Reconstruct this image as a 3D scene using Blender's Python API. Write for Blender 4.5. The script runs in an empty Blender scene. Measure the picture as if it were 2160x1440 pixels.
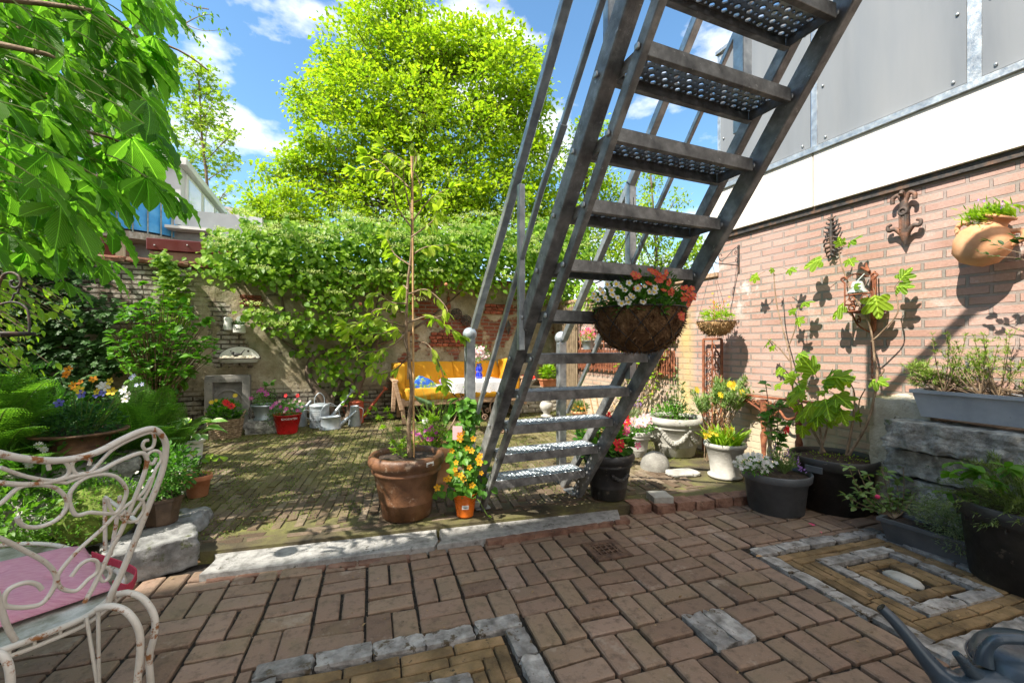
import bpy, math, random
import numpy as np
from mathutils import Vector, Matrix, noise
random.seed(7); RNG = np.random.default_rng(7)
sc = bpy.context.scene
COL = sc.collection
# ---------------------------------------------------------------- camera
F = 912.0; CX = 1080.0; HY = 730.0; H = 1.15
FW = np.array([.3843, .9232]); RT = np.array([.9232, -.3843])
cd = bpy.data.cameras.new('camera'); cam = bpy.data.objects.new('camera', cd); COL.objects.link(cam)
cd.sensor_width = 36; cd.lens = F / 2160 * 36; cd.shift_y = 10 / 2160; cd.clip_start = .05; cd.clip_end = 600
cam.location = (0, 0, H); cam.rotation_euler = (math.radians(90), 0, -math.atan2(.3843, .9232))
sc.camera = cam
# ---------------------------------------------------------------- light
SUN = Vector((1.0, .27, -1.228)).normalized()
SUN_ELEV = math.asin(-SUN.z); SUN_ROT = math.atan2(-SUN.x, -SUN.y)
sl = bpy.data.lights.new('sun', 'SUN'); so = bpy.data.objects.new('sun', sl); COL.objects.link(so)
sl.energy = 3.0; sl.angle = math.radians(.5); sl.color = (1, .93, .82)
so.rotation_euler = SUN.to_track_quat('-Z', 'Y').to_euler(); so.location = (-8, -1, 12)
wd = bpy.data.worlds.new('World'); sc.world = wd; wd.use_nodes = True
nt = wd.node_tree; nt.nodes.clear()
def wn(t, **k):
    n = nt.nodes.new(t)
    for a, b in k.items(): setattr(n, a, b)
    return n
sky = wn('ShaderNodeTexSky', sky_type='NISHITA', sun_disc=False, sun_elevation=SUN_ELEV, sun_rotation=SUN_ROT, air_density=1.0, dust_density=.3, ozone_density=3.0)
b1 = wn('ShaderNodeBackground'); b1.inputs[1].default_value = .088
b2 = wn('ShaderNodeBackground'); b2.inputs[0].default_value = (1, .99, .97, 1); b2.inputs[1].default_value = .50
tc = wn('ShaderNodeTexCoord'); mp = wn('ShaderNodeMapping'); mp.inputs['Scale'].default_value = (1, 1, 2.0); mp.inputs['Location'].default_value = (2.3, 1.1, .35)
n1 = wn('ShaderNodeTexNoise'); n1.inputs['Scale'].default_value = 3.4; n1.inputs['Detail'].default_value = 9; n1.inputs['Roughness'].default_value = .56
n2 = wn('ShaderNodeTexNoise'); n2.inputs['Scale'].default_value = 11; n2.inputs['Detail'].default_value = 6
cr = wn('ShaderNodeValToRGB'); cr.color_ramp.elements[0].position = .54; cr.color_ramp.elements[1].position = .68
sep = wn('ShaderNodeSeparateXYZ'); hz = wn('ShaderNodeMapRange'); hz.inputs[1].default_value = .18; hz.inputs[2].default_value = .75; hz.inputs[3].default_value = .07; hz.inputs[4].default_value = -.05
ad = wn('ShaderNodeMath', operation='ADD'); mu = wn('ShaderNodeMath', operation='MULTIPLY_ADD'); mu.inputs[1].default_value = .12; 
mx = wn('ShaderNodeMixShader'); out = wn('ShaderNodeOutputWorld')
L = nt.links.new
L(tc.outputs['Generated'], mp.inputs[0]); L(mp.outputs[0], n1.inputs['Vector']); L(mp.outputs[0], n2.inputs['Vector'])
L(tc.outputs['Generated'], sep.inputs[0]); L(sep.outputs[2], hz.inputs[0]); L(n2.outputs[0], mu.inputs[0]); L(n1.outputs[0], mu.inputs[2])
sb = wn('ShaderNodeMath', operation='SUBTRACT'); sb.inputs[1].default_value = .06; L(mu.outputs[0], sb.inputs[0])
L(sb.outputs[0], ad.inputs[0]); L(hz.outputs[0], ad.inputs[1])
bk = wn('ShaderNodeMapRange'); bk.inputs[1].default_value = .15; bk.inputs[2].default_value = -.35; bk.inputs[3].default_value = 0; bk.inputs[4].default_value = .2; L(sep.outputs[1], bk.inputs[0])   # unseen white cloud added behind the camera to fill the shade
zn = wn('ShaderNodeMapRange'); zn.inputs[1].default_value = .72; zn.inputs[2].default_value = .95; zn.inputs[3].default_value = 0; zn.inputs[4].default_value = .12; L(sep.outputs[2], zn.inputs[0])  # more unseen cloud added overhead for the same fill light
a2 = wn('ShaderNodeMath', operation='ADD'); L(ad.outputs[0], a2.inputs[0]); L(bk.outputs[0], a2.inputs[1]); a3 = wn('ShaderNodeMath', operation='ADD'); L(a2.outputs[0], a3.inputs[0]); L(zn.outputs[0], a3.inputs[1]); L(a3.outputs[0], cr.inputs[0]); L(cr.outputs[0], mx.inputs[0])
hs = wn('ShaderNodeHueSaturation'); hs.inputs['Saturation'].default_value = 1.05; hs.inputs['Value'].default_value = 1.0
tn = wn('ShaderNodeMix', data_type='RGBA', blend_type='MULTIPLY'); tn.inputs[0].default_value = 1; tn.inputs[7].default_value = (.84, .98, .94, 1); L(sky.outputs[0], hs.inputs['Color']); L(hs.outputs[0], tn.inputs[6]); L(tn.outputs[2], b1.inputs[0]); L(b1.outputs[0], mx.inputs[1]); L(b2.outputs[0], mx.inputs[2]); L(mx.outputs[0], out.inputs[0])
sc.view_settings.view_transform = 'Standard'; sc.view_settings.look = 'None'; sc.view_settings.exposure = 1.85; sc.view_settings.gamma = 1
sc.render.engine = 'CYCLES'
sc.cycles.max_bounces = 6; sc.cycles.transparent_max_bounces = 8

# ---------------------------------------------------------------- photo geometry helpers (ray through a pixel, met with a real plane)
def _ray(px, py):
    a = (px - CX) / F; d = FW + RT * a
    return np.array([d[0], d[1], (HY - py) / F])
def PD(px, py, D): r = _ray(px, py) * D; return np.array([r[0], r[1], r[2] + H])
def PG(px, py, z=0.0): return PD(px, py, (H - z) / ((py - HY) / F))
def PX(px, py, x): return PD(px, py, x / _ray(px, py)[0])
def PY(px, py, y): return PD(px, py, y / _ray(px, py)[1])
def base(px, py, r, z=0.0):      # centre of a round foot whose front edge is seen at px,py
    p = PG(px, py, z); d = np.array([p[0], p[1]]); d = d / np.linalg.norm(d)
    return np.array([p[0] + d[0] * r, p[1] + d[1] * r, z])
XW = 3.65; YB = 6.8; GZ = .06

# ---------------------------------------------------------------- mesh builder
class MB:
    def __init__(s): s.v = []; s.n = 0; s.li = []; s.ls = []; s.uv = []; s.mi = []; s.sm = []
    def add(s, V, Fs, uv=None, m=0, smooth=False):
        V = np.asarray(V, float).reshape(-1, 3)
        if uv is None: uv = np.zeros((len(V), 2))
        if isinstance(Fs, np.ndarray): groups = [Fs]
        else:
            d = {}
            for f in Fs: d.setdefault(len(f), []).append(f)
            groups = [np.array(g) for g in d.values()]
        for g in groups:
            if len(g) == 0: continue
            s.li.append((g + s.n).ravel()); s.ls.append(np.full(len(g), g.shape[1])); s.uv.append(uv[g.ravel()])
            s.mi.append(np.full(len(g), m)); s.sm.append(np.full(len(g), smooth))
        s.v.append(V); s.n += len(V); return s
    def stamp(s, T, R, P, m=0, smooth=False):
        """T=(verts,faces,uv); R (n,3,3) rows=axes already scaled; P (n,3)"""
        V, Fc, uv = T; n = len(P)
        if n == 0: return s
        W = np.einsum('vk,nkj->nvj', V, R) + P[:, None, :]
        off = (np.arange(n) * len(V))[:, None, None]
        for g in Fc:
            s.li.append((g[None] + off + s.n).ravel()); k = n * len(g)
            s.ls.append(np.full(k, g.shape[1])); s.uv.append(np.tile(uv[g.ravel()], (n, 1)))
            s.mi.append(np.full(k, m)); s.sm.append(np.full(k, smooth))
        s.v.append(W.reshape(-1, 3)); s.n += n * len(V); return s
    def tube(s, pts, r, seg=6, m=0, caps=True, smooth=True, flat=1.0):
        P = np.asarray(pts, float); n = len(P)
        rr = np.full(n, r) if np.isscalar(r) else np.interp(np.linspace(0, 1, n), np.linspace(0, 1, len(r)), r)
        T = np.gradient(P, axis=0); T /= np.linalg.norm(T, axis=1)[:, None] + 1e-12
        a = np.array([0, 0, 1.]) if abs(T[0][2]) < .9 else np.array([1., 0, 0])
        u = np.cross(T[0], a); u /= np.linalg.norm(u); V = []
        ang = np.arange(seg) * 2 * math.pi / seg + (math.pi / 4 if seg == 4 else 0)
        for i in range(n):
            u = u - T[i] * np.dot(u, T[i]); u /= np.linalg.norm(u) + 1e-12; w = np.cross(T[i], u)
            V.append(P[i] + rr[i] * (np.cos(ang)[:, None] * u + flat * np.sin(ang)[:, None] * w))
        V = np.concatenate(V); k = np.arange(seg); k2 = (k + 1) % seg; Fs = []
        for i in range(n - 1): Fs.append(np.stack([i * seg + k, i * seg + k2, (i + 1) * seg + k2, (i + 1) * seg + k], 1))
        s.add(V, np.concatenate(Fs), m=m, smooth=smooth and seg > 4)
        if caps: s.add(V[:seg], [tuple(range(seg))[::-1]], m=m); s.add(V[-seg:], [tuple(range(seg))], m=m)
        return s
    def lathe(s, prof, seg=32, m=0, c=(0, 0, 0), smooth=True, sx=1, sy=1, fn=None):
        p = np.array(prof, float); a = np.arange(seg) * 2 * math.pi / seg; V = []
        for r, z in p:
            q = np.stack([np.cos(a) * r * sx, np.sin(a) * r * sy, np.full(seg, z)], 1)
            if fn: q = fn(q, a, r, z)
            V.append(q)
        V = np.concatenate(V) + np.array(c); k = np.arange(seg); k2 = (k + 1) % seg; Fs = []
        for i in range(len(p) - 1): Fs.append(np.stack([i * seg + k, i * seg + k2, (i + 1) * seg + k2, (i + 1) * seg + k], 1))
        return s.add(V, np.concatenate(Fs), m=m, smooth=smooth)
    def box(s, c, size, rz=0, m=0, bev=0, M=None):
        x, y, z = np.array(size) / 2.; b = min(bev, x * .45, y * .45, z * .45)
        if b <= 0:
            V = np.array([[i * x, j * y, k * z] for k in (-1, 1) for j in (-1, 1) for i in (-1, 1)])
            Fs = [(0, 2, 3, 1), (4, 5, 7, 6), (0, 1, 5, 4), (2, 6, 7, 3), (0, 4, 6, 2), (1, 3, 7, 5)]
        else:
            V = []
            for k in (-1, 1):
                for j in (-1, 1):
                    for i in (-1, 1):
                        V += [[i * (x - b), j * (y - b), k * z], [i * (x - b), j * y, k * (z - b)], [i * x, j * (y - b), k * (z - b)]]
            V = np.array(V); q = lambda i, j, k: ((k * 2 + j) * 2 + i) * 3; Fs = []
            for k in (0, 1):
                f = [q(0, 0, k), q(1, 0, k), q(1, 1, k), q(0, 1, k)]; Fs.append(tuple(f if k else f[::-1]))
            for j in (0, 1):
                f = [q(0, j, 0) + 1, q(1, j, 0) + 1, q(1, j, 1) + 1, q(0, j, 1) + 1]; Fs.append(tuple(f if not j else f[::-1]))
            for i in (0, 1):
                f = [q(i, 0, 0) + 2, q(i, 1, 0) + 2, q(i, 1, 1) + 2, q(i, 0, 1) + 2]; Fs.append(tuple(f if i else f[::-1]))
            for j in (0, 1):
                for k in (0, 1):
                    f = [q(0, j, k), q(1, j, k), q(1, j, k) + 1, q(0, j, k) + 1]; Fs.append(tuple(f))
            for i in (0, 1):
                for k in (0, 1): Fs.append((q(i, 0, k), q(i, 1, k), q(i, 1, k) + 2, q(i, 0, k) + 2))
                for j in (0, 1): Fs.append((q(i, j, 0) + 1, q(i, j, 1) + 1, q(i, j, 1) + 2, q(i, j, 0) + 2))
            for i in (0, 1):
                for j in (0, 1):
                    for k in (0, 1): Fs.append((q(i, j, k), q(i, j, k) + 1, q(i, j, k) + 2))
        if M is not None: V = V @ np.array(M).T
        cz, sz = math.cos(rz), math.sin(rz); R = np.array([[cz, -sz, 0], [sz, cz, 0], [0, 0, 1]])
        return s.add(V @ R.T + np.array(c), Fs, m=m)
    def beam(s, a, b, w, h, m=0, up=(0, 0, 1), bev=.003):
        a = np.array(a, float); b = np.array(b, float); d = b - a; Ln = np.linalg.norm(d); d /= Ln
        sd = np.cross(d, up); sd /= np.linalg.norm(sd); u = np.cross(sd, d)
        return s.box((a + b) / 2, (w, Ln, h), m=m, bev=bev, M=np.stack([sd, d, u], 1))
    def rock(s, c, size, rz=0, rough=.12, seed=0, m=0, n=10, boxy=.5, fr=2.2, smooth=False):
        """rounded, chipped block"""
        V = []; Fs = []; idx = {}
        def vid(i, j, k):
            if (i, j, k) not in idx:
                p = np.array([i, j, k], float) / n * 2 - 1; e = p / max(np.abs(p).max(), 1e-6) * np.abs(p).max()
                q = e / np.linalg.norm(e); w = boxy; t = p * w + q * (1 - w)
                v3 = Vector(t * np.array(size) / np.mean(size)) * fr + Vector((seed * 3.1, seed * 1.7, 0)); d = 1 + rough * (noise.noise(v3) + .5 * noise.noise(v3 * 2.3) + .25 * noise.noise(v3 * 5))
                idx[(i, j, k)] = len(V); V.append(t * d * np.array(size) / 2)
            return idx[(i, j, k)]
        for ax in range(3):
            for sd in (0, n):
                for a in range(n):
                    for b in range(n):
                        def mk(a, b):
                            c3 = [0, 0, 0]; c3[ax] = sd; c3[(ax + 1) % 3] = a; c3[(ax + 2) % 3] = b; return vid(*c3)
                        f = [mk(a, b), mk(a + 1, b), mk(a + 1, b + 1), mk(a, b + 1)]
                        Fs.append(tuple(f if sd else f[::-1]))
        V = np.array(V); cz, sz = math.cos(rz), math.sin(rz); R = np.array([[cz, -sz, 0], [sz, cz, 0], [0, 0, 1]])
        return s.add(V @ R.T + np.array(c), Fs, m=m, smooth=smooth)
    def build(s, name, mats, parent=None, loc=None):
        me = bpy.data.meshes.new(name)
        V = np.concatenate(s.v); li = np.concatenate(s.li).astype(np.int32); ls = np.concatenate(s.ls)
        me.vertices.add(len(V)); me.vertices.foreach_set('co', V.ravel().astype(np.float32))
        me.loops.add(len(li)); me.loops.foreach_set('vertex_index', li)
        me.polygons.add(len(ls)); st = np.concatenate([[0], np.cumsum(ls)[:-1]]).astype(np.int32)
        me.polygons.foreach_set('loop_start', st)
        me.polygons.foreach_set('material_index', np.concatenate(s.mi).astype(np.int32))
        me.polygons.foreach_set('use_smooth', np.concatenate(s.sm).astype(bool))
        ul = me.uv_layers.new(name='UVMap'); ul.data.foreach_set('uv', np.concatenate(s.uv).ravel().astype(np.float32))
        me.update(calc_edges=True); me.validate()
        for mt in (mats if isinstance(mats, (list, tuple)) else [mats]): me.materials.append(mt)
        o = bpy.data.objects.new(name, me); COL.objects.link(o)
        if parent is not None: o.parent = parent
        if loc is not None: o.location = loc
        return o
def tag(o, label, cat, group=None, kind=None):
    if label: o['label'] = label
    if cat: o['category'] = cat
    if group: o['group'] = group
    if kind: o['kind'] = kind
    return o
def thing(name, label, cat, loc=(0, 0, 0), rz=0, group=None):
    o = bpy.data.objects.new(name, None); COL.objects.link(o); o.empty_display_size = .1
    o.location = [float(q) for q in loc]; o.rotation_euler = (0, 0, rz); return tag(o, label, cat, group)
def struct(name, mb, mt, kind='structure'):
    o = mb.build(name, mt); o['kind'] = kind; return o
def copy_tree(o, parent=None):
    c = o.copy(); COL.objects.link(c)
    if parent is not None: c.parent = parent
    for ch in list(o.children): copy_tree(ch, c)
    return c

# ---------------------------------------------------------------- materials
def _new(name):
    m = bpy.data.materials.new(name); m.use_nodes = True; t = m.node_tree; t.nodes.clear(); return m, t
def _n(t, ty, **k):
    n = t.nodes.new(ty)
    for a, b in k.items():
        if isinstance(a, str) and hasattr(n, a): setattr(n, a, b)
        else: n.inputs[a].default_value = b
    return n
def rgba(c): return (c[0], c[1], c[2], 1)
def ramp(t, cols, pos=None):
    r = t.nodes.new('ShaderNodeValToRGB'); e = r.color_ramp.elements
    k = len(cols); pos = pos or [.32 + .36 * i / max(k - 1, 1) for i in range(k)]
    while len(e) < k: e.new(.5)
    for i in range(k): e[i].position = pos[i]; e[i].color = rgba(cols[i])
    return r
def noise_(t, co, scale, detail=6, rough=.6):
    n = t.nodes.new('ShaderNodeTexNoise'); n.inputs['Scale'].default_value = scale; n.inputs['Detail'].default_value = detail; n.inputs['Roughness'].default_value = rough
    t.links.new(co, n.inputs['Vector']); return n.outputs[0]
def mixc(t, fac, a, b, mode='MIX'):
    n = t.nodes.new('ShaderNodeMix'); n.data_type = 'RGBA'; n.blend_type = mode
    for sck, v in ((0, fac), (6, a), (7, b)):
        if hasattr(v, 'links'): t.links.new(v, n.inputs[sck])
        elif sck == 0: n.inputs[0].default_value = v
        else: n.inputs[sck].default_value = rgba(v)
    return n.outputs[2]
def mrange(t, v, a, b, c=0., d=1.):
    n = t.nodes.new('ShaderNodeMapRange'); t.links.new(v, n.inputs[0])
    for i, q in enumerate((a, b, c, d)): n.inputs[i + 1].default_value = q
    return n.outputs[0]
def island(t): return t.nodes.new('ShaderNodeNewGeometry').outputs['Random Per Island']
def mat(name, cols, scale=6, rough=.7, bump=.3, bscale=None, metal=0, isl=0, spots=None, spotsize=14, spotth=.62, spec=.5, world=False, coat=0, bdist=.01, stretch=None):
    m, t = _new(name); L = t.links.new
    tc = t.nodes.new('ShaderNodeTexCoord')
    co = tc.outputs['Object']
    if world: co = t.nodes.new('ShaderNodeNewGeometry').outputs['Position']
    if stretch:
        mpn = t.nodes.new('ShaderNodeMapping'); mpn.inputs['Scale'].default_value = stretch; L(co, mpn.inputs[0]); co = mpn.outputs[0]
    r = ramp(t, cols); L(noise_(t, co, scale), r.inputs[0]); c = r.outputs[0]
    if isl:
        i = island(t); v = mrange(t, i, 0, 1, 1 - isl, 1 + isl)
        hsv = t.nodes.new('ShaderNodeHueSaturation'); L(c, hsv.inputs['Color']); L(v, hsv.inputs['Value']); c = hsv.outputs[0]
    if spots:
        sfac = mrange(t, noise_(t, co, spotsize, 8, .7), spotth, spotth + .05); c = mixc(t, sfac, c, spots)
    p = t.nodes.new('ShaderNodeBsdfPrincipled'); L(c, p.inputs['Base Color'])
    p.inputs['Metallic'].default_value = metal; p.inputs['Specular IOR Level'].default_value = spec; p.inputs['Coat Weight'].default_value = coat
    rn = mrange(t, noise_(t, co, scale * 3, 4), .3, .7, max(rough - .12, .02), min(rough + .12, 1)); L(rn, p.inputs['Roughness'])
    if bump:
        b = t.nodes.new('ShaderNodeBump'); b.inputs['Strength'].default_value = bump; b.inputs['Distance'].default_value = bdist
        L(noise_(t, co, bscale or scale * 8, 8, .65), b.inputs['Height']); L(b.outputs[0], p.inputs['Normal'])
    o = t.nodes.new('ShaderNodeOutputMaterial'); L(p.outputs[0], o.inputs[0]); return m
def leafmat(name, c1, c2, trans=.38, veins=0, rough=.45, tint=(1.5, 1.7, .6), edge=None):
    m, t = _new(name); L = t.links.new; c = mixc(t, island(t), c1, c2)
    uv = t.nodes.new('ShaderNodeUVMap').outputs[0]
    p = t.nodes.new('ShaderNodeBsdfPrincipled')
    if veins or edge:
        sp = t.nodes.new('ShaderNodeSeparateXYZ'); L(uv, sp.inputs[0])
        ab = _n(t, 'ShaderNodeMath', operation='SUBTRACT'); L(sp.outputs[0], ab.inputs[0]); ab.inputs[1].default_value = .5
        a2 = _n(t, 'ShaderNodeMath', operation='ABSOLUTE'); L(ab.outputs[0], a2.inputs[0])
    if veins:
        w = _n(t, 'ShaderNodeMath', operation='MULTIPLY_ADD'); L(a2.outputs[0], w.inputs[0]); w.inputs[1].default_value = -.9; L(sp.outputs[1], w.inputs[2])
        s2 = _n(t, 'ShaderNodeMath', operation='MULTIPLY'); L(w.outputs[0], s2.inputs[0]); s2.inputs[1].default_value = veins * 6.283
        s3 = _n(t, 'ShaderNodeMath', operation='SINE'); L(s2.outputs[0], s3.inputs[0])
        mid = mrange(t, a2.outputs[0], .0, .035, 1, 0)
        vv = mrange(t, s3.outputs[0], .8, 1, 0, .35); mxm = _n(t, 'ShaderNodeMath', operation='MAXIMUM'); L(vv, mxm.inputs[0]); L(mid, mxm.inputs[1])
        lighter = tuple(min(q * 2.1 + .03, 1) for q in c2); c = mixc(t, mxm.outputs[0], c, lighter)
        b = t.nodes.new('ShaderNodeBump'); b.inputs['Strength'].default_value = .8; b.inputs['Distance'].default_value = .004; L(s3.outputs[0], b.inputs['Height']); L(b.outputs[0], p.inputs['Normal'])
    if edge:
        c = mixc(t, mrange(t, a2.outputs[0], .30, .36), c, edge)
    L(c, p.inputs['Base Color']); p.inputs['Roughness'].default_value = rough; p.inputs['Specular IOR Level'].default_value = .35
    tr = t.nodes.new('ShaderNodeBsdfTranslucent'); L(mixc(t, 1, c, tint, 'MULTIPLY'), tr.inputs[0])
    mx = t.nodes.new('ShaderNodeMixShader'); mx.inputs[0].default_value = trans; L(p.outputs[0], mx.inputs[1]); L(tr.outputs[0], mx.inputs[2])
    o = t.nodes.new('ShaderNodeOutputMaterial'); L(mx.outputs[0], o.inputs[0]); return m
def petal(name, c1, c2=None, trans=.35): return leafmat(name, c1, c2 or c1, trans=trans, rough=.6, tint=(1.2, 1.2, 1.2))

# ---------------------------------------------------------------- leaf templates: x width, y length, z normal
def strip(rows, wid, cup=.12, droop=.15, pleat=0):
    V = []; uv = []; Fs = []
    for i, (t_, w) in enumerate(zip(rows, wid)):
        z = -droop * t_ * t_; pz = pleat * (1 if i % 2 else -1)
        V += [[-w, t_ + (.0 if not pleat else .02 * (i % 2)), z + cup * w + pz * .3], [0, t_, z], [w, t_ + (.0 if not pleat else .02 * (i % 2)), z + cup * w + pz * .3]]
        k = w / max(wid) * .5 if max(wid) > 0 else 0
        uv += [[.5 - k, t_], [.5, t_], [.5 + k, t_]]
    for i in range(len(rows) - 1):
        a = i * 3; Fs += [[a, a + 1, a + 4, a + 3], [a + 1, a + 2, a + 5, a + 4]]
    return (np.array(V, float), [np.array(Fs)], np.array(uv, float))
def tri_leaf(w=.28, cup=.08, droop=.15):
    V = np.array([[0, 0, 0], [-w, .45, cup], [0, .5, -.03], [w, .45, cup], [0, 1, -droop]], float)
    return (V, [np.array([[0, 2, 1], [0, 3, 2], [1, 2, 4], [2, 3, 4]])], np.array([[.5, 0], [0, .5], [.5, .5], [1, .5], [.5, 1]], float))
def polar_leaf(lobes, amp=.45, n=30, span=150, c=.35, sharp=1.5, droop=.25):
    V = [[0, c, .0]]; uv = [[.5, .4]]
    for i in range(n + 1):
        a = math.radians(-span + 2 * span * i / n); l = abs(math.cos((a / math.radians(span)) * lobes * math.pi / 2)) ** sharp
        if lobes % 2 == 0: l = abs(math.sin((a / math.radians(span)) * lobes * math.pi / 2)) ** sharp
        r = .55 * ((1 - amp) + amp * l) * (1.1 - .25 * abs(a) / math.pi)
        x = math.sin(a) * r; y = c + math.cos(a) * r; V.append([x, y, -droop * (x * x * 1.5 + max(y - c, 0) ** 2) + .03 * math.sin(a * lobes)]); uv.append([.5 + x, y])
    V.append([0, 0, .0]); uv.append([.5, 0])
    k = len(V) - 1; Fs = [[0, i + 1, i] for i in range(1, n + 1)] + [[0, 1, k], [0, k, n + 1]]
    return (np.array(V, float), [np.array(Fs)], np.array(uv, float))
T_OVAL = strip([0, .2, .5, .8, 1], [.02, .2, .27, .17, 0], .25, .2)
T_WIDE = strip([0, .2, .5, .8, 1], [.03, .32, .38, .2, 0], .2, .22)
T_LOW = tri_leaf(); T_LOWN = tri_leaf(.16); T_NEEDLE = strip([0, .5, 1], [.06, .07, 0], 0, .1); T_BLADE = strip([0, .3, .6, .85, 1], [.04, .045, .04, .025, 0], .2, .45)
T_CHEST = strip([0, .12, .25, .35, .45, .54, .62, .7, .78, .85, .92, 1], [.015, .045, .09, .12, .15, .175, .195, .2, .185, .15, .09, 0], .3, .28, pleat=.055)
T_STRAP = strip([0, .15, .35, .6, .85, 1], [.05, .17, .26, .25, .12, 0], .35, .35)
T_FIG = polar_leaf(5, .42, 40, 150, .32, 1.1, .5); T_MAPLE = polar_leaf(7, .62, 42, 140, .25, 1.6); T_IVY = polar_leaf(5, .4, 15, 140, .3, 1.2, .3); T_STAR = polar_leaf(5, .6, 10, 150, .2, 1.0, .35)
def frames(d, up, size, wmul=1.0):
    d = np.asarray(d, float); d = d / (np.linalg.norm(d, axis=1)[:, None] + 1e-9); up = np.asarray(up, float)
    x = np.cross(d, up); x /= np.linalg.norm(x, axis=1)[:, None] + 1e-9; z = np.cross(x, d)
    s = np.asarray(size).reshape(-1, 1) * np.ones((len(d), 1))
    return np.stack([x * s * wmul, d * s, z * s], 1)
def rdir(n, rng=RNG): v = rng.normal(size=(n, 3)); return v / np.linalg.norm(v, axis=1)[:, None]
def leaves(mb, T, P, D, S, up=None, m=0, jit=.5):
    P = np.asarray(P, float); n = len(P)
    if n == 0: return
    D = np.asarray(D, float) * np.ones((n, 3)); D = D / (np.linalg.norm(D, axis=1)[:, None] + 1e-9) + jit * rdir(n)
    U = np.array([0, 0, 1.]) * np.ones((n, 3)) if up is None else np.asarray(up, float) * np.ones((n, 3))
    U = U + .45 * rdir(n); mb.stamp(T, frames(D, U, S), P, m=m)
def blob(n, c, r, shell=.35):
    d = rdir(n); k = (RNG.random(n) ** shell)[:, None]; return np.array(c) + d * k * np.array(r), d
def bush(mb, c, r, n, T, size, up=(0, 0, .6), m=0, shell=.4, zmin=None, jit=.6, clump=0):
    if clump:
        cc, cd_ = blob(max(int(n / clump), 1), c, r, shell); P = np.repeat(cc, clump, 0) + RNG.normal(size=(len(cc) * clump, 3)) * np.array(r).mean() * .16; D = np.repeat(cd_, clump, 0)
    else: P, D = blob(n, c, r, shell)
    if zmin is not None:
        k = P[:, 2] > zmin; P = P[k]; D = D[k]
    leaves(mb, T, P, D + np.array(up), size * RNG.uniform(.6, 1.2, len(P)), m=m, jit=jit)
def flower_t(n=5, w=.34, cup=.2, center=.16):
    V = []; Fs = []; uv = []
    for i in range(n):
        a = 2 * math.pi * i / n; R = np.array([[math.cos(a), -math.sin(a), 0], [math.sin(a), math.cos(a), 0], [0, 0, 1]]); b = len(V)
        for q in ([0, 0, 0], [-w * .8, .55, cup * .6], [-w * .5, .95, cup], [w * .5, .95, cup], [w * .8, .55, cup * .6]): V.append(R @ np.array(q)); uv.append([.5, .5])
        Fs.append([b, b + 4, b + 3, b + 2, b + 1])
    P = (np.array(V, float), [np.array(Fs)], np.array(uv, float))
    cv = [[center * math.cos(k * 1.0472), center * math.sin(k * 1.0472), .07] for k in range(6)] + [[0, 0, .14]]
    C_ = (np.array(cv), [np.array([[k, (k + 1) % 6, 6] for k in range(6)])], np.full((7, 2), .5)); return P, C_
FL5 = flower_t(5, .42); FL8 = flower_t(8, .26, .1); FL6 = flower_t(6, .26, .35, .22); FL4 = flower_t(4, .5)
def flowers(mb, P, size, FT=FL5, m=0, mc=1, face=None, jit=.5):
    P = np.asarray(P, float).reshape(-1, 3); n = len(P)
    if n == 0: return
    N = (np.array([-.35, -.8, .5]) if face is None else np.asarray(face, float)) * np.ones((n, 3)) + jit * rdir(n)
    N /= np.linalg.norm(N, axis=1)[:, None]; x = np.cross(N, rdir(n)); x /= np.linalg.norm(x, axis=1)[:, None]; y = np.cross(N, x)
    s = (size * RNG.uniform(.75, 1.15, n)).reshape(-1, 1); R = np.stack([x * s, y * s, N * s], 1)
    mb.stamp(FT[0], R, P, m=m); mb.stamp(FT[1], R, P, m=mc)
def stems(mb, pts, foot, r=.0025, bend=.2, m=0, spread=.3):
    foot = np.array(foot, float)
    for p in pts:
        p = np.array(p); f = foot + np.array([(p[0] - foot[0]) * spread, (p[1] - foot[1]) * spread, 0]); md = (f + p) / 2 + np.array([random.uniform(-1, 1), random.uniform(-1, 1), .3]) * bend * .3 * np.linalg.norm(p - f)
        t = np.linspace(0, 1, 5)[:, None]; mb.tube((1 - t) ** 2 * f + 2 * t * (1 - t) * md + t * t * p, [r, r * .6], 4, m=m, caps=False)
def bez(a, b, c, n=8):
    a, b, c = map(lambda q: np.array(q, float), (a, b, c)); t = np.linspace(0, 1, n)[:, None]; return (1 - t) ** 2 * a + 2 * t * (1 - t) * b + t * t * c
def smooth_path(pts, n=6):
    P = np.array(pts, float); Q = np.vstack([2 * P[0] - P[1], P, 2 * P[-1] - P[-2]]); o = []
    for i in range(1, len(Q) - 2):
        for k in range(n):
            t = k / n; a, b, c, d = Q[i - 1], Q[i], Q[i + 1], Q[i + 2]
            o.append(.5 * ((2 * b) + (-a + c) * t + (2 * a - 5 * b + 4 * c - d) * t * t + (-a + 3 * b - 3 * c + d) * t ** 3))
    o.append(P[-1]); return np.array(o)
def spiral(c, r0, r1, a0, turns, ax=(1, 0, 0), ay=(0, 0, 1), n=20):
    c = np.array(c, float); ax = np.array(ax, float); ay = np.array(ay, float); t = np.linspace(0, 1, n); r = r0 + (r1 - r0) * t; a = a0 + turns * 2 * math.pi * t
    return c + (r * np.cos(a))[:, None] * ax + (r * np.sin(a))[:, None] * ay
def text_mesh(s, size, thick=.001, shear=0):
    cu = bpy.data.curves.new('text', 'FONT'); cu.body = s; cu.size = size; cu.extrude = thick; cu.align_x = 'CENTER'; cu.shear = shear; cu.resolution_u = 3
    ob = bpy.data.objects.new('text', cu); COL.objects.link(ob); bpy.context.view_layer.update()
    me = bpy.data.meshes.new_from_object(ob.evaluated_get(bpy.context.evaluated_depsgraph_get())); V = np.array([v.co[:] for v in me.vertices]); Fs = [tuple(p.vertices) for p in me.polygons]
    bpy.data.objects.remove(ob); bpy.data.curves.remove(cu); return V, Fs
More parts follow.
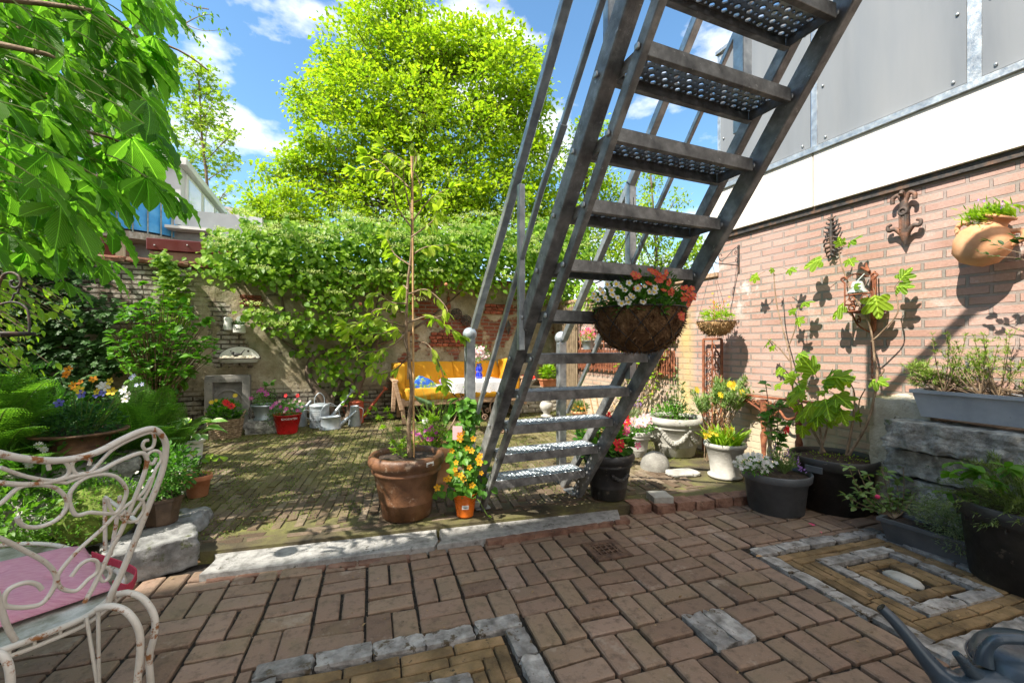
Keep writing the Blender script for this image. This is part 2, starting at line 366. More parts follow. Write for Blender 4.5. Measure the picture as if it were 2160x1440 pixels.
# ================================================================ materials used widely
M = {}
M['soil'] = mat('soil', [(.02, .013, .009), (.05, .032, .02), (.09, .06, .04)], 30, .95, .9, 90, bdist=.02)
M['galv'] = mat('galvanised_steel', [(.24, .26, .28), (.38, .40, .41), (.54, .56, .56)], 14, .42, .15, 120, metal=.75, spots=(.5, .5, .48), spotsize=30, spotth=.66)
M['galvd'] = mat('weathered_steel', [(.10, .10, .10), (.21, .21, .205), (.36, .36, .35)], 11, .55, .3, 90, metal=.45, spots=(.44, .44, .42), spotsize=38, spotth=.62)
M['zinc'] = mat('zinc', [(.26, .31, .35), (.38, .43, .47), (.5, .53, .55)], 10, .45, .1, 80, metal=.5, spots=(.2, .2, .2), spotsize=9, spotth=.68)
M['rust'] = mat('rusty_iron', [(.10, .03, .015), (.22, .07, .03), (.33, .13, .06)], 20, .85, .5, 90)
M['darkiron'] = mat('dark_cast_iron', [(.025, .022, .022), (.06, .055, .05), (.16, .09, .055)], 16, .6, .4, 60, metal=.3)
M['terra'] = mat('terracotta', [(.38, .13, .055), (.50, .19, .085), (.58, .27, .14)], 8, .8, .25, 90, spots=(.16, .07, .04), spotsize=26, spotth=.66)
M['terral'] = mat('light_terracotta', [(.55, .25, .11), (.64, .32, .16), (.70, .40, .22)], 7, .8, .2, 90)
M['brownpot'] = mat('brown_stained_pot', [(.05, .024, .012), (.13, .058, .026), (.21, .10, .05)], 7, .5, .3, 70, spots=(.27, .19, .13), spotsize=11, spotth=.60)
M['concrete'] = mat('concrete', [(.24, .23, .20), (.36, .35, .31), (.46, .45, .41)], 6, .9, .6, 70, spots=(.16, .17, .12), spotsize=10, spotth=.62)
M['concl'] = mat('pale_concrete', [(.30, .29, .25), (.41, .395, .355), (.48, .47, .43)], 8, .9, .5, 70, spots=(.25, .25, .2), spotsize=12, spotth=.66)
M['black'] = mat('black_plastic', [(.012, .012, .013), (.028, .027, .026), (.06, .055, .048)], 5, .5, .2, 60, spots=(.13, .115, .09), spotsize=16, spotth=.62)
M['grey'] = mat('grey_plastic', [(.06, .068, .075), (.085, .092, .10), (.12, .122, .125)], 5, .5, .15, 60, spots=(.17, .155, .13), spotsize=20, spotth=.66)
M['greyl'] = mat('light_grey_plastic', [(.25, .28, .32), (.33, .36, .40), (.38, .41, .45)], 5, .5, .1, 60, spots=(.12, .11, .10), spotsize=22, spotth=.66)
M['bark'] = mat('bark', [(.05, .035, .022), (.12, .085, .06), (.2, .15, .11)], 14, .95, .9, 60, stretch=(1, 1, .3))
M['twig'] = mat('twig', [(.13, .085, .05), (.22, .15, .09), (.33, .25, .17)], 20, .9, .5, 90)
M['stemg'] = mat('green_stem', [(.08, .14, .02), (.12, .2, .03)], 10, .6, .1)
M['cane'] = mat('cane', [(.38, .2, .08), (.5, .3, .13), (.6, .38, .2)], 20, .7, .2)
M['white'] = mat('white_paint', [(.62, .62, .60), (.72, .72, .70)], 5, .5, .1, spots=(.35, .33, .3), spotsize=20, spotth=.7)
M['enamel'] = mat('white_enamel', [(.62, .62, .57), (.72, .72, .68)], 5, .25, 0, spots=(.06, .05, .05), spotsize=10, spotth=.72)
M['stone'] = mat('rough_grey_stone', [(.15, .145, .13), (.33, .32, .29), (.60, .58, .52)], 16, .95, 1.0, 34, spots=(.10, .13, .05), spotsize=7, spotth=.60, bdist=.03)
M['stonew'] = mat('weathered_tan_stone', [(.30, .27, .20), (.44, .40, .31), (.55, .52, .44)], 6, .95, .7, 50, spots=(.14, .12, .09), spotsize=22, spotth=.62, bdist=.015)
M['bluestone'] = mat('bluish_paving_stone', [(.13, .12, .105), (.28, .265, .245), (.46, .44, .41)], 17, .85, .9, 60, isl=.25, spots=(.10, .075, .045), spotsize=16, spotth=.565, world=True)
M['slab'] = mat('grey_threshold_stone', [(.17, .165, .155), (.30, .295, .28), (.40, .39, .37)], 20, .85, .8, 120, spots=(.10, .095, .08), spotsize=15, spotth=.60, world=True)
M['teak'] = mat('worn_wood', [(.27, .16, .09), (.4, .26, .16), (.52, .37, .25)], 9, .8, .4, 50, stretch=(1, 6, 6))
M['moss'] = mat('moss', [(.06, .09, .01), (.13, .18, .025), (.22, .27, .05)], 20, 1, 1, 60)
# leaves
M['L_bright'] = leafmat('spring_yellow_green_leaf', (.17, .29, .018), (.37, .44, .03), .5)
M['L_thin'] = leafmat('light_tree_leaf', (.16, .28, .02), (.34, .42, .05), .45)
M['L_chest'] = leafmat('chestnut_leaf', (.075, .20, .03), (.17, .36, .05), .55, veins=13, rough=.38, tint=(1.6, 1.8, .6))
M['L_vine'] = leafmat('vine_leaf', (.09, .21, .012), (.26, .41, .025), .45)
M['L_vined'] = leafmat('deep_vine_leaf', (.025, .08, .01), (.07, .17, .015), .3)
M['L_umbel'] = petal('pale_umbel', (.42, .52, .12), (.56, .64, .24))
M['L_ivy'] = leafmat('ivy_leaf', (.022, .065, .014), (.05, .13, .02), .25, rough=.55)
M['L_shrub'] = leafmat('shrub_leaf', (.05, .16, .015), (.13, .30, .025), .4)
M['L_lime'] = leafmat('lime_leaf', (.17, .32, .02), (.32, .45, .04), .5)
M['L_fern'] = leafmat('fern_green', (.07, .17, .025), (.14, .28, .035), .42)
M['L_pansy'] = leafmat('small_dark_leaf', (.02, .08, .015), (.06, .16, .035), .25)
M['L_mid'] = leafmat('mid_green_leaf', (.05, .16, .02), (.12, .27, .04), .35)
M['L_silver'] = leafmat('silvery_leaf', (.17, .22, .11), (.30, .35, .21), .3, rough=.8)
M['L_sage'] = leafmat('sage_leaf', (.15, .25, .08), (.28, .38, .14), .35, rough=.8)
M['L_fig'] = leafmat('fig_leaf', (.12, .25, .015), (.25, .40, .03), .5, veins=5)
M['L_sap'] = leafmat('sapling_leaf', (.22, .34, .02), (.42, .50, .07), .5)
M['L_hosta'] = leafmat('hosta_leaf', (.10, .24, .03), (.18, .34, .06), .35, edge=(.55, .62, .38))
M['L_rose'] = leafmat('rosemary_leaf', (.13, .22, .04), (.32, .42, .09), .35)
M['L_olive'] = leafmat('dusty_leaf', (.10, .15, .05), (.2, .26, .08), .3)
M['grassm'] = leafmat('low_moss_blades', (.06, .10, .012), (.19, .23, .035), .3)
M['P_white'] = petal('white_petal', (.72, .72, .68)); M['P_yel'] = petal('yellow_petal', (.75, .52, .02), (.8, .62, .05)); M['P_or'] = petal('orange_petal', (.85, .24, .01), (.9, .38, .02))
M['P_amber'] = petal('amber_petal', (.85, .38, .01), (.9, .5, .03)); M['P_red'] = petal('red_petal', (.6, .01, .015), (.75, .03, .04)); M['P_pink'] = petal('pink_petal', (.75, .06, .18), (.85, .2, .35))
M['P_coral'] = petal('coral_petal', (.75, .10, .05), (.85, .2, .12)); M['P_blue'] = petal('violet_blue_petal', (.12, .11, .55), (.2, .2, .7)); M['P_lil'] = petal('lilac_petal', (.35, .15, .55), (.5, .3, .65)); M['P_mag'] = petal('magenta_petal', (.5, .04, .3), (.6, .15, .45)); M['P_ltb'] = petal('pale_blue_petal', (.45, .5, .75), (.6, .65, .85)); M['P_blush'] = petal('blush_petal', (.8, .45, .5), (.85, .65, .66))
M['dark'] = mat('dark_centre', [(.02, .008, .004), (.05, .02, .01)], 20, .8, 0); M['yc'] = mat('yellow_centre', [(.7, .45, .02), (.8, .55, .04)], 20, .8, 0)
# walls
def brickwall(name, c1, c2, mortar, bw, bh, ms=.011, swap='yz', patches=None, lower=None, bumpd=.006, ax=0, off=.5, cvar=.5):
    m, t = _new(name); L = t.links.new; pos = t.nodes.new('ShaderNodeNewGeometry').outputs['Position']
    sp = t.nodes.new('ShaderNodeSeparateXYZ'); L(pos, sp.inputs[0]); cb = t.nodes.new('ShaderNodeCombineXYZ')
    wob = noise_(t, pos, 2.3, 3); w2 = mrange(t, wob, 0, 1, -.012, .012)
    hx = _n(t, 'ShaderNodeMath', operation='ADD'); L(sp.outputs[{'yz': 1, 'xz': 0}[swap]], hx.inputs[0]); L(w2, hx.inputs[1])
    hz_ = _n(t, 'ShaderNodeMath', operation='ADD'); L(sp.outputs[2], hz_.inputs[0]); L(mrange(t, noise_(t, pos, 1.7, 2), 0, 1, -.006, .006), hz_.inputs[1])
    L(hx.outputs[0], cb.inputs[0]); L(hz_.outputs[0], cb.inputs[1])
    b = t.nodes.new('ShaderNodeTexBrick'); L(cb.outputs[0], b.inputs[0]); b.offset = off; b.inputs['Scale'].default_value = 1; b.inputs['Brick Width'].default_value = bw; b.inputs['Row Height'].default_value = bh
    b.inputs['Mortar Size'].default_value = ms; b.inputs['Mortar Smooth'].default_value = .25; b.inputs['Bias'].default_value = 0
    b.inputs['Color1'].default_value = rgba(c1); b.inputs['Color2'].default_value = rgba(c2); b.inputs['Mortar'].default_value = rgba(mortar)
    fine = noise_(t, pos, 60, 6, .7); c = mixc(t, mrange(t, fine, .35, .7, 0, cvar), b.outputs[0], (c1[0] * .62, c1[1] * .62, c1[2] * .6))
    c = mixc(t, mrange(t, noise_(t, pos, 2.4, 5), .45, .62, 0, .35), c, (c2[0] * .9 + .04, c2[1] * .95 + .05, c2[2] + .06))
    rgh = .9
    bh_ = _n(t, 'ShaderNodeMath', operation='MULTIPLY_ADD'); L(b.outputs['Fac'], bh_.inputs[0]); bh_.inputs[1].default_value = -1.0; L(mrange(t, fine, 0, 1, 0, .5), bh_.inputs[2]); hgt = bh_.outputs[0]
    return m, t, pos, sp, c, hgt, b.outputs['Fac']
def finish(m, t, c, hgt, dist=.01, strength=.8, rough=.9):
    p = t.nodes.new('ShaderNodeBsdfPrincipled'); t.links.new(c, p.inputs['Base Color']); p.inputs['Roughness'].default_value = rough; p.inputs['Specular IOR Level'].default_value = .25
    bp = t.nodes.new('ShaderNodeBump'); bp.inputs['Strength'].default_value = strength; bp.inputs['Distance'].default_value = dist; t.links.new(hgt, bp.inputs['Height']); t.links.new(bp.outputs[0], p.inputs['Normal'])
    o = t.nodes.new('ShaderNodeOutputMaterial'); t.links.new(p.outputs[0], o.inputs[0]); return m
def mul(t, a, b):
    n = _n(t, 'ShaderNodeMath', operation='MULTIPLY')
    for i, v in enumerate((a, b)):
        if hasattr(v, 'links'): t.links.new(v, n.inputs[i])
        else: n.inputs[i].default_value = v
    return n.outputs[0]
# pink brick of the right wall with lime bloom, yellow stain and pale algae band near the ground
m, t, pos, sp, c, h, fac = brickwall('pink_brick', (.38, .225, .175), (.50, .325, .265), (.24, .225, .2), .215, .0635, .0105)
bl = mul(t, mrange(t, noise_(t, pos, 3.1, 7, .7), .56, .66), mul(t, mrange(t, sp.outputs[2], 1.25, 1.6), mrange(t, sp.outputs[2], 2.1, 1.8)))
c = mixc(t, mul(t, bl, .75), c, (.66, .62, .58))
low = mul(t, mrange(t, noise_(t, pos, 4, 5), .3, .6, .4, 1), mrange(t, sp.outputs[2], .85, .35)); c = mixc(t, mul(t, low, .75), c, (.55, .48, .33))
yy = _n(t, 'ShaderNodeMath', operation='SUBTRACT'); t.links.new(sp.outputs[1], yy.inputs[0]); yy.inputs[1].default_value = 3.72
ya = _n(t, 'ShaderNodeMath', operation='ABSOLUTE'); t.links.new(yy.outputs[0], ya.inputs[0])
st = mul(t, mrange(t, ya.outputs[0], .16, .03), mrange(t, noise_(t, pos, 6, 5), .35, .6, .5, 1)); st = mul(t, st, mrange(t, sp.outputs[2], 1.75, 1.4)); c = mixc(t, mul(t, st, .6), c, (.58, .42, .12))
M['pinkbrick'] = finish(m, t, c, h, .008, 1)
# old whitewashed rear wall: worn plaster over red brick
m, t, pos, sp, c, h, fac = brickwall('old_whitewashed_brick', (.20, .055, .03), (.33, .11, .06), (.30, .26, .20), .21, .062, .011, swap='xz', cvar=.7)
r = ramp(t, [(.17, .14, .085), (.32, .265, .17), (.44, .38, .27), (.55, .50, .40)], [.3, .45, .58, .72]); t.links.new(noise_(t, pos, 3.2, 8, .68), r.inputs[0]); pl = r.outputs[0]
pl = mixc(t, mrange(t, noise_(t, pos, 1.3, 5), .52, .66, 0, .6), pl, (.13, .15, .07))
pl = mixc(t, mrange(t, noise_(t, pos, 17, 6, .8), .56, .64, 0, .6), pl, (.12, .08, .055))
msk = mrange(t, noise_(t, pos, 1.55, 7, .62), .545, .575)
m2 = _n(t, 'ShaderNodeMath', operation='ADD'); t.links.new(msk, m2.inputs[0]); m2.use_clamp = True
wash = mixc(t, mrange(t, noise_(t, pos, 8, 6, .72), .38, .58), (.20, .14, .10), (.46, .43, .37)); wash = mixc(t, fac, wash, (.10, .085, .065))
reg = mrange(t, sp.outputs[0], .2, .9); ww = mixc(t, reg, wash, c)
lowb = mul(t, mrange(t, noise_(t, pos, 5, 4), .4, .5, .55, 1), mrange(t, sp.outputs[2], .62, .45)); topl = mul(t, mrange(t, sp.outputs[0], -1.55, -1.8), mrange(t, sp.outputs[2], 1.2, 1.45))
mm = _n(t, 'ShaderNodeMath', operation='MAXIMUM'); t.links.new(lowb, mm.inputs[0]); t.links.new(topl, mm.inputs[1]); t.links.new(mm.outputs[0], m2.inputs[1])
lw = mixc(t, mrange(t, noise_(t, pos, 9, 6, .75), .42, .58), (.12, .10, .075), (.38, .36, .30)); lw = mixc(t, fac, lw, (.06, .05, .04)); ww = mixc(t, lowb, ww, lw); c = mixc(t, m2.outputs[0], pl, ww)
hh = _n(t, 'ShaderNodeMath', operation='MULTIPLY'); t.links.new(h, hh.inputs[0]); t.links.new(m2.outputs[0], hh.inputs[1])
h3 = _n(t, 'ShaderNodeMath', operation='MULTIPLY_ADD'); t.links.new(noise_(t, pos, 11, 8, .7), h3.inputs[0]); h3.inputs[1].default_value = 1.2; t.links.new(hh.outputs[0], h3.inputs[2])
M['oldwall'] = finish(m, t, c, h3.outputs[0], .022, 1, .95)
m, t, pos, sp, c, h, fac = brickwall('far_house_brick', (.33, .16, .11), (.42, .22, .16), (.3, .27, .23), .22, .065, .01, swap='xz'); M['farbrick'] = finish(m, t, c, h, .006, .6)
m, t, pos, sp, c, h, fac = brickwall('side_house_brick', (.3, .14, .09), (.4, .2, .14), (.3, .27, .23), .22, .065, .01, swap='yz'); M['sidebrick'] = finish(m, t, c, h, .006, .6)

# ================================================================ ground
mb = MB(); mb.add([[-150, -150, -.09], [150, -150, -.09], [150, 150, -.09], [-150, 150, -.09]], [(0, 1, 2, 3)])
struct('ground', mb, mat('earth_and_grass', [(.03, .035, .012), (.06, .07, .02)], .8, 1, .5, world=True))
TH = math.radians(-5); CT, ST_ = math.cos(TH), math.sin(TH)
def uvw(u, v, z=0): return np.array([CT * u - ST_ * v, ST_ * u + CT * v, z])
def inv(x, y): return CT * x + ST_ * y, -ST_ * x + CT * y
def line_y(x): return 2.62 - .098 * (x + .62)         # front edge of the threshold / kerb line
BR = (np.array([[-1, -1, -1], [1, -1, -1], [1, 1, -1], [-1, 1, -1], [-1, -1, .55], [1, -1, .55], [1, 1, .55], [-1, 1, .55], [-.94, -.88, 1], [.94, -.88, 1], [.94, .88, 1], [-.94, .88, 1]], float) * .5,
      [np.array([[0, 1, 5, 4], [1, 2, 6, 5], [2, 3, 7, 6], [3, 0, 4, 7], [4, 5, 9, 8], [5, 6, 10, 9], [6, 7, 11, 10], [7, 4, 8, 11], [8, 9, 10, 11]])], np.zeros((12, 2)))
def organic(mb, lst, rough=.003, tilt=.02, m=0):
    nu, nv = 7, 5; g = [0, .035, .2, .5, .8, .965, 1]; gv = [0, .07, .5, .93, 1]
    for (x, y, a, l, w, z) in lst:
        ca, sa = math.cos(a + RNG.normal() * .012), math.sin(a + RNG.normal() * .012); tx, ty = RNG.normal(size=2) * tilt; z0 = z + RNG.normal() * .0018; sd = RNG.uniform(0, 99); V = []
        for j in range(nv):
            for i in range(nu):
                u = (g[i] - .5) * l; v = (gv[j] - .5) * w; eu = min(g[i], 1 - g[i]); ev = min(gv[j], 1 - gv[j]); ed = (eu == 0) + (ev == 0)
                nz = noise.noise(Vector((u * 22 + sd, v * 22, sd))); n2 = noise.noise(Vector((u * 45, v * 45 + sd, 1)))
                dz = -.0035 * ed - .0045 * max(0, n2 + .1) * (ed > 0) + .0016 * nz + .0016 * (eu > .1 and ev > .1)
                if ed: u *= 1 + .018 * n2; v *= 1 + .045 * nz
                if ed == 2: u *= .985 - .01 * abs(n2); v *= .95
                V.append((ca * u - sa * v + x, sa * u + ca * v + y, z0 + dz + u * tx + v * ty))
        P = V; top = [(j * nu + i, j * nu + i + 1, (j + 1) * nu + i + 1, (j + 1) * nu + i) for j in range(nv - 1) for i in range(nu - 1)]
        rim = list(range(nu)) + [j * nu + nu - 1 for j in range(1, nv)] + [(nv - 1) * nu + i for i in range(nu - 2, -1, -1)] + [j * nu for j in range(nv - 2, 0, -1)]; k = len(P)
        P = P + [(P[r][0] + (P[r][0] - x) * .01, P[r][1] + (P[r][1] - y) * .01, z0 - .05) for r in rim]; n = len(rim)
        mb.add(P, top + [(rim[i], k + i, k + (i + 1) % n, rim[(i + 1) % n]) for i in range(n)], m=m)
def lay(mb, lst, rough=.004, tilt=.02, m=0):
    """lst: (u,v,angle,len,wid,ztop) bricks in the paving frame -> organic bricks"""
    for (x, y, a, l, w, z) in lst:
        V = BR[0] * np.array([l, w, .06]); V = V + RNG.normal(size=V.shape) * rough * np.array([1, 1, .35])
        # chipped mid points along the long edges
        a += RNG.normal() * .012; ca, sa = math.cos(a), math.sin(a)
        tx, ty = RNG.normal(size=2) * tilt; V[:, 2] += V[:, 0] * tx + V[:, 1] * ty
        W = np.stack([ca * V[:, 0] - sa * V[:, 1] + x, sa * V[:, 0] + ca * V[:, 1] + y, V[:, 2] + z - .03 + RNG.normal() * .0015], 1)
        mb.add(W, BR[1][0], m=m)
def inrect(u, v, r, pad=0): return r[0] - pad < u < r[1] + pad and r[2] - pad < v < r[3] + pad
ru0, rv0 = inv(2.15, 1.735); RR = (ru0, ru0 + .99, rv0 - .9, rv0)          # right inset (u0,u1,v0,v1)
lu, lv = inv(.735, 1.70); RL = (lu - .99, lu, lv - 1.0, lv)              # left inset
du, dv = inv(1.43, 2.05)
MOD = .212; bl_u, bl_v = inv(1.461, 1.31)
ou = bl_u - MOD * 20; ov = bl_v - MOD * 20
pav = []; blue = []; DR = (du - .105, du + .105, dv - .105, dv + .105)
for i in range(60):
    for j in range(50):
        u = ou + MOD * i; v = ov + MOD * j; x, y, _ = uvw(u, v)
        if x < -3.6 or x > XW + .1 or y < -.2 or y > line_y(x) + .1: continue
        if abs(u - bl_u) < .01 and abs(v - bl_v) < .01:
            for k in (-1, 1): p = uvw(u + k * .05, v); blue.append((p[0], p[1], TH + math.pi / 2, .2, .093, .002))
            continue
        vert = (i + j) % 2 == 0
        for k in (-1, 1):
            uu, vv = (u + k * .053, v) if vert else (u, v + k * .053)
            hu, hv = (.05, .1) if vert else (.1, .05)
            u0, u1, v0, v1 = uu - hu, uu + hu, vv - hv, vv + hv; cut = False; ok = True
            for R_ in (RR, RL, DR):
                if u1 > R_[0] and u0 < R_[1] and v1 > R_[2] and v0 < R_[3]:
                    c4 = [(u0, R_[0] - .008, v0, v1), (R_[1] + .008, u1, v0, v1), (u0, u1, R_[3] + .008, v1), (u0, u1, v0, R_[2] - .008)]
                    c4 = [q_ for q_ in c4 if q_[1] - q_[0] > .03 and q_[3] - q_[2] > .03 and q_[0] >= u0 - 1e-6 and q_[1] <= u1 + 1e-6 and q_[2] >= v0 - 1e-6 and q_[3] <= v1 + 1e-6]; cut = True
                    if not c4: ok = False; break
                    u0, u1, v0, v1 = max(c4, key=lambda q_: (q_[1] - q_[0]) * (q_[3] - q_[2]))
            if not ok: continue
            if cut:
                p = uvw((u0 + u1) / 2, (v0 + v1) / 2); pav.append((p[0], p[1], TH, u1 - u0, v1 - v0, 0)); continue
            p = uvw(uu, vv)
            if p[1] > line_y(p[0]) + .03: continue
            pav.append((p[0], p[1], TH + (math.pi / 2 if vert else 0), .196, .0935, 0))
mb = MB(); organic(mb, pav, .0022, .02)
m, t = _new('clay_paver'); pos = t.nodes.new('ShaderNodeNewGeometry').outputs['Position']; i_ = island(t)
r = ramp(t, [(.19, .122, .084), (.25, .165, .114), (.285, .19, .135), (.28, .197, .13), (.33, .225, .168)], [0, .3, .55, .75, 1]); t.links.new(i_, r.inputs[0])
c = mixc(t, mrange(t, noise_(t, pos, 22, 7, .7), .5, .7, 0, .65), r.outputs[0], (.055, .038, .028)); c = mixc(t, mrange(t, noise_(t, pos, 5, 4), .5, .7, 0, .35), c, (.17, .15, .075))
c = mixc(t, mrange(t, noise_(t, pos, 160, 3, .6), .62, .7, 0, .5), c, (.35, .3, .25))
c = mixc(t, mrange(t, noise_(t, pos, 1.1, 4), .4, .68, 0, .45), c, (.16, .125, .10)); c = mixc(t, mrange(t, noise_(t, pos, 3.3, 6, .7), .6, .66, 0, .5), c, (.40, .33, .26))
M['paver'] = finish(m, t, c, noise_(t, pos, 45, 8, .7), .006, .9, .82)
struct('front_paving', mb, M['paver'])
mb = MB(); g = []; nx, ny = 170, 90
X = np.linspace(-4, XW, nx); Y = np.linspace(-1.2, 3.0, ny); XX, YY = np.meshgrid(X, Y)
Z = -.017 + RNG.normal(size=XX.shape) * .0025; Vv = np.stack([XX, YY, Z], 2).reshape(-1, 3)
ii = np.arange((ny - 1) * nx).reshape(ny - 1, nx)[:, :-1].ravel(); mb.add(Vv, np.stack([ii, ii + 1, ii + nx + 1, ii + nx], 1), smooth=True)
struct('joint_sand', mb, mat('dirty_joint_sand', [(.010, .008, .006), (.026, .02, .014), (.06, .046, .032)], 60, 1, 1, 200, world=True, spots=(.07, .08, .02), spotsize=6, spotth=.66))
# blue-grey stones: rings of the two insets, the pair in the weave
def ring(R_, out_, tw, n_u, n_v, sides='tblr', jit=.007):
    u0, u1, v0, v1 = R_; 
    for sd in sides:
        nn = n_u if sd in 'tb' else n_v
        for k in range(nn):
            if sd in 'tb':
                l = (u1 - u0) / nn; p = uvw(u0 + l * (k + .5), (v1 - tw / 2) if sd == 't' else (v0 + tw / 2)); a = TH
            else:
                l = (v1 - v0 - 2 * tw) / nn; p = uvw((u0 + tw / 2) if sd == 'l' else (u1 - tw / 2), v0 + tw + l * (k + .5)); a = TH + math.pi / 2
            out_.append((p[0] + RNG.normal() * jit * .4, p[1] + RNG.normal() * jit * .4, a, l * RNG.uniform(.93, .97), tw * RNG.uniform(.86, .98), .004))
ring(RR, blue, .078, 5, 4, 'tlrb'); ri = (RR[0] + .255, RR[0] + .255 + .53, RR[2] + .2, RR[3] - .2); ring(ri, blue, .07, 2, 3)
ring(RL, blue, .085, 5, 5, 'tlr'); rj = (RL[0] + .26, RL[1] - .26, RL[2] + .26, RL[3] - .26); ring(rj, blue, .08, 2, 3, 'tlr')
mb = MB()
for q in blue:
    x, y, a, l, w, z = q; mb.rock((x, y, z - .028), (l * 1.04, w * 1.06, .07), rz=a, rough=.12, seed=x * 7 + y * 3, n=6, boxy=.86, fr=2.5)
struct('blue_paving_stones', mb, M['bluestone'])
yb = []
def fill(R_, hole, rowh=.054, ln=.19):
    u0, u1, v0, v1 = R_; h0, h1, g0, g1 = hole; nu = int((h0 - u0 + .012) / rowh) if h0 < 8 else 99; nv = int((g0 - v0 + .012) / rowh) if h0 < 8 else 99; k = 0
    while k < max(nu, nv):
        ka, kb = min(k, nu), min(k, nv); a0, a1, b0, b1 = u0 + ka * rowh, u1 - ka * rowh, v0 + kb * rowh, v1 - kb * rowh
        if a1 - a0 < .1 or b1 - b0 < .1: break
        S4 = []
        if k < nv: S4 += [(a0, a1, b1 - rowh / 2, 0), (a0, a1, b0 + rowh / 2, 0)]
        if k < nu: S4 += [(b0 + rowh * (k < nv), b1 - rowh * (k < nv), a0 + rowh / 2, 1), (b0 + rowh * (k < nv), b1 - rowh * (k < nv), a1 - rowh / 2, 1)]
        for (p0, p1, fixed, ax) in S4:
            if p1 - p0 < .03: continue
            nn = max(1, round((p1 - p0) / ln)); l = (p1 - p0) / nn
            for j in range(nn):
                cpos = p0 + l * (j + .5); p = uvw(cpos, fixed) if ax == 0 else uvw(fixed, cpos); yb.append((p[0], p[1], TH + (math.pi / 2 if ax else 0), l * .965, rowh * .9, .001))
        k += 1
fill((RR[0] + .095, RR[1] - .095, RR[2] + .095, RR[3] - .095), ri); fill((ri[0] + .09, ri[1] - .09, ri[2] + .09, ri[3] - .09), ((ri[0] + ri[1]) / 2 - .045, 0, (ri[2] + ri[3]) / 2 - .1, 0))
fill((RL[0] + .1, RL[1] - .1, RL[2] + .1, RL[3] - .1), rj); fill((rj[0] + .1, rj[1] - .1, rj[2] + .1, rj[3] - .1), (9, 9, 9, 9))
M['ybrick'] = mat('old_narrow_brick', [(.10, .065, .03), (.19, .125, .055), (.28, .18, .09)], 9, .85, .8, 60, isl=.35, spots=(.06, .045, .025), spotsize=22, spotth=.6, world=True)
mb = MB(); organic(mb, yb, .003, .03); struct('narrow_brick_inlay', mb, M['ybrick'])
cu_, cv_ = (ri[0] + ri[1]) / 2, (ri[2] + ri[3]) / 2; p = uvw(cu_, cv_)
mb = MB(); mb.rock((p[0], p[1], -.016), (.10, .17, .05), rz=TH, rough=.05, seed=4, n=8, boxy=.15, smooth=True); o = mb.build('oval_cobble', M['concl']); tag(o, 'pale oval cobble at the centre of the stone-framed paving inset', 'stone')
# threshold slabs (two pieces with a crack) and kerb
def slab_piece(name, pts_top, z1, label):
    mb = MB(); P = np.array(pts_top); n = len(P); V = []
    zt = z1; V = [[p[0], p[1], zt] for p in P] + [[p[0], p[1], -.05] for p in P]
    c0 = P.mean(0); In = [[c0[0] + (p[0] - c0[0]) * .995, c0[1] + (p[1] - c0[1]) * .97, zt + .004] for p in P]
    V = np.array(V + In); Fs = [tuple(range(2 * n, 3 * n))] + [(i, (i + 1) % n, 2 * n + (i + 1) % n, 2 * n + i) for i in range(n)] + [(n + i, n + (i + 1) % n, (i + 1) % n, i) for i in range(n)]
    mb.add(V, Fs); o = mb.build(name, M['slab']); o['kind'] = 'structure'
def gp(px, py, z=.028): return PG(px, py, z)[:2]
slab_piece('threshold_slab', [gp(420, 1212), gp(640, 1186), gp(916, 1152), gp(924, 1140), gp(920, 1120), gp(926, 1108), gp(700, 1128), gp(442, 1158), gp(458, 1176), gp(440, 1195)], .028, '')
slab_piece('threshold_slab', [gp(922, 1150), gp(1100, 1125), gp(1309, 1095), gp(1298, 1060), gp(1130, 1082), gp(932, 1107), gp(927, 1120), gp(931, 1140)], .028, '')
kb = []; mb = MB()
for k in range(12):
    x = 1.98 + k * .155; yy_ = 2.43 - (x - 1.9) * .14 + (.04 if k == 0 else 0)
    mb.rock((x, yy_, .008 + random.uniform(-.008, .008)), (.15, .13, .115), rz=-.15, rough=.09, seed=k + 3, n=6, boxy=.85)
for k in range(9):
    p = PG(1045 + k * 33, 1141 - k * 5.2, .01); mb.rock((p[0], p[1], .0), (.115, .06, .06), rz=-.1, rough=.1, seed=k + 30, n=5, boxy=.75)
for k in range(7):
    p = PG(470 + k * 62 + random.uniform(-6, 6), 1216 - k * 7, .0); mb.rock((p[0], p[1], -.02), (.14, .085, .05), rz=-.1 + random.uniform(-.1, .1), rough=.1, seed=k + 50, n=5, boxy=.8)
struct('kerb_bricks', mb, mat('rounded_kerb_brick', [(.10, .05, .035), (.2, .105, .07), (.29, .17, .12)], 10, .9, .8, 60, world=True, spots=(.06, .05, .035), spotsize=18, spotth=.6))
# garden terrace behind
gx = np.array([[-12, 2.85, GZ - .009], [-.7, 2.78, GZ - .009], [1.8, 2.46, GZ - .009], [3.0, 2.32, GZ - .009], [XW + .02, 2.25, GZ - .009], [XW + .02, 60, GZ - .009], [-12, 60, GZ - .009]])
mb = MB(); mb.add(np.vstack([gx, gx - [0, 0, .14]]), [tuple(range(7))] + [(7 + i, 7 + (i + 1) % 7, (i + 1) % 7, i) for i in range(7)])
struct('garden_soil', mb, mat('mossy_soil', [(.03, .024, .014), (.075, .06, .03), (.11, .10, .035), (.17, .17, .04)], 3.2, 1, .8, 60, world=True))
TG = math.radians(-9); cg, sg = math.cos(TG), math.sin(TG); gl = []
for i in range(-12, 75):
    for j in range(-8, 30):
        u = -2.4 + i * .0625; v = 2.55 + j * .205 + (.1 if i % 2 else 0); x = cg * u - sg * v; y = sg * u + cg * v
        if y < 2.83 - .109 * (x + .62) + .155 or y > YB - .05 or x > XW - .05 or x < -3: continue
        gl.append((x, y, TG + math.pi / 2 + RNG.normal() * .02, .192 + RNG.normal() * .008, .054, GZ))
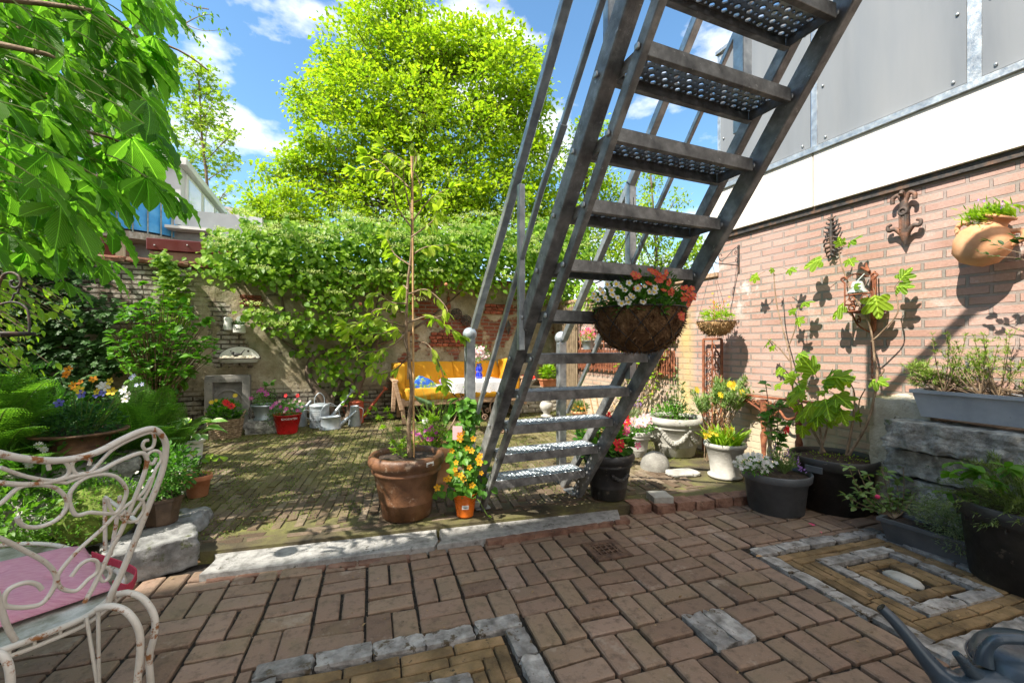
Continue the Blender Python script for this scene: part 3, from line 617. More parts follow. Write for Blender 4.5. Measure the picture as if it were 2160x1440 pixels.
for i in range(0, 24):       # two courses laid along the threshold
    for j_ in (0, 1):
        x = -2.2 + i * .205 + j_ * .1; gl.append((x, 2.83 - .109 * (x + .62) + .032 + .06 * j_, -.109 + RNG.normal() * .02, .196, .055, GZ - .008))
mb = MB(); lay(mb, gl, .0035, .03)
m, t = _new('mossy_garden_brick'); pos = t.nodes.new('ShaderNodeNewGeometry').outputs['Position']; i_ = island(t)
r = ramp(t, [(.075, .05, .035), (.12, .082, .056), (.165, .12, .085), (.23, .18, .13)], [0, .4, .75, 1]); t.links.new(i_, r.inputs[0])
spp = t.nodes.new('ShaderNodeSeparateXYZ'); t.links.new(pos, spp.inputs[0]); nearf = mrange(t, spp.outputs[1], 2.7, 3.7, -.16, .05)
nn = _n(t, 'ShaderNodeMath', operation='ADD'); t.links.new(noise_(t, pos, 1.6, 7, .65), nn.inputs[0]); t.links.new(nearf, nn.inputs[1])
c = mixc(t, mrange(t, noise_(t, pos, 20, 6, .7), .45, .7, 0, .6), r.outputs[0], (.045, .035, .025)); c = mixc(t, mrange(t, nn.outputs[0], .42, .62, .05, .6), c, (.14, .135, .035))
M['gbrick'] = finish(m, t, c, noise_(t, pos, 40, 8, .7), .008, 1, .95); struct('garden_paving', mb, M['gbrick'])
# low moss, seedlings and litter in the joints
mb = MB(); n = 90000; P = np.stack([RNG.uniform(-2.6, XW - .1, n), RNG.uniform(2.75, YB - .1, n), np.full(n, GZ - .002)], 1)
keep = [(p[1] > 2.9 - .11 * (p[0] + .6)) and noise.noise(Vector((p[0] * 1.5, p[1] * 1.5, 3.3))) + .6 * noise.noise(Vector((p[0] * 5, p[1] * 5, 1))) > (-.1 if p[1] > 3.4 else .1) for p in P]
P = P[np.array(keep)]; leaves(mb, T_LOW, P, np.array([0, 0, .6]), RNG.uniform(.007, .016, len(P)), jit=.9)
o = struct('ground_moss', mb, M['grassm'], 'stuff')
mb = MB(); n = 5200; P = np.stack([RNG.uniform(-2.2, XW - .1, n), RNG.uniform(.4, 2.5, n), RNG.uniform(-.010, .001, n)], 1); mb.stamp((np.array([[0, 0, 1], [1, 0, -.3], [-.5, .87, -.3], [-.5, -.87, -.3]]) * 1.0, [np.array([[0, 1, 2], [0, 2, 3], [0, 3, 1]])], np.zeros((4, 2))), frames(rdir(n), rdir(n), RNG.uniform(.0012, .004, n)), P); struct('joint_grit', mb, mat('grit', [(.08, .06, .04), (.3, .26, .2)], 90, 1, 0, world=True), 'stuff')
mb = MB(); n = 1900; P = np.stack([RNG.uniform(-2.6, XW - .1, n), RNG.uniform(.5, YB - .1, n), np.zeros(n)], 1); P[:, 2] = np.where(P[:, 1] > 2.75 - .11 * P[:, 0], GZ + .004, .004)
leaves(mb, T_LOW, P, np.array([1, 0, .02]), RNG.uniform(.005, .02, n), jit=.7)
struct('leaf_litter', mb, leafmat('dry_litter', (.16, .08, .03), (.4, .28, .14), .1), 'stuff')
# ================================================================ right building and garden walls
yE = 3.27
t = thing('brick_building', 'pink brick building with cream fascia band and pale grey upper panels on the right', 'building', (XW, yE, 0))
def loc(v, o): return np.asarray(v, float) - np.array(o.location)
def bx(name, a, b, mt, par, bev=0):
    a = np.array(a, float); b = np.array(b, float); mb = MB(); mb.box((a + b) / 2 - np.array(par.location if par else (0, 0, 0)), np.abs(b - a), bev=bev); return mb.build(name, mt, par)
ZB, ZT = 2.28, 2.726
bx('wall', (XW, -4, -.05), (XW + 3.5, yE, ZB + .25), M['pinkbrick'], t)
M['fascia'] = mat('cream_fascia_board', [(.62, .56, .50), (.68, .63, .57), (.72, .68, .63)], 2.5, .6, .05, spots=(.3, .2, .15), spotsize=46, spotth=.73)
M['panel'] = mat('pale_grey_panel', [(.15, .16, .172), (.19, .20, .21), (.215, .223, .232)], 2.2, .4, .05, stretch=(1, 1, .12))
ys = PX(1724, 500, XW)[1]
for (y0, y1) in ((ys + .004, yE + .06), (ys - 1.9, ys - .004), (-4, ys - 1.908)): bx('fascia_board', (XW - .055, y0, ZB), (XW + .2, y1, ZT - .02), M['fascia'], t, .002)
bx('drip_rail', (XW - .075, -4, ZT - .02), (XW + .2, yE + .08, ZT + .03), M['galv'], t, .004)
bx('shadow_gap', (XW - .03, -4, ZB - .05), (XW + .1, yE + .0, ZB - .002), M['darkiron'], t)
y1 = PX(1722, 300, XW)[1]; y2 = PX(2060, 100, XW)[1]
zp = 4.08
bl_ = [(-4, y2 - .035), (y2 + .035, y1 - .03), (y1 + .03, yE - .05)]
for (a, b) in bl_:
    p = bx('cladding_panel', (XW - .03, a, ZT + .05), (XW - .018, b, zp), M['panel'], t, .002)
    mb = MB()
    for yy in np.linspace(a + .06, b - .06, max(2, int((b - a) / .45) + 1)): mb.rock(loc((XW - .036, yy, ZT + .085), t), (.014, .02, .02), n=3, boxy=0, rough=0)
    for zz in (ZT + .5, ZT + 1.0):
        for yy in (a + .04, b - .04): mb.rock(loc((XW - .036, yy, zz), t), (.014, .02, .02), n=3, boxy=0, rough=0)
    mb.build('rivet', M['galv'], t)
for yy, w in ((y1, .035), (y2, .05), (yE - .03, .03)): bx('steel_upright', (XW - .028, yy - w * .7, ZT + .03), (XW + .03, yy + w * .7, zp + .02), M['galv'], t, .003)
bx('top_rail', (XW - .05, -4, zp + .02), (XW + .03, yE, zp + .06), M['galv'], t, .004)
bx('parapet', (XW + .2, -4, ZB + .25), (XW + 3.5, yE - .3, ZB + .5), M['concrete'], t)
t = thing('garden_side_wall', 'lower brick garden wall with yellow stain running on beyond the pink building', 'wall', (XW, yE, 0))
bx('wall', (XW + .002, yE, -.05), (XW + .25, YB + .3, 1.86), M['pinkbrick'], t)
bx('coping', (XW - .02, yE + .002, 1.86), (XW + .27, YB + .3, 1.91), mat('weathered_coping', [(.3, .2, .13), (.42, .28, .18)], 6, .9, .5), t, .006)
# rear wall, uneven surface, built as a real displaced sheet over a solid core
x0, x1, z1 = -9.0, XW + .3, 2.2
nxx, nzz = 300, 60; X = np.linspace(x0, x1, nxx); Z = np.linspace(-.05, z1, nzz); V = []
for z in Z:
    for x in X: V.append([x, YB + .03 * noise.noise(Vector((x * 1.1, z * 1.3, 0))) + .014 * noise.noise(Vector((x * 6, z * 6, 3))) + (.01 * z), z])
mb = MB(); ii = np.arange((nzz - 1) * nxx).reshape(nzz - 1, nxx)[:, :-1].ravel(); mb.add(np.array(V), np.stack([ii, ii + 1, ii + nxx + 1, ii + nxx], 1), smooth=True)
mb.box(((x0 + x1) / 2, YB + .22, z1 / 2 - .03), (x1 - x0 - .01, .3, z1))
t = thing('garden_wall', 'old peeling whitewashed brick wall along the rear of the garden', 'wall', (0, 0, 0)); mb.build('wall', M['oldwall'], t)
mb = MB()
for k in range(40):
    x = x0 + .3 + k * .325; mb.rock((x, YB + .14, z1 + .02 + .012 * math.sin(k * 1.7)), (.32, .36, .07), rz=random.uniform(-.03, .03), rough=.08, seed=k, n=5, boxy=.85)
mb.build('coping', mat('tile_coping', [(.12, .05, .03), (.24, .10, .06), (.2, .18, .12)], 7, .9, .6, world=True), t)
def niche(a, b, c_, d_, nm='brick_recess'):
    p = PY(a, b, YB); q = PY(c_, d_, YB); mb = MB(); w = q[0] - p[0]; h = p[2] - q[2]; cx, cz = (p[0] + q[0]) / 2, (p[2] + q[2]) / 2
    n = max(2, round(h / .062)); 
    for r_ in range(n):
        k = max(1, round(w / .11))
        for j in range(k):
            mb.box((p[0] + w * (j + .5 + (.25 if r_ % 2 else -.0)) / (k + .25), YB - .01, q[2] + h * (r_ + .5) / n), (w / (k + .3) * .94, .05, h / n * .84), bev=.006)
    mb.build(nm, mat('bare_old_red_brick', [(.13, .03, .015), (.24, .065, .035), (.32, .12, .07)], 14, .9, .7, isl=.35, world=True), t)
niche(506, 621, 556, 647); niche(905, 700, 1000, 731); niche(1020, 640, 1085, 664)
# ================================================================ steel staircase
YF = 2.756; SL = .79
def ly(z, off=0): return YF - SL * (z - GZ) + off
st = thing('steel_staircase', 'open galvanised steel staircase with perforated treads rising over the yard', 'staircase', (1.28, 2.75, GZ))
sl_ = lambda q: np.array(q, float) - np.array(st.location)
ZTOP = 3.35; up = (1, 0, 0)
def stringer(x, off, w, h):
    mb = MB(); mb.beam(sl_((x, ly(GZ - .0, off), GZ)), sl_((x, ly(ZTOP, off), ZTOP)), h, w, up=up, bev=.004); return mb.build('stringer', M['galvd'], st)
XL, XR = .93, 1.64
stringer(XL, -.0, .03, .05); stringer(XL - .035, .175, .038, .082)
mb = MB(); mb.beam(sl_((XL - .008, ly(.1, .13), .1)), sl_((XL - .008, ly(ZTOP, .13), ZTOP)), .012, .03, up=up, bev=.002)
mb.build('flange', M['galvd'], st)
stringer(XR + .02, -.0, .042, .085); stringer(XR + .02, .19, .045, .055)
# perforated tread: plate with real round holes (large and small, staggered)
def tread_mesh():
    mb = MB(); W = XR - XL - .03; Dp = .175; nx, ny = 23, 6; cx, cy = W / nx, Dp / ny
    def cell(x, y, r):
        k = 8; A = np.arange(k) * 2 * math.pi / k + math.pi / 8; hx, hy = cx / 2, cy / 2; V = []
        for a in A:
            c_, s_ = math.cos(a), math.sin(a); s2 = min(hx / abs(c_), hy / abs(s_)); V.append([x + c_ * s2, y + s_ * s2, 0])
        for zz, rr in ((.0, r * 1.25), (.004, r), (-.003, r)):
            for a in A: V.append([x + math.cos(a) * rr, y + math.sin(a) * rr, zz])
        # corner points to close cell
        V += [[x + hx, y + hy, 0], [x - hx, y + hy, 0], [x - hx, y - hy, 0], [x + hx, y - hy, 0]]
        Fs = []
        for i in range(k):
            j = (i + 1) % k
            for a in (0, 1, 2): Fs.append((a * k + i, a * k + j, (a + 1) * k + j, (a + 1) * k + i))
        for q, i in ((0, 0), (1, 2), (2, 4), (3, 6)): Fs.append((i, 4 * k + q, i + 1))
        mb.add(V, Fs)
    for i in range(nx):
        for j in range(ny): cell(-W / 2 + cx * (i + .5), -Dp / 2 + cy * (j + .5), (.0105 if (i + j) % 2 == 0 else .0055))
    return mb, W, Dp
tm, TW_, TD_ = tread_mesh(); deck0 = None
for k in range(15):
    z = .262 + .206 * k; yc = ly(z, .085) ; root = sl_(((XL + XR) / 2, yc, z + .022))
    if deck0 is None: deck0 = tm.build('tread', M['zinc'], st, root); o = deck0
    else: o = deck0.copy(); COL.objects.link(o); o.location = root
    mb = MB()
    for s_ in (-1, 1):
        mb.box((0, s_ * (TD_ / 2 + .004), -.022), (TW_ + .006, .008, .052), bev=.002)
        mb.box((0, s_ * (TD_ / 2 - .006), -.045), (TW_ + .004, .02, .005), bev=.001)
        mb.box((s_ * (TW_ / 2 + .003), 0, -.018), (.006, TD_ - .004, .045), bev=.001)
    if k == 0: fr0 = mb.build('tread_frame', M['galvd'], o)
    else: f = fr0.copy(); COL.objects.link(f); f.parent = o
def tub(name, pts, w, mt='galv', par=st, round_=False, flat=1.0):
    mb = MB(); P = [sl_(p) for p in pts]
    if round_: mb.tube(P, w / 2, 8)
    else:
        for a, b in zip(P[:-1], P[1:]):
            v = np.abs((b - a) / np.linalg.norm(b - a)); mb.beam(a, b + (b - a) / np.linalg.norm(b - a) * w * .3, w, w * flat, up=(1, 0, 0) if v[2] > .3 else (0, 0, 1), bev=.003)
    return mb.build(name, M[mt], par)
xl = .87; xr = 1.69
def ex(p, q, t): p = np.array(p); q = np.array(q); return p + (q - p) * t
a = PX(1000, 690, xl); b = PX(1090, 378, xl); c = PX(1195, 0, xl); tub('handrail', [a, b, ex(b, c, 2.0)], .042)
a = PX(1003, 885, xl); b = PX(1142, 400, xl); b2 = PX(1186, 268, xl); c = PX(1270, 0, xl); tub('mid_rail', [a, b, b2, ex(b2, c, 2.0)], .024)
mb = MB(); d = b2 - b; mb.beam(sl_(b + d * .55), sl_(b2 + d * .05), .032, .032, up=up); mb.build('rail_sleeve', M['galv'], st)
nb = PX(991, 708, xl); tub('newel_post', [(nb[0], nb[1], GZ), (nb[0], nb[1], nb[2] - .03)], .062)
def ball(p, r):
    mb = MB(); prof = [(r * math.cos(a), r * math.sin(a)) for a in np.linspace(-1.2, math.pi / 2, 12)]; prof[-1] = (.0005, r); mb.lathe(prof, 20, c=sl_(p)); mb.lathe([(.034, -.05), (.036, -.03), (.03, -.02)], 16, c=sl_(p)); mb.build('ball_cap', M['zinc'], st)
ball(nb + [0, 0, .01], .048)
pb = PX(1099, 385, xl); tub('baluster', [(xl, pb[1], 1.13), (xl, pb[1], pb[2] - .02)], .032)
pb = PX(1286, 100, .925); tub('baluster', [(.925, pb[1], 2.12), (.925, pb[1], 3.5)], .036)
R_ = [PX(q[0], q[1], xr) for q in ((1190, 715), (1240, 608), (1298, 480), (1330, 390), (1370, 287), (1393, 217), (1440, 117), (1467, 50))]
fb = None
for k in range(12):
    z = .262 + .206 * k
    for x_, o_ in ((XL - .022, -.0), (XR - .0, -.0), (XL - .063, .175)):
        mb = MB(); mb.rock((0, 0, 0), (.012, .024, .024), n=4, boxy=.2, rough=0)
        if fb is None: fb = mb.build('bolt', M['galv'], st)
        else: b_ = fb.copy(); COL.objects.link(b_); fb2 = b_; b_.location = sl_((x_, ly(z, o_), z))
fb.location = sl_((XL - .022, ly(.262), .262))
tub('handrail', [R_[0], R_[3], ex(R_[3], R_[-1], 3.3)], .045)
Q_ = [PX(q[0], q[1], xr) for q in ((1197, 870), (1267, 707), (1338, 549), (1390, 437), (1457, 300), (1547, 83))]
tub('mid_rail', [Q_[0], Q_[2], ex(Q_[2], Q_[-1], 1.8)], .024)
mb = MB(); mb.beam(sl_(Q_[1] - (Q_[1] - Q_[0]) * .1), sl_(Q_[1] + (Q_[2] - Q_[1]) * .2), .034, .034, up=up); mb.build('rail_sleeve', M['galv'], st)
nb = PX(1184, 715, xr); tub('newel_post', [(nb[0], nb[1], GZ), (nb[0], nb[1], nb[2] - .03)], .062); ball(nb + [0, 0, .01], .052)
pb = PX(1330, 400, xr); tub('baluster', [(xr, pb[1], .95), (xr, pb[1], pb[2])], .05)
pb = PX(1566, 120, xr); tub('baluster', [(xr, pb[1], 2.1), (xr, pb[1], 3.6)], .055)
for x_ in (XR + .02, XL): mb = MB(); mb.box(sl_((x_, YF + .04, GZ + .01)), (.1, .14, .012), bev=.002); mb.build('foot_plate', M['galv'], st)
mb = MB(); zz = ZTOP; mb.box(sl_(((XL + XR) / 2, ly(zz) - .5, zz + .02)), (.95, 1.0, .05), bev=.004); mb.build('landing', M['galvd'], st)
# ================================================================ buildings behind (left)
t = thing('grey_building', 'grey rendered house behind the garden wall with white roof room and blue screened balcony', 'building', PY(330, 540, 10) * [1, 1, 0])
M['render'] = mat('grey_render', [(.26, .28, .30), (.34, .36, .38), (.40, .41, .42)], 3, .9, .4, 40)
M['renderl'] = mat('white_render', [(.55, .56, .58), (.64, .65, .66)], 3, .8, .1)
M['render2'] = mat('tan_render', [(.33, .28, .22), (.42, .36, .30)], 4, .9, .3)
def pbx(name, pa, pb_, y0, y1, mt, par=t, dz=0, bev=0.0):    # box whose front (y0) spans two pixels
    a = PY(pa[0], pa[1], y0); b = PY(pb_[0], pb_[1], y0); return bx(name, (a[0], y0, b[2]), (b[0], y1, a[2]), mt, par, bev)
a = PY(225, 400, 10); b = PY(366, 560, 10); bx('wall', (a[0], 10, 0), (b[0], 14, a[2] + .2), M['render'], t)
a = PY(360, 425, 9.9); b = PY(470, 500, 9.9); bx('roof_terrace_wall', (a[0], 10.4, b[2]), (b[0] + .6, 14, a[2]), M['renderl'], t)
pbx('balcony_slab', (347, 473), (440, 487), 9.6, 10.6, M['white']); pbx('lower_wall', (347, 488), (470, 560), 9.9, 12, M['render'])
a = PY(335, 345, 9.9); b = PY(381, 440, 9.9); pent = bx('roof_room', (a[0] - .8, 9.9, b[2] - .3), (b[0], 14.5, a[2]), M['renderl'], t)
bx('roof_fascia', (a[0] - 1, 9.8, a[2] + .003), (b[0] + .12, 14.7, a[2] + .14), M['white'], t, .01)
M['glass'] = mat('window_glass', [(.25, .38, .5), (.35, .5, .62)], 2, .08, 0, spec=1)
for k in range(4):
    y = 10.15 + k * 1.08; o = bx('window_frame', (b[0] + .002, y, a[2] - .75), (b[0] + .04, y + 1.0, a[2] - .05), M['white'], t, .005); mb = MB(); mb.box(loc((b[0] + .045, y + .5, a[2] - .4), t), (.012, .82, .56)); mb.build('pane', M['glass'], o)
bx('tiled_band', (b[0] - 1.3, 9.86, b[2] - .45), (b[0] - .1, 9.98, b[2] - .12), M['render2'], t)
# curved balcony
bc = PY(226, 478, 9.35); bl2 = loc(bc, t); mb = MB(); aa = np.linspace(-math.pi, 0, 40)
def arc(r, z, yo=0): return [[bl2[0] + r * math.cos(q) * 1.0, bl2[1] + r * .85 * math.sin(q) + .8, z] for q in aa]
rb = .86; zb0 = bl2[2] - .14
V = arc(rb, zb0) + arc(rb, zb0 + .12); k = len(aa); mb.add(V, [tuple(range(k)), tuple(range(k, 2 * k))[::-1]] + [(i, i + 1, k + i + 1, k + i) for i in range(k - 1)]); bs = mb.build('balcony_floor', mat('balcony_concrete', [(.2, .18, .14), (.34, .3, .24), (.5, .48, .44)], 7, .9, .5, stretch=(.4, 6, 1)), t)
mb = MB(); V = arc(rb - .03, zb0 + .16) + arc(rb - .03, zb0 + .78); mb.add(V, [(i, i + 1, k + i + 1, k + i) for i in range(k - 1)], smooth=True); mb.build('blue_screen', mat('blue_screen_cloth', [(.03, .25, .6), (.06, .36, .75), (.12, .45, .8)], 4, .6, .3, 30), t)
mb = MB()
for q in range(0, k, 3): p = arc(rb, 0)[q]; mb.box((p[0], p[1], zb0 + .45), (.018, .018, .7))
mb.tube(arc(rb, zb0 + .8), .02, 6); mb.build('railing', M['galv'], t)
t = thing('red_capped_shed', 'low shed with a dark red metal roof edge just behind the garden wall', 'shed', PY(400, 540, 7.3) * [1, 1, 0])
a = PY(308, 507, 7.3); b = PY(560, 536, 7.3); bx('wall', (a[0] + .03, 7.33, 0), (b[0], 9.3, a[2] - .13), mat('shed_board', [(.2, .11, .08), (.28, .17, .12)], 5, .8, .3), t)
o = bx('roof_edge', (a[0], 7.3, a[2] - .12), (b[0] + .3, 9.4, a[2] + .04), mat('dark_red_metal', [(.085, .012, .012), (.11, .018, .017)], 3, .4, .1), t, .008)
mb = MB()
for q in (326, 395, 462): p = loc(PY(q, 517, 7.295), t); mb.rock(p, (.02, .02, .02), n=3, boxy=0, rough=0)
mb.build('rivet', M['galv'], o)
t = thing('slatted_roof_house', 'distant house with a pale tiled roof between the slim tree and the hedge', 'building', PY(500, 480, 16) * [1, 1, 0])
a = PY(440, 396, 16); b = PY(548, 480, 16); bx('wall', (a[0], 16.2, 0), (b[0], 20, b[2]), M['renderl'], t)
mb = MB(); n = 13
for k in range(n):
    z0_ = b[2] + (a[2] - b[2]) * k / n; mb.box(loc(((a[0] + b[0]) / 2, 16 + k * .16, z0_ + (a[2] - b[2]) / n / 2), t), (b[0] - a[0], .05, (a[2] - b[2]) / n * .82)); mb.box(loc(((a[0] + b[0]) / 2, 16.06 + k * .16, z0_ + (a[2] - b[2]) / n / 2), t), (b[0] - a[0] - .05, .04, (a[2] - b[2]) / n * 1.05))
mb.build('roof', mat('pale_roof_tile', [(.42, .37, .34), (.52, .47, .44)], 3, .8, .1), t)
t = thing('old_brick_house', 'old brick house mostly hidden behind the chestnut leaves at the far left', 'building', PY(60, 500, 8.9) * [1, 1, 0])
a = PY(-500, 130, 8.9); b = PY(178, 560, 8.9); bx('wall', (a[0], 8.9, 0), (b[0], 13, 4.3), M['farbrick'], t)
bx('cornice', (a[0], 8.8, 4.302), (b[0] + .1, 13.1, 4.5), M['render2'], t, .02)
for px_ in (30, 140):
    c_ = PY(px_, 300, 8.88); o = bx('window_frame', (c_[0] - .35, 8.86, c_[2] - .5), (c_[0] + .35, 8.93, c_[2] + .6), M['white'], t, .01); mb = MB(); mb.box(loc((c_[0], 8.85, c_[2] + .05), t), (.58, .02, .96)); mb.build('pane', M['glass'], o)
c_ = PY(215, 535, 9.6); o = bx('lintel_frame', (c_[0] - .5, 9.55, c_[2] - .35), (c_[0] + .32, 9.62, c_[2] + .28), mat('cream_frame', [(.6, .5, .33), (.66, .56, .4)], 4, .6, 0), t, .01)
mb = MB(); mb.box(loc((c_[0] - .1, 9.54, c_[2] - .1), t), (.6, .02, .55)); mb.build('shutter', mat('red_brown_shutter', [(.15, .03, .02), (.2, .05, .03)], 4, .6, 0), o)
bx('rear_wing', (c_[0] - 2, 9.66, 0), (c_[0] + .3, 9.99, c_[2] + .6), M['farbrick'], t)
# neighbouring house to the left, out of frame: it throws the shade over the front paving
t = thing('side_house', 'tall brick neighbour house standing left of the yard, outside the view', 'building', (-5.2, -2, 0))
YN = .52; bx('wall', (-9, -9, -.05), (-3.1, YN, 8.55), M['sidebrick'], t); bx('roof', (-9.2, -9.2, 8.552), (-2.95, YN + .1, 8.7), M['render2'], t)
for yy in (-1.6, .4):
    for zz in (1.0, 3.8, 6.5):
        o = bx('window_frame', (-3.12, yy - .5, zz), (-3.06, yy + .5, zz + 1.5), M['white'], t, .01); mb = MB(); mb.box(loc((-3.052, yy, zz + .75), t), (.01, .84, 1.34)); mb.build('pane', M['glass'], o)

# ================================================================ trees
T_LOWW = tri_leaf(.36, .1, .2)
def crown_tree(name, label, lobes, D, T, size, n, clump, mt, trunk, tr, group=None, depth=.8, cr_=.22, branch=True, up_=(0, 0, .2), zcut=None):
    bp = np.array(trunk[0], float); o = thing(name, label, 'tree', (bp[0], bp[1], 0), group=group); L_ = np.array([bp[0], bp[1], 0])
    W = []; A = []
    for (px, py, rx, ry) in lobes:
        c_ = PD(px, py, D + random.uniform(-.4, .4)); rr = np.array([rx / F * D, rx / F * D * depth, ry / F * D]); W.append((c_ - L_, rr)); A.append(rx * ry)
    A = np.array(A) / sum(A); mb = MB()
    for (c_, rr), w in zip(W, A):
        k = max(int(n * w / clump), 3); cc, dd = blob(k, c_, rr, .45); s0 = D * .012
        P = np.repeat(cc, clump, 0) + RNG.normal(size=(k * clump, 3)) * cr_ * np.array([1, 1, .55]); Dd = np.repeat(dd, clump, 0) + np.array([0, 0, -.1])
        leaves(mb, T, P, Dd, size * RNG.uniform(.5, 1.25, len(P)), m=0, jit=.8)
    mb.build('crown', mt, o)
    mb = MB(); tp = [np.array(p) - L_ for p in trunk]; sp_ = smooth_path(tp, 5); mb.tube(sp_, [tr, tr * .35], 9)
    if branch:
        for (c_, rr) in W:
            i = int(np.argmin(np.abs(sp_[:, 2] - (c_[2] - rr[2] - .4)))); s_ = sp_[i]; mid = (s_ + c_) / 2 + np.array([0, 0, -.15 * np.linalg.norm(c_ - s_) * .3])
            q = bez(s_, mid, c_, 8); mb.tube(q, [tr * .3, tr * .05], 5)
            for e in range(5):
                dd = rdir(1)[0] * rr * .9; dd[2] = abs(dd[2]); mb.tube(bez(q[4 + e % 3], (q[5] + c_ + dd) / 2, c_ + dd, 5), [tr * .13, tr * .03], 4, caps=False)
    mb.build('trunk', M['bark'], o); return o
D = 11.5
lob = [(random.gauss(880, 120), random.uniform(60, 480), random.uniform(22, 42), random.uniform(14, 26)) for _ in range(36)] + [(800, 40, 62, 60), (862, 20, 60, 50), (760, 110, 85, 60), (700, 150, 55, 45), (1035, 110, 82, 55), (960, 110, 80, 60), (880, 140, 90, 80), (760, 200, 90, 55), (680, 210, 60, 40), (1060, 180, 90, 60), (900, 240, 110, 60), (1100, 260, 70, 60), (740, 290, 100, 50), (1010, 290, 120, 60), (690, 350, 70, 50), (830, 340, 110, 60), (940, 390, 120, 60), (1100, 350, 85, 60), (780, 430, 110, 60), (1050, 440, 130, 60), (660, 300, 35, 25), (1140, 310, 40, 30), (650, 190, 30, 20), (900, 480, 150, 50), (1160, 440, 60, 50), (620, 350, 40, 40), (600, 440, 50, 40), (1180, 500, 60, 50), (640, 240, 34, 24), (1125, 200, 30, 40), (1120, 120, 24, 30)]
tb = PD(890, 560, 11.8); tr_ = [(tb[0], tb[1], 0), (tb[0] + .05, tb[1], 2.5), tuple(PD(880, 400, 11.7)), tuple(PD(895, 200, 11.6)), tuple(PD(905, 60, 11.6))]
crown_tree('broadleaf_tree', 'tall bushy bright yellow-green tree standing behind the garden wall, the largest crown', lob, D, T_LOWW, .125, 64000, 14, M['L_bright'], tr_, .15, depth=1.0, cr_=.15)
tb = PD(432, 520, 12.0); D = 12
lob = [(415, 150, 28, 22), (400, 190, 40, 25), (440, 175, 25, 30), (455, 210, 20, 25), (395, 240, 45, 30), (440, 250, 32, 30), (400, 290, 45, 22), (470, 300, 28, 25), (440, 340, 50, 25), (400, 350, 30, 20), (485, 285, 20, 15), (488, 345, 22, 14), (440, 420, 30, 20), (405, 410, 20, 16), (480, 400, 20, 12), (425, 465, 34, 22), (460, 500, 40, 25), (420, 500, 30, 20)]
crown_tree('slim_tree', 'slim young tree with thin grey trunk in front of the white roof room', lob, D, T_STAR, .15, 2600, 8, M['L_thin'], [(tb[0], tb[1], 0), tuple(PD(440, 480, 12)), tuple(PD(436, 380, 12)), tuple(PD(425, 280, 12)), tuple(PD(420, 170, 12))], .055, cr_=.14)
lob = [(545, 430, 30, 35), (580, 460, 40, 35), (620, 440, 35, 40), (650, 470, 45, 30), (520, 470, 30, 25), (600, 400, 20, 20)]
tb = PD(590, 520, 10)
crown_tree('garden_shrub', 'yellow-green shrub topping the wall between the tiled roof and the big tree', lob, 10, T_LOW, .11, 4200, 9, M['L_bright'], [(tb[0], tb[1], 0), tuple(PD(590, 500, 10)), tuple(PD(590, 440, 10))], .06, cr_=.13)
lob = [(1230, 300, 30, 40), (1250, 380, 50, 50), (1200, 460, 60, 50), (1290, 420, 40, 45), (1300, 500, 60, 40), (1250, 540, 70, 40), (1215, 350, 30, 40), (1330, 560, 70, 30), (1265, 270, 14, 18), (1180, 540, 70, 40)]
tb = PD(1240, 600, 12)
crown_tree('background_tree', 'medium green-yellow tree seen through the stair rails right of the big tree', lob, 12, T_LOW, .125, 9000, 9, M['L_bright'], [(tb[0], tb[1], 0), tuple(PD(1240, 560, 12)), tuple(PD(1235, 420, 12)), tuple(PD(1240, 300, 12))], .09, cr_=.16)
lob = [(1375, 380, 16, 25), (1360, 430, 25, 25), (1395, 460, 22, 22), (1430, 420, 14, 14), (1420, 545, 45, 25), (1460, 530, 26, 20), (1475, 525, 20, 16), (1390, 500, 26, 22), (1345, 500, 30, 20)]
tb = PD(1385, 600, 10.5)
crown_tree('background_tree', 'sparse young tree with leafy twigs showing between the stair and the garden side wall', lob, 10.5, T_LOW, .11, 2600, 8, M['L_thin'], [(tb[0], tb[1], 0), tuple(PD(1385, 560, 10.5)), tuple(PD(1372, 360, 10.5))], .05, cr_=.12)
# chestnut at the left: palmate compound leaves
ch = thing('chestnut_tree', 'horse chestnut hanging its large palmate leaves over the left of the yard', 'tree', (-3.4, 3.0, 0))
chl = np.array([-3.4, 3.0, 0]); mb = MB(); twg = MB()
POLY = [(-120, -80), (300, -80), (360, -10), (400, 30), (330, 70), (345, 120), (372, 190), (385, 260), (365, 300), (405, 395), (360, 440), (280, 420), (250, 500), (275, 590), (220, 560), (150, 600), (100, 620), (60, 560), (-120, 520)]
def inpoly(x, y):
    c_ = False; j = len(POLY) - 1
    for i in range(len(POLY)):
        if (POLY[i][1] > y) != (POLY[j][1] > y) and x < (POLY[j][0] - POLY[i][0]) * (y - POLY[i][1]) / (POLY[j][1] - POLY[i][1]) + POLY[i][0]: c_ = not c_
        j = i
    return c_
def chest_leaf(p, out, s):
    out = np.array(out); out /= np.linalg.norm(out); up_ = np.array([0, 0, 1.]) + .35 * rdir(1)[0]; x = np.cross(out, up_); x /= np.linalg.norm(x); z = np.cross(x, out); n = random.choice((5, 6, 7))
    for i in range(n):
        a = math.radians(-95 + 190 * i / (n - 1)); l = s * (1 - .42 * abs(a) / 1.65) * random.uniform(.9, 1.08)
        d = out * math.cos(a) + .12 * rdir(1)[0] + x * math.sin(a) + np.array([0, 0, -.2 - .25 * random.random()]); mb.stamp(T_CHEST, frames([d], [z + .25 * rdir(1)[0]], [l], 1.05), np.array([p]), smooth=True)
    q = p - out * s * .9 + np.array([0, 0, -.02]); twg.tube(bez(q, (q + p) / 2 + [0, 0, s * .12], p, 5), .0028, 4, caps=False)
    return q
cnt = 0
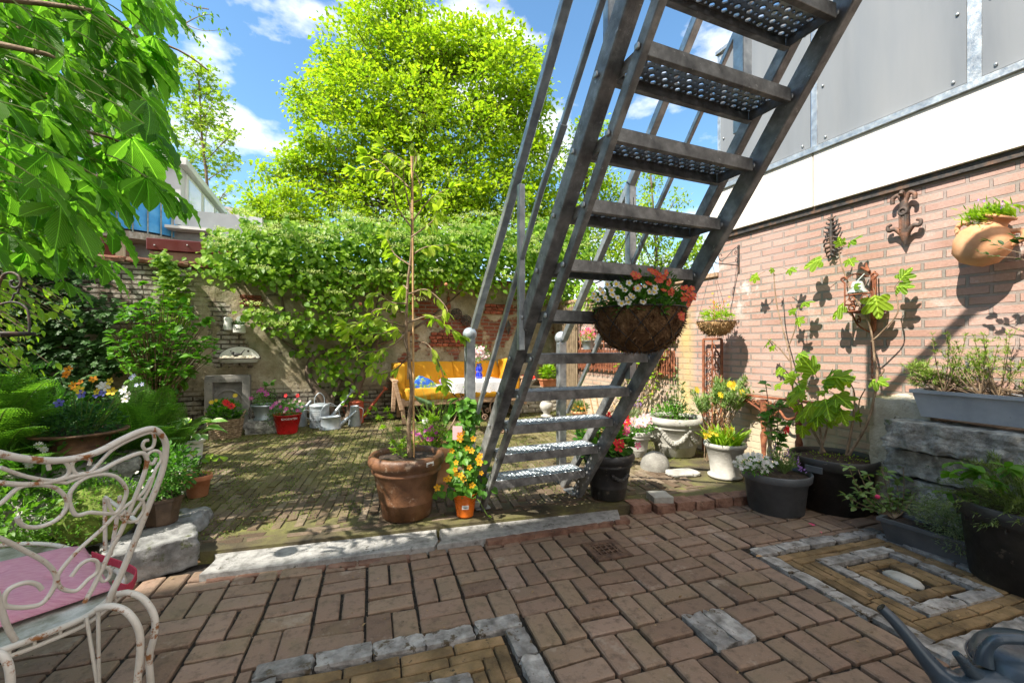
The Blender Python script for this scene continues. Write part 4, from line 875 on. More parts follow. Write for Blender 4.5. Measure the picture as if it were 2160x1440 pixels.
while cnt < 320:
    px, py = random.uniform(-120, 420), random.uniform(-80, 640); f = (px + 120) / 540
    if not inpoly(px, py) or (165 < px < 330 and 385 < py < 545 and random.random() < .6): continue
    Dm = random.choice((random.uniform(1.5, 2.1), random.uniform(1.9, 2.8), random.uniform(2.4, 3.6)))
    if py < 200 and Dm < 1.8: Dm += .4
    sz = random.uniform(.16, .23); rad = sz / Dm * F * .75
    if not inpoly(px + rad * .7, py + rad * .75) and random.random() < .85: continue
    p = PD(px, py, Dm) - chl; chest_leaf(p, (.85 * .9 + random.uniform(-.3, .3), .45 + random.uniform(-.5, .5), -.35 + random.uniform(-.25, .15)), sz); cnt += 1
for (px, py, Dm, sz) in ((75, 375, 1.45, .2), (250, 130, 1.9, .18), (150, 520, 1.9, .17), (350, 400, 2.3, .2), (215, 560, 2.1, .18), (340, 120, 2.2, .2)):
    chest_leaf(PD(px, py, Dm) - chl, (.75, .35, -.5), sz)
nleaf_vis = cnt
for k in range(240):       # the rest of the crown beyond the left edge; it shades the left of the garden
    p = np.array([random.uniform(-5.5, -2.2), random.uniform(2.6, 5.6), random.uniform(2.6, 5.8)])
    if p[0] > -.5145 * p[1] + .25 and random.random() < .9: continue
    chest_leaf(p - chl, rdir(1)[0] + np.array([.4, 0, -.4]), random.uniform(.2, .28))
mb.build('crown', M['L_chest'], ch); twg.build('leaf_stalks', mat('green_petiole', [(.12, .2, .03), (.2, .26, .05)], 9, .6, 0), ch)
mb = MB(); mb.tube(smooth_path([(0, 0, 0), (.05, 0, 1.5), (0, .1, 3), (-.1, .2, 5.5)], 6), [.2, .08], 12); T0 = np.array([0, .0, 2.0])
for (px, py, Dm, r_) in ((75, 110, 1.9, .016), (180, 20, 1.9, .012), (210, 285, 2.4, .012), (130, 340, 2.6, .016), (250, 235, 2.6, .012), (40, 470, 2.2, .012), (330, 90, 2.4, .01), (150, 560, 2.6, .01), (20, 240, 1.9, .014)):
    e = PD(px, py, Dm) - chl; q = bez(T0 + [0, 0, random.uniform(-.4, 1)], (T0 + e) / 2 + [0, 0, .35], e, 14); mb.tube(q, [.05, r_ * .7], 7); e2 = PD(px + 110, py + 60, Dm + .1) - chl; mb.tube(bez(e, (e + e2) / 2 + [0, 0, .05], e2, 6), [r_ * .7, .004], 5)
mb.build('trunk', M['twig'], ch)
# thin-leaved twigs entering at the top (a birch-like branch) beyond the chestnut
t = thing('overhanging_branch', 'thin twig with tiny leaves hanging against the sky right of the chestnut', 'branch', PD(330, -60, 3.2)); b0 = np.array(t.location); mb = MB(); lf = MB()
for pts in (((300, -80), (350, 20), (390, 50), (430, 65), (475, 62)), ((380, 30), (400, 60), (425, 90)), ((390, 50), (420, 35), (450, 30)), ((330, 140), (362, 125), (400, 135)), ((310, 60), (330, 110), (345, 150)), ((440, 20), (400, 10), (340, -30))):
    P = smooth_path([PD(x, y, 3.2) - b0 for x, y in pts], 6); mb.tube(P, [.004, .0012], 4); n = 26; ix = RNG.integers(3, len(P), n); leaves(lf, T_LOW, P[ix] + RNG.normal(size=(n, 3)) * .015, (.3, .2, -.5), RNG.uniform(.025, .04, n), jit=.9)
mb.build('twig', M['twig'], t); lf.build('foliage', M['L_vine'], t)
# ================================================================ pots
PROF = {
 'classic': [(0, 0), (.66, 0), (.68, .01), (.86, .74), (.97, .76), (1, .78), (1, .98), (.98, 1), (.9, 1), (.86, .9), (.6, .88)],
 'rolled': [(0, 0), (.62, 0), (.65, .015), (.72, .25), (.735, .26), (.73, .275), (.86, .70), (.92, .72), (.93, .75), (.90, .77), (.93, .80), (1.0, .84), (1.02, .90), (1.0, .96), (.95, .995), (.88, 1), (.84, .96), (.82, .88)],
 'nursery': [(0, 0), (.76, 0), (.79, .01), (.90, .78), (.97, .80), (1.0, .83), (1.02, .98), (1.0, 1), (.965, 1), (.95, .9)],
 'bucket': [(0, .03), (.66, .03), (.67, 0), (.70, 0), (.70, .05), (.98, .97), (1.01, .97), (1.01, 1), (.97, 1), (.95, .9)],
 'barrel': [(0, 0), (.80, 0), (.83, .01), (.86, .06), (.82, .07), (.90, .86), (1.0, .87), (1.03, .88), (1.03, .97), (1.0, 1), (.95, 1), (.92, .9)],
 'crock': [(0, 0), (.72, 0), (.76, .02), (.86, .5), (.88, .80), (.9, .84), (1.0, .88), (1.02, .95), (.98, 1), (.92, 1), (.88, .9)],
 'urnlow': [(0, 0), (.8, 0), (.82, .06), (.66, .1), (.76, .5), (.9, .85), (.98, .88), (1.02, .94), (.98, 1), (.9, 1), (.86, .92)],
}
def potted(name, label, cat, px, py, r, h, kind, mt, z0=GZ, group=None, soil=.9, seg=40, ctr=None, rot=0):
    c = base(px, py, r * PROF[kind][1][0], z0) if ctr is None else np.array(ctr, float)
    o = thing(name, label, cat, c, rot, group); mb = MB(); mb.lathe([(a * r, b * h) for a, b in PROF[kind]], seg); mb.build('pot', M[mt] if isinstance(mt, str) else mt, o)
    mb = MB(); n = 10; R_ = r * (.93 if kind != 'classic' else .86)
    def fn(q, a, rr, z): return q + np.stack([0 * a, 0 * a, [.012 * noise.noise(Vector((x * 25, y * 25, 0))) for x, y in q[:, :2]]], 1)
    mb.lathe([(.0005, h * soil + .008)] + [(R_ * k / n, h * soil + .01 * (1 - k / n)) for k in range(1, n + 1)], 28, fn=fn); mb.build('soil', M['soil'], o); return o
def part(o, name, mb, mt): return mb.build(name, mt, o)
def floc(n, c, r, top=.3):
    P, d = blob(n, c, r, .15); P = np.array(c) + d * np.array(r) * 1.02; return P[P[:, 2] > c[2] - r[2] * (1 - top) ]
# ================================================================ climbers on the rear wall
def wallmass(mb, pts, T, size, dens, depth=.3, y0=None, m=0, mb_f=None, fl=0, umb=0):
    """pts: px,py,rx,ry blobs on the rear wall; leaves hang out from the wall"""
    for (px, py, rx, ry) in pts:
        c = PY(px, py, (y0 or YB) - depth * .5); D = (c[:2] @ FW); sx, sz = rx / F * D, ry / F * D; n = int(dens * sx * sz * 3.1)
        P = np.stack([RNG.normal(size=n) * sx * .55, RNG.uniform(-1, .6, n) * depth * .5, RNG.normal(size=n) * sz * .52], 1); r2 = (P[:, 0] / sx) ** 2 + (P[:, 2] / sz) ** 2; P = P[r2 < 1.3] + c
        leaves(mb, T, P, (0, -.7, -.55), size * RNG.uniform(.55, 1.25, len(P)), up=(0, -1, .6), jit=.55, m=m)
        if umb:
            k = max(1, int(umb * sx * sz * 10))
            for i in range(k):
                a = random.uniform(0, 6.28); q = c + np.array([math.cos(a) * sx * random.uniform(.1, .9), -depth * .62 - random.random() * .06, abs(math.sin(a)) * sz * random.uniform(.2, .95)])
                w = random.uniform(.05, .085); nn = 70; X = RNG.normal(size=(nn, 3)) * np.array([w, w * .8, .012]) + q; leaves(mb_f, T_LOW, X, (0, 0, 1), .026, jit=1)
lvl = [(470, 560, 60, 45), (540, 535, 70, 50), (600, 520, 80, 55), (680, 530, 80, 60), (760, 520, 80, 60), (840, 530, 90, 65), (920, 530, 90, 60), (1000, 535, 90, 60), (1080, 540, 80, 55), (1150, 550, 70, 55), (1210, 560, 60, 50), (1010, 590, 60, 32), (640, 590, 80, 40), (720, 600, 80, 32), (830, 590, 80, 35), (930, 580, 70, 35), (1120, 600, 60, 40), (1190, 610, 50, 40), (560, 580, 50, 25), (590, 670, 60, 25), (650, 690, 65, 28), (720, 685, 55, 30), (545, 655, 35, 14), (790, 690, 45, 30), (700, 640, 60, 25), (840, 640, 40, 22)]
t = thing('climbing_hydrangea', 'climbing hydrangea with pale flat flower heads spilling over the top of the old wall', 'climber', (PY(720, 880, YB - .25)[0], YB - .25, GZ)); t0 = np.array(t.location)
mb = MB(); mf = MB(); wallmass(mb, lvl, T_WIDE, .085, 620, .55, mb_f=mf, umb=1.5); wallmass(mb, [(690, 740, 45, 30), (720, 780, 40, 30), (770, 750, 40, 35), (690, 790, 30, 25), (740, 830, 30, 25), (640, 740, 22, 14)], T_WIDE, .09, 330, .4)
lvl2 = [(x, 562, 50, 26) for x in range(490, 1240, 42)]; wallmass(mb, lvl2, T_WIDE, .085, 500, .5, y0=YB + .25)
top = [(x, 512 + random.uniform(-16, 12), random.uniform(28, 60), random.uniform(18, 40)) for x in range(480, 1250, 30)] + [(random.uniform(500, 1230), random.uniform(468, 496), random.uniform(10, 24), random.uniform(14, 30)) for _ in range(26)]; wallmass(mb, top, T_WIDE, .085, 560, .5, y0=YB + .2, mb_f=mf, umb=1.5)
for b_ in (mb, mf): b_.v = [v - t0 for v in b_.v]
part(t, 'foliage', mb, M['L_vine']); part(t, 'flower_heads', mf, M['L_umbel'])
mb = MB()
for pts, r in (([(735, 885), (748, 830), (770, 775), (790, 730), (800, 640), (830, 560)], (.075, .03)), ([(690, 880), (672, 830), (650, 790), (660, 755), (690, 740), (740, 745)], (.06, .025)), ([(700, 885), (690, 840), (660, 815)], (.06, .04)), ([(660, 755), (625, 715), (600, 660), (590, 590)], (.03, .015)), ([(750, 820), (720, 800), (700, 850), (712, 888)], (.04, .03)), ([(760, 750), (730, 690), (745, 620), (720, 560)], (.03, .015)), ([(640, 745), (600, 720), (560, 690)], (.02, .01)), ([(790, 730), (860, 700), (920, 660), (990, 600)], (.025, .01))):
    mb.tube(smooth_path([PY(x, y, YB - .14 - .1 * (y > 800)) - t0 for x, y in pts], 6), list(r), 8)
part(t, 'trunk', mb, M['bark'])
t = thing('ivy_column', 'narrow column of small-leaved creeper climbing the wall beside the shed roof', 'climber', (PY(355, 700, YB)[0], YB - .1, 0)); t0 = np.array(t.location); mb = MB()
wallmass(mb, [(350, 555, 22, 25), (365, 590, 30, 30), (368, 630, 32, 30), (362, 665, 30, 25), (340, 545, 18, 15), (375, 690, 25, 15)], T_IVY, .075, 1300, .2); mb.v = [v - t0 for v in mb.v]; part(t, 'foliage', mb, M['L_vine'])
mb = MB(); mb.tube([PY(362, 760, YB - .03) - t0, PY(360, 600, YB - .03) - t0, PY(350, 545, YB - .03) - t0], [.02, .01], 6); part(t, 'stem', mb, M['bark'])
t = thing('ivy', 'dark ivy covering the rear wall in the far left corner', 'climber', (-2.6, YB - .1, 0)); t0 = np.array(t.location); mb = MB()
wallmass(mb, [(40, 620, 150, 130), (60, 760, 130, 90), (150, 680, 70, 70), (-60, 700, 120, 180), (110, 850, 90, 60), (205, 790, 40, 60), (235, 740, 28, 30), (250, 650, 26, 18), (100, 560, 60, 60), (290, 660, 30, 14)], T_IVY, .085, 640, .35); mb.v = [v - t0 for v in mb.v]; part(t, 'foliage', mb, M['L_ivy'])
mb = MB(); mb.tube([PY(90, 860, YB - .05) - t0, PY(95, 700, YB - .05) - t0, PY(80, 560, YB - .05) - t0], [.04, .02], 7); part(t, 'stem', mb, M['bark'])
# leafy shrub (mock-orange like) in front of the wall at left
def shrub(name, label, foot, stems_, T, size, mt, nper, cat='shrub', r=.012, pair=True, group=None, droopd=.35, stm='twig', jit=.35):
    o = thing(name, label, cat, foot, group=group); f0 = np.array(foot, float); mb = MB(); ms = MB()
    for s_ in stems_:
        e = np.array(s_, float); q = bez(f0 + (e - f0) * [.15, .15, 0] , (f0 + e) / 2 + np.array([(e - f0)[0] * -.05, (e - f0)[1] * -.05, abs(e[2] - f0[2]) * .22]), e, 14) - f0
        ms.tube(q, [r, r * .25], 5); ix = np.linspace(3, 13, nper).astype(int); base_ = q[ix]; d = rdir(len(ix)) * [1, 1, .25]; d /= np.linalg.norm(d, axis=1)[:, None]
        for sgn in ((1, -1) if pair else (1,)):
            P = base_ + RNG.normal(size=base_.shape) * .012; leaves(mb, T, P, d * sgn + [0, 0, .25 - droopd], size * RNG.uniform(.6, 1.15, len(P)), jit=jit)
        leaves(mb, T, np.repeat(q[-1:], 4, 0), rdir(4) * [1, 1, .3] + [0, 0, .3], size * .75, jit=.3)
    part(o, 'foliage', mb, mt); part(o, 'stem', ms, M[stm]); return o
S = []
for k in range(150):
    a = random.uniform(0, 6.28); rr = math.sqrt(random.random()); px = 345 + 118 * rr * math.cos(a); py = 715 + 85 * rr * math.sin(a); 
    if px < 260 and py > 760: px += 60
    S.append(PD(px, py + (8 if px > 420 else 0), random.uniform(4.5, 5.1)))
S += [PD(x, y, 4.9) for x, y in ((300, 600), (345, 610), (255, 640), (380, 640))]
shrub('leafy_shrub', 'large mid-green shrub in front of the old wall left of the enamel sink', PG(330, 905, GZ), S, T_WIDE, .088, M['L_shrub'], 5)
S = [PD(random.uniform(10, 160), random.uniform(635, 700) , random.uniform(3.2, 4)) for _ in range(26)] + [PD(random.uniform(0, 110), random.uniform(700, 800), random.uniform(2.9, 3.8)) for _ in range(22)]
f = (-3.6, 4.2, 0)
o = thing('arching_branch', 'arching spray of pale lime heart-shaped leaves reaching in from the left edge', 'shrub', f); f0 = np.array(f); mb = MB(); ms = MB()
for e in S:
    q = bez(np.array(f) + [0, 0, 1.9], (np.array(f) + [0, 0, 2.3] + e) / 2 + [0, 0, .25], e, 16) - f0; ms.tube(q, [.008, .002], 4, caps=False); ix = RNG.integers(6, 16, 15); leaves(mb, T_WIDE, q[ix] + RNG.normal(size=(15, 3)) * .03, np.array([.4, -.1, -.55]), RNG.uniform(.035, .07, 15), jit=.45)
ms.tube([(0, 0, 0), (0, 0, 1), (0, 0, 1.95)], [.05, .03], 8); part(o, 'foliage', mb, M['L_lime']); part(o, 'stem', ms, M['twig'])
# undergrowth mass at the left (ground cover)
mb = MB()
for (px, py, D, r, n, T, s, mi) in ((60, 900, 2.7, (.35, .3, .2), 500, T_LOWN, .11, 0), (60, 1000, 2.4, (.45, .3, .16), 700, T_LOWN, .10, 0), (20, 1080, 2.1, (.3, .3, .12), 500, T_LOW, .05, 1), (150, 960, 2.7, (.3, .25, .14), 500, T_LOW, .05, 1), (230, 985, 2.8, (.3, .2, .14), 500, T_LOW, .05, 1), (20, 850, 3.4, (.4, .4, .35), 600, T_LOW, .06, 0), (330, 950, 3.0, (.22, .25, .18), 420, T_LOW, .05, 0), (280, 880, 3.7, (.3, .3, .25), 400, T_LOW, .05, 0), (120, 1130, 2.1, (.2, .2, .08), 500, T_LOW, .02, 1), (40, 1130, 2.05, (.25, .2, .08), 600, T_LOW, .022, 1)):
    c = PD(px, py, D); c[2] = max(c[2], r[2] * .6); bush(mb, c, r, n, T, s, m=mi, shell=.5, zmin=.02)
struct('undergrowth', mb, [M['L_mid'], M['L_fern']], 'stuff')
# ferns
def fern(name, label, foot, tips, w=.11, mt='L_fern'):
    o = thing(name, label, 'fern', foot); f0 = np.array(foot, float); mb = MB(); ms = MB()
    for e in tips:
        e = np.array(e, float); q = bez(f0, (f0 + e) / 2 + [0, 0, np.linalg.norm(e - f0) * .28], e, 34) - f0; ms.tube(q, [.004, .0015], 4, caps=False); T = np.gradient(q, axis=0); T /= np.linalg.norm(T, axis=1)[:, None]
        sd = np.cross(T, [0, 0, 1.]); sd /= np.linalg.norm(sd, axis=1)[:, None] + 1e-9
        for i in range(5, 34):
            f = i / 33; l = w * (math.sin(math.pi * min(1, (f - .1) * 1.05) ** .8) * .95 + .04) * random.uniform(.92, 1.05)
            for s_ in (-1, 1):
                d = sd[i] * s_ + T[i] * .35 + np.array([0, 0, -.12]); d /= np.linalg.norm(d); up = np.cross(T[i], sd[i]) * -1
                n = max(4, int(l / .0095)); tt = np.linspace(.06, .97, n); P = q[i] + d * (tt * l)[:, None]; ln = .024 * (1 - tt * .75) * (l / w) ** .5 + .004
                for s2 in (-1, 1): mb.stamp(T_LOW, frames(np.tile(T[i] * s2 + d * .45, (n, 1)), np.tile(up, (n, 1)) + .25 * rdir(n), ln, 1.5), P)
    part(o, 'fronds', mb, M[mt]); part(o, 'stalks', ms, M['stemg']); return o
fern('fern', 'big arching fern at the left edge above the white chair back', PG(-40, 1130, 0), [PD(x, y, d) for x, y, d in ((105, 800, 2.2), (115, 860, 2.3), (60, 775, 2.3), (70, 900, 2.1), (10, 790, 2.2), (90, 940, 2.2), (20, 860, 2.0), (40, 830, 2.4), (-20, 820, 2.1), (110, 905, 2.5))], .15)
fern('fern', 'bright fern spreading between the rusty urn and the hosta pot', PG(290, 1045, GZ), [PD(x, y, d) for x, y, d in ((348, 815, 3.0), (378, 850, 2.95), (300, 830, 3.1), (262, 850, 2.6), (400, 900, 2.9), (250, 910, 2.5), (330, 900, 2.5), (435, 875, 3.2), (285, 800, 3.3), (368, 925, 2.7), (240, 960, 2.6))], .15)
fern('fern', 'low dark fern under the urn at the left', PG(60, 1120, 0), [PD(x, y, d) for x, y, d in ((130, 925, 2.3), (150, 985, 2.2), (40, 960, 2.1), (95, 960, 2.1), (0, 1000, 2.0), (135, 1040, 2.1), (20, 905, 2.5))], .10)
# rocks under the urn, mossy mound, curved stone
t = thing('stone_pedestal', 'stack of rough grey stones carrying the rusty urn', 'stone', PG(150, 1125, 0)); t0 = np.array(t.location)
for i, (px, py, D, s) in enumerate(((165, 990, 2.55, (.55, .4, .12)), (110, 1050, 2.4, (.3, .25, .12)), (110, 1085, 2.35, (.36, .28, .12)), (215, 1045, 2.5, (.3, .3, .13)), (230, 1100, 2.5, (.3, .3, .16)))):
    mb = MB(); c = PD(px, py, D) - t0; mb.rock((0, 0, 0), s, rz=.3 + i, rough=.16, seed=i + 11, n=14, boxy=.75, smooth=True); mb.build('stone', M['stone'], t, c)
t = thing('mossy_mound', 'clump of tiny-leaved creeping green below the urn behind the chair scrolls', 'plant', PG(205, 1150, 0)); mb = MB(); c = PD(205, 1065, 2.25) - np.array(t.location); mb.rock(c - [0, 0, .05], (.34, .28, .28), rough=.2, seed=8, n=10, boxy=.1, m=1); bush(mb, c, (.19, .16, .15), 2600, T_LOW, .015, shell=.12); part(t, 'foliage', mb, [M['L_fern'], M['moss']])
mb = MB()
P = [PG(x, y, z) for x, y, z in ((262, 1195, .1), (330, 1200, .1), (385, 1150, .12), (398, 1080, .13), (385, 1035, .14))]
t = thing('curved_stone', 'worn pale granite edging stone with a curved end under the octagonal flower pot', 'stone', PG(330, 1180, 0)); t0 = np.array(t.location)
a_ = PG(330, 1205, 0) ; mb.rock(PG(318, 1165, .075) - t0, (.40, .30, .17), rz=.35, rough=.07, seed=2, n=16, boxy=.8, smooth=True); mb.rock(PG(372, 1120, .07) - t0, (.26, .5, .15), rz=-.15, rough=.1, seed=5, n=14, boxy=.45, smooth=True); part(t, 'stone', mb, mat('pale_granite', [(.10, .10, .095), (.20, .20, .195), (.32, .32, .31)], 14, .9, .8, 60, spots=(.08, .09, .04), spotsize=5, spotth=.58))
# rusty cast iron urn with pansies
uc = PD(170, 985, 2.5); uc = np.array([uc[0], uc[1], uc[2] - .02])
t = thing('flower_urn', 'rusty cast-iron urn on a foot planted with orange, yellow, violet and white pansies', 'planter', uc); s = .215 / 1.0
mb = MB(); R0 = .2; hb = PD(170, 905, 2.5)[2] - uc[2]
def gad(q, a, r, z):
    k = 1 + .05 * np.abs(np.sin(a * 8)) * (1 if .35 * hb < z < .66 * hb else 0); return q * np.stack([k, k, np.ones_like(k)], 1)
mb.lathe([(0, 0), (.075, 0), (.085, .01), (.085, .03), (.045, .05), (.035, .09), (.05, .11), (.06, .36 * hb), (.10, .38 * hb), (.15, .46 * hb), (.165, .55 * hb), (.15, .62 * hb), (.125, .66 * hb), (.125, .68 * hb), (.135, .82 * hb), (.15, .86 * hb), (.20, .90 * hb), (.215, .94 * hb), (.215, .97 * hb), (.18, .97 * hb), (.15, .9 * hb)], 64, fn=gad); part(t, 'urn', mb, M['rust'] if 0 else mat('brown_cast_iron', [(.045, .022, .012), (.12, .06, .028), (.22, .12, .055)], 9, .7, .5, 50))
mb = MB(); mb.lathe([(.0005, .92 * hb), (.17, .91 * hb)], 24); part(t, 'soil', mb, M['soil'])
mb = MB(); bush(mb, (0, 0, hb + .02), (.2, .17, .10), 900, T_LOW, .034, up=(0, 0, .3), shell=.4); bush(mb, (.02, 0, hb + .08), (.17, .14, .08), 350, T_LOW, .03); part(t, 'foliage', mb, M['L_pansy'])
def fl_at(o, name, pts, D, size, pm, cm, FT=FL5, face=(-.2, -.9, .3), jit=.35):
    mb = MB(); o0 = np.array(o.location); P = [PD(p[0], p[1], (p[2] if len(p) > 2 else D)) - o0 for p in pts]; flowers(mb, P, size, FT, face=face, jit=jit); cz = math.cos(-o.rotation_euler[2]); part(o, name, mb, [M[pm], M[cm]])
for nm, pts, pm, cm, sz in (('orange_pansies', [(145, 780), (197, 800), (155, 813), (170, 806), (140, 790)], 'P_or', 'dark', .022), ('yellow_pansies', [(205, 826), (233, 805), (168, 822), (236, 826)], 'P_yel', 'dark', .024), ('violet_pansies', [(172, 831), (206, 832), (218, 828), (125, 850)], 'P_blue', 'dark', .026), ('white_pansies', [(262, 822), (269, 832), (222, 815), (215, 813), (265, 842)], 'P_white', 'yc', .026), ('pale_blue_flowers', [(277, 797), (288, 812), (282, 792), (300, 810)], 'P_ltb', 'yc', .015)):
    fl_at(t, nm, pts, 2.38, sz, pm, cm)
mb = MB(); u0 = np.array(t.location); stems(mb, [PD(x, y, 2.4) - u0 for x, y in ((145, 785), (197, 805), (155, 816), (205, 830), (233, 810), (172, 836), (206, 838), (262, 828), (269, 838), (277, 800), (288, 815))], (0, 0, hb), .0022); part(t, 'stalks', mb, M['stemg'])
# hosta in white crock, terracotta with seedlings, octagonal pot
t = potted('hosta_pot', 'white glazed crock with a variegated hosta near the left flower bed', 'potted plant', 398, 985, .125, .24, 'crock', 'white'); mb = MB(); n = 34
for k in range(n):
    a = random.uniform(0, 6.28); q = np.array([math.cos(a) * .02, math.sin(a) * .02, .22]); e = q + np.array([math.cos(a) * random.uniform(.05, .17), math.sin(a) * random.uniform(.05, .17), random.uniform(.05, .17)]); mb.tube(bez(q, (q + e) / 2 + [0, 0, .03], e, 5), .004, 4, m=1, caps=False); leaves(mb, T_STRAP, [e], [(e - q) * [1, 1, .3] + [0, 0, .0]], [random.uniform(.12, .18)], jit=.2)
part(t, 'foliage', mb, [M['L_hosta'], M['stemg']])
t = potted('terracotta_pot', 'small plain terracotta pot with a few pale green seedlings', 'potted plant', 417, 1050, .092, .155, 'classic', 'terra'); mb = MB(); u0 = np.array(t.location)
for (x, y, D) in ((470, 962, 2.9), (455, 965, 2.9), (395, 955, 3.0), (430, 968, 2.9), (410, 950, 3.0), (400, 985, 2.85), (440, 958, 3.)):
    e = PD(x, y, D) - u0; mb.tube(bez((0, 0, .14), (e[0] * .3, e[1] * .3, e[2]), e, 6), .003, 4, m=1, caps=False); leaves(mb, T_WIDE, [e, e], [(e[0], e[1], .02), (e[0] + .03, e[1] - .05, -.02)], [.07, .05], jit=.3)
bush(mb, (.03, 0, .15), (.06, .06, .015), 60, T_LOW, .018); part(t, 'seedlings', mb, [M['L_lime'], M['stemg']])
c = PG(318, 1112, .155); t = thing('octagonal_pot', 'dark wooden octagonal pot of tiny white flowers standing on the curved stone', 'potted plant', c + np.array([.03, .06, 0])); mb = MB(); mb.lathe([(0, 0), (.075, 0), (.078, .01), (.085, .07), (.1, .13), (.108, .135), (.108, .15), (.095, .15), (.09, .13)], 8, smooth=False); part(t, 'pot', mb, mat('dark_bronze_pot', [(.035, .022, .014), (.08, .05, .03), (.14, .09, .055)], 9, .5, .3)); mb = MB(); mb.lathe([(.0005, .135), (.09, .135)], 8); part(t, 'soil', mb, M['soil'])
mb = MB(); bush(mb, (0, 0, .21), (.13, .12, .08), 900, T_LOW, .024, shell=.5); bush(mb, (.05, .02, .3), (.12, .1, .13), 420, T_LOW, .04); part(t, 'foliage', mb, M['L_mid'])
mb = MB(); flowers(mb, floc(26, (0, 0, .23), (.14, .13, .11)), .011, FL5); part(t, 'white_flowers', mb, [M['P_white'], M['yc']])
# hosta-like big dark leaves at bottom left
o = thing('wild_garlic', 'tuft of broad dark leaves and white starry flowers beside the chair cushion', 'plant', PG(60, 1165, 0)); mb = MB(); u0 = np.array(o.location)
for k in range(16): leaves(mb, T_STRAP, [(random.uniform(-.1, .1), random.uniform(-.1, .1), .05)], [(random.uniform(-1, 1), random.uniform(-1, 1), .7)], [random.uniform(.15, .24)], jit=.2)
part(o, 'foliage', mb, M['L_mid']); fl_at(o, 'white_flowers', [(88, 942), (94, 948), (62, 982), (66, 975), (80, 938), (58, 976), (5, 968), (88, 962)], 2.25, .018, 'P_white', 'yc', FL8)
# iron hanging hook at far left
t = thing('hanging_bird_feeder', 'black wrought-iron hanging perch with a curled hook at the far left', 'bird feeder', PD(20, 575, 1.75)); t0 = np.array(t.location); mb = MB(); D = 1.75
g_ = lambda L: smooth_path([PD(x, y, D) - t0 for x, y in L], 8)
mb.tube(g_([(-6, 625), (-2, 600), (8, 580), (25, 575), (40, 583), (44, 598), (36, 607), (25, 604), (23, 594), (30, 592)]), .0055, 7); mb.tube(g_([(39, 606), (38, 617), (30, 620), (27, 629), (22, 636)]), .0035, 6); part(t, 'hook', mb, M['darkiron'])
mb = MB(); mb.tube(g_([(-10, 645), (0, 642), (22, 637), (42, 640), (57, 652), (61, 670), (62, 690), (61, 706)]), .0045, 7); mb.tube(g_([(-10, 708), (20, 708), (62, 706)]), .0045, 7); part(t, 'frame', mb, M['darkiron'])
mb = MB(); mb.lathe([(0, 0), (.055, 0), (.058, .004), (.058, .012), (.054, .014), (0, .012)], 24, c=PD(32, 707, D) - t0); part(t, 'tray', mb, M['darkiron'])
# ================================================================ white wrought-iron chair (foreground left)
D0 = 1.12
cb = PD(250, 1440, 1.2); t = thing('garden_chair', 'white wrought-iron garden chair with scroll back and rust showing through the paint', 'chair', (cb[0] - .1, cb[1], 0)); t0 = np.array(t.location)
M['chairp'] = mat('rust_chipped_white_paint', [(.56, .51, .43), (.72, .68, .61)], 7, .5, .3, 60, spots=(.30, .12, .035), spotsize=19, spotth=.56)
# the back stands in one tilted plane: from A (right upright foot) leftwards towards the camera
A_ = PD(225, 1285, 1.22); B_ = PD(-60, 1390, .98); xb = (B_ - A_); xb[2] = 0; xb /= np.linalg.norm(xb)
nrm = np.cross(xb, [0, 0, 1.]); 
if nrm @ np.array([*(-FW), 0]) < 0: nrm = -nrm
lean = .20; upv = np.array([0, 0, 1.]) + nrm * lean * 1.0; pn = np.cross(xb, upv); pn /= np.linalg.norm(pn)
def CB(px, py):
    r = _ray(px, py); o = np.array([0, 0, H]); s = ((A_ - o) @ pn) / (r @ pn); return o + r * s - t0
g_ = lambda L, n=7: smooth_path([CB(x, y) for x, y in L], n)
back = MB()
K = 1.0
def ct(L, r, n=7): back.tube(g_(L, n), r, 9)
ct([(-60, 940), (0, 957), (60, 968), (130, 970), (200, 955), (260, 925), (300, 908), (325, 905), (343, 920), (350, 945), (340, 1000), (310, 1075), (280, 1150), (255, 1210), (238, 1245), (224, 1280)], .0085)
ct([(-60, 1015), (0, 1018), (50, 1021), (100, 1017), (160, 1002), (210, 992), (250, 972), (295, 955), (308, 962), (309, 980), (300, 1010), (280, 1060), (255, 1120), (238, 1150), (215, 1200), (195, 1240), (178, 1270)], .006)
ct([(0, 985), (50, 1003), (95, 1012), (140, 1018)], .0045); ct([(140, 1018), (190, 995), (235, 950), (280, 925), (318, 912), (326, 925), (322, 942), (308, 948), (301, 940), (305, 930), (313, 928)], .0045)
ct([(104, 990), (103, 978), (118, 970), (138, 975), (146, 990), (140, 1003), (118, 1012), (95, 1012)], .0045); ct([(188, 980), (190, 970), (175, 966), (156, 972), (152, 985), (160, 998), (178, 1000)], .0045)
ct([(330, 965), (322, 978), (312, 972), (312, 958), (325, 950), (338, 955), (340, 970), (328, 990), (310, 1040), (280, 1085)], .0045)
ct([(-30, 1070), (0, 1062), (40, 1028), (80, 1022), (115, 1028), (138, 1048), (140, 1070), (120, 1095), (85, 1110), (55, 1110), (40, 1100), (36, 1090)], .005)
ct([(146, 1060), (150, 1035), (175, 1010), (210, 1000), (245, 1005), (266, 1030), (262, 1055), (245, 1080), (215, 1082), (190, 1080), (160, 1085), (146, 1060)], .005)
ct([(-60, 1120), (0, 1135), (50, 1160), (95, 1185), (116, 1210), (115, 1235), (90, 1270), (55, 1280), (15, 1278), (8, 1262), (22, 1240), (55, 1228), (78, 1232), (88, 1242)], .0055)
ct([(320, 1005), (300, 1040), (255, 1075), (215, 1115), (165, 1160), (130, 1200), (121, 1220), (130, 1240), (160, 1245), (185, 1222), (205, 1205), (205, 1185), (190, 1180), (170, 1190), (150, 1215)], .005)
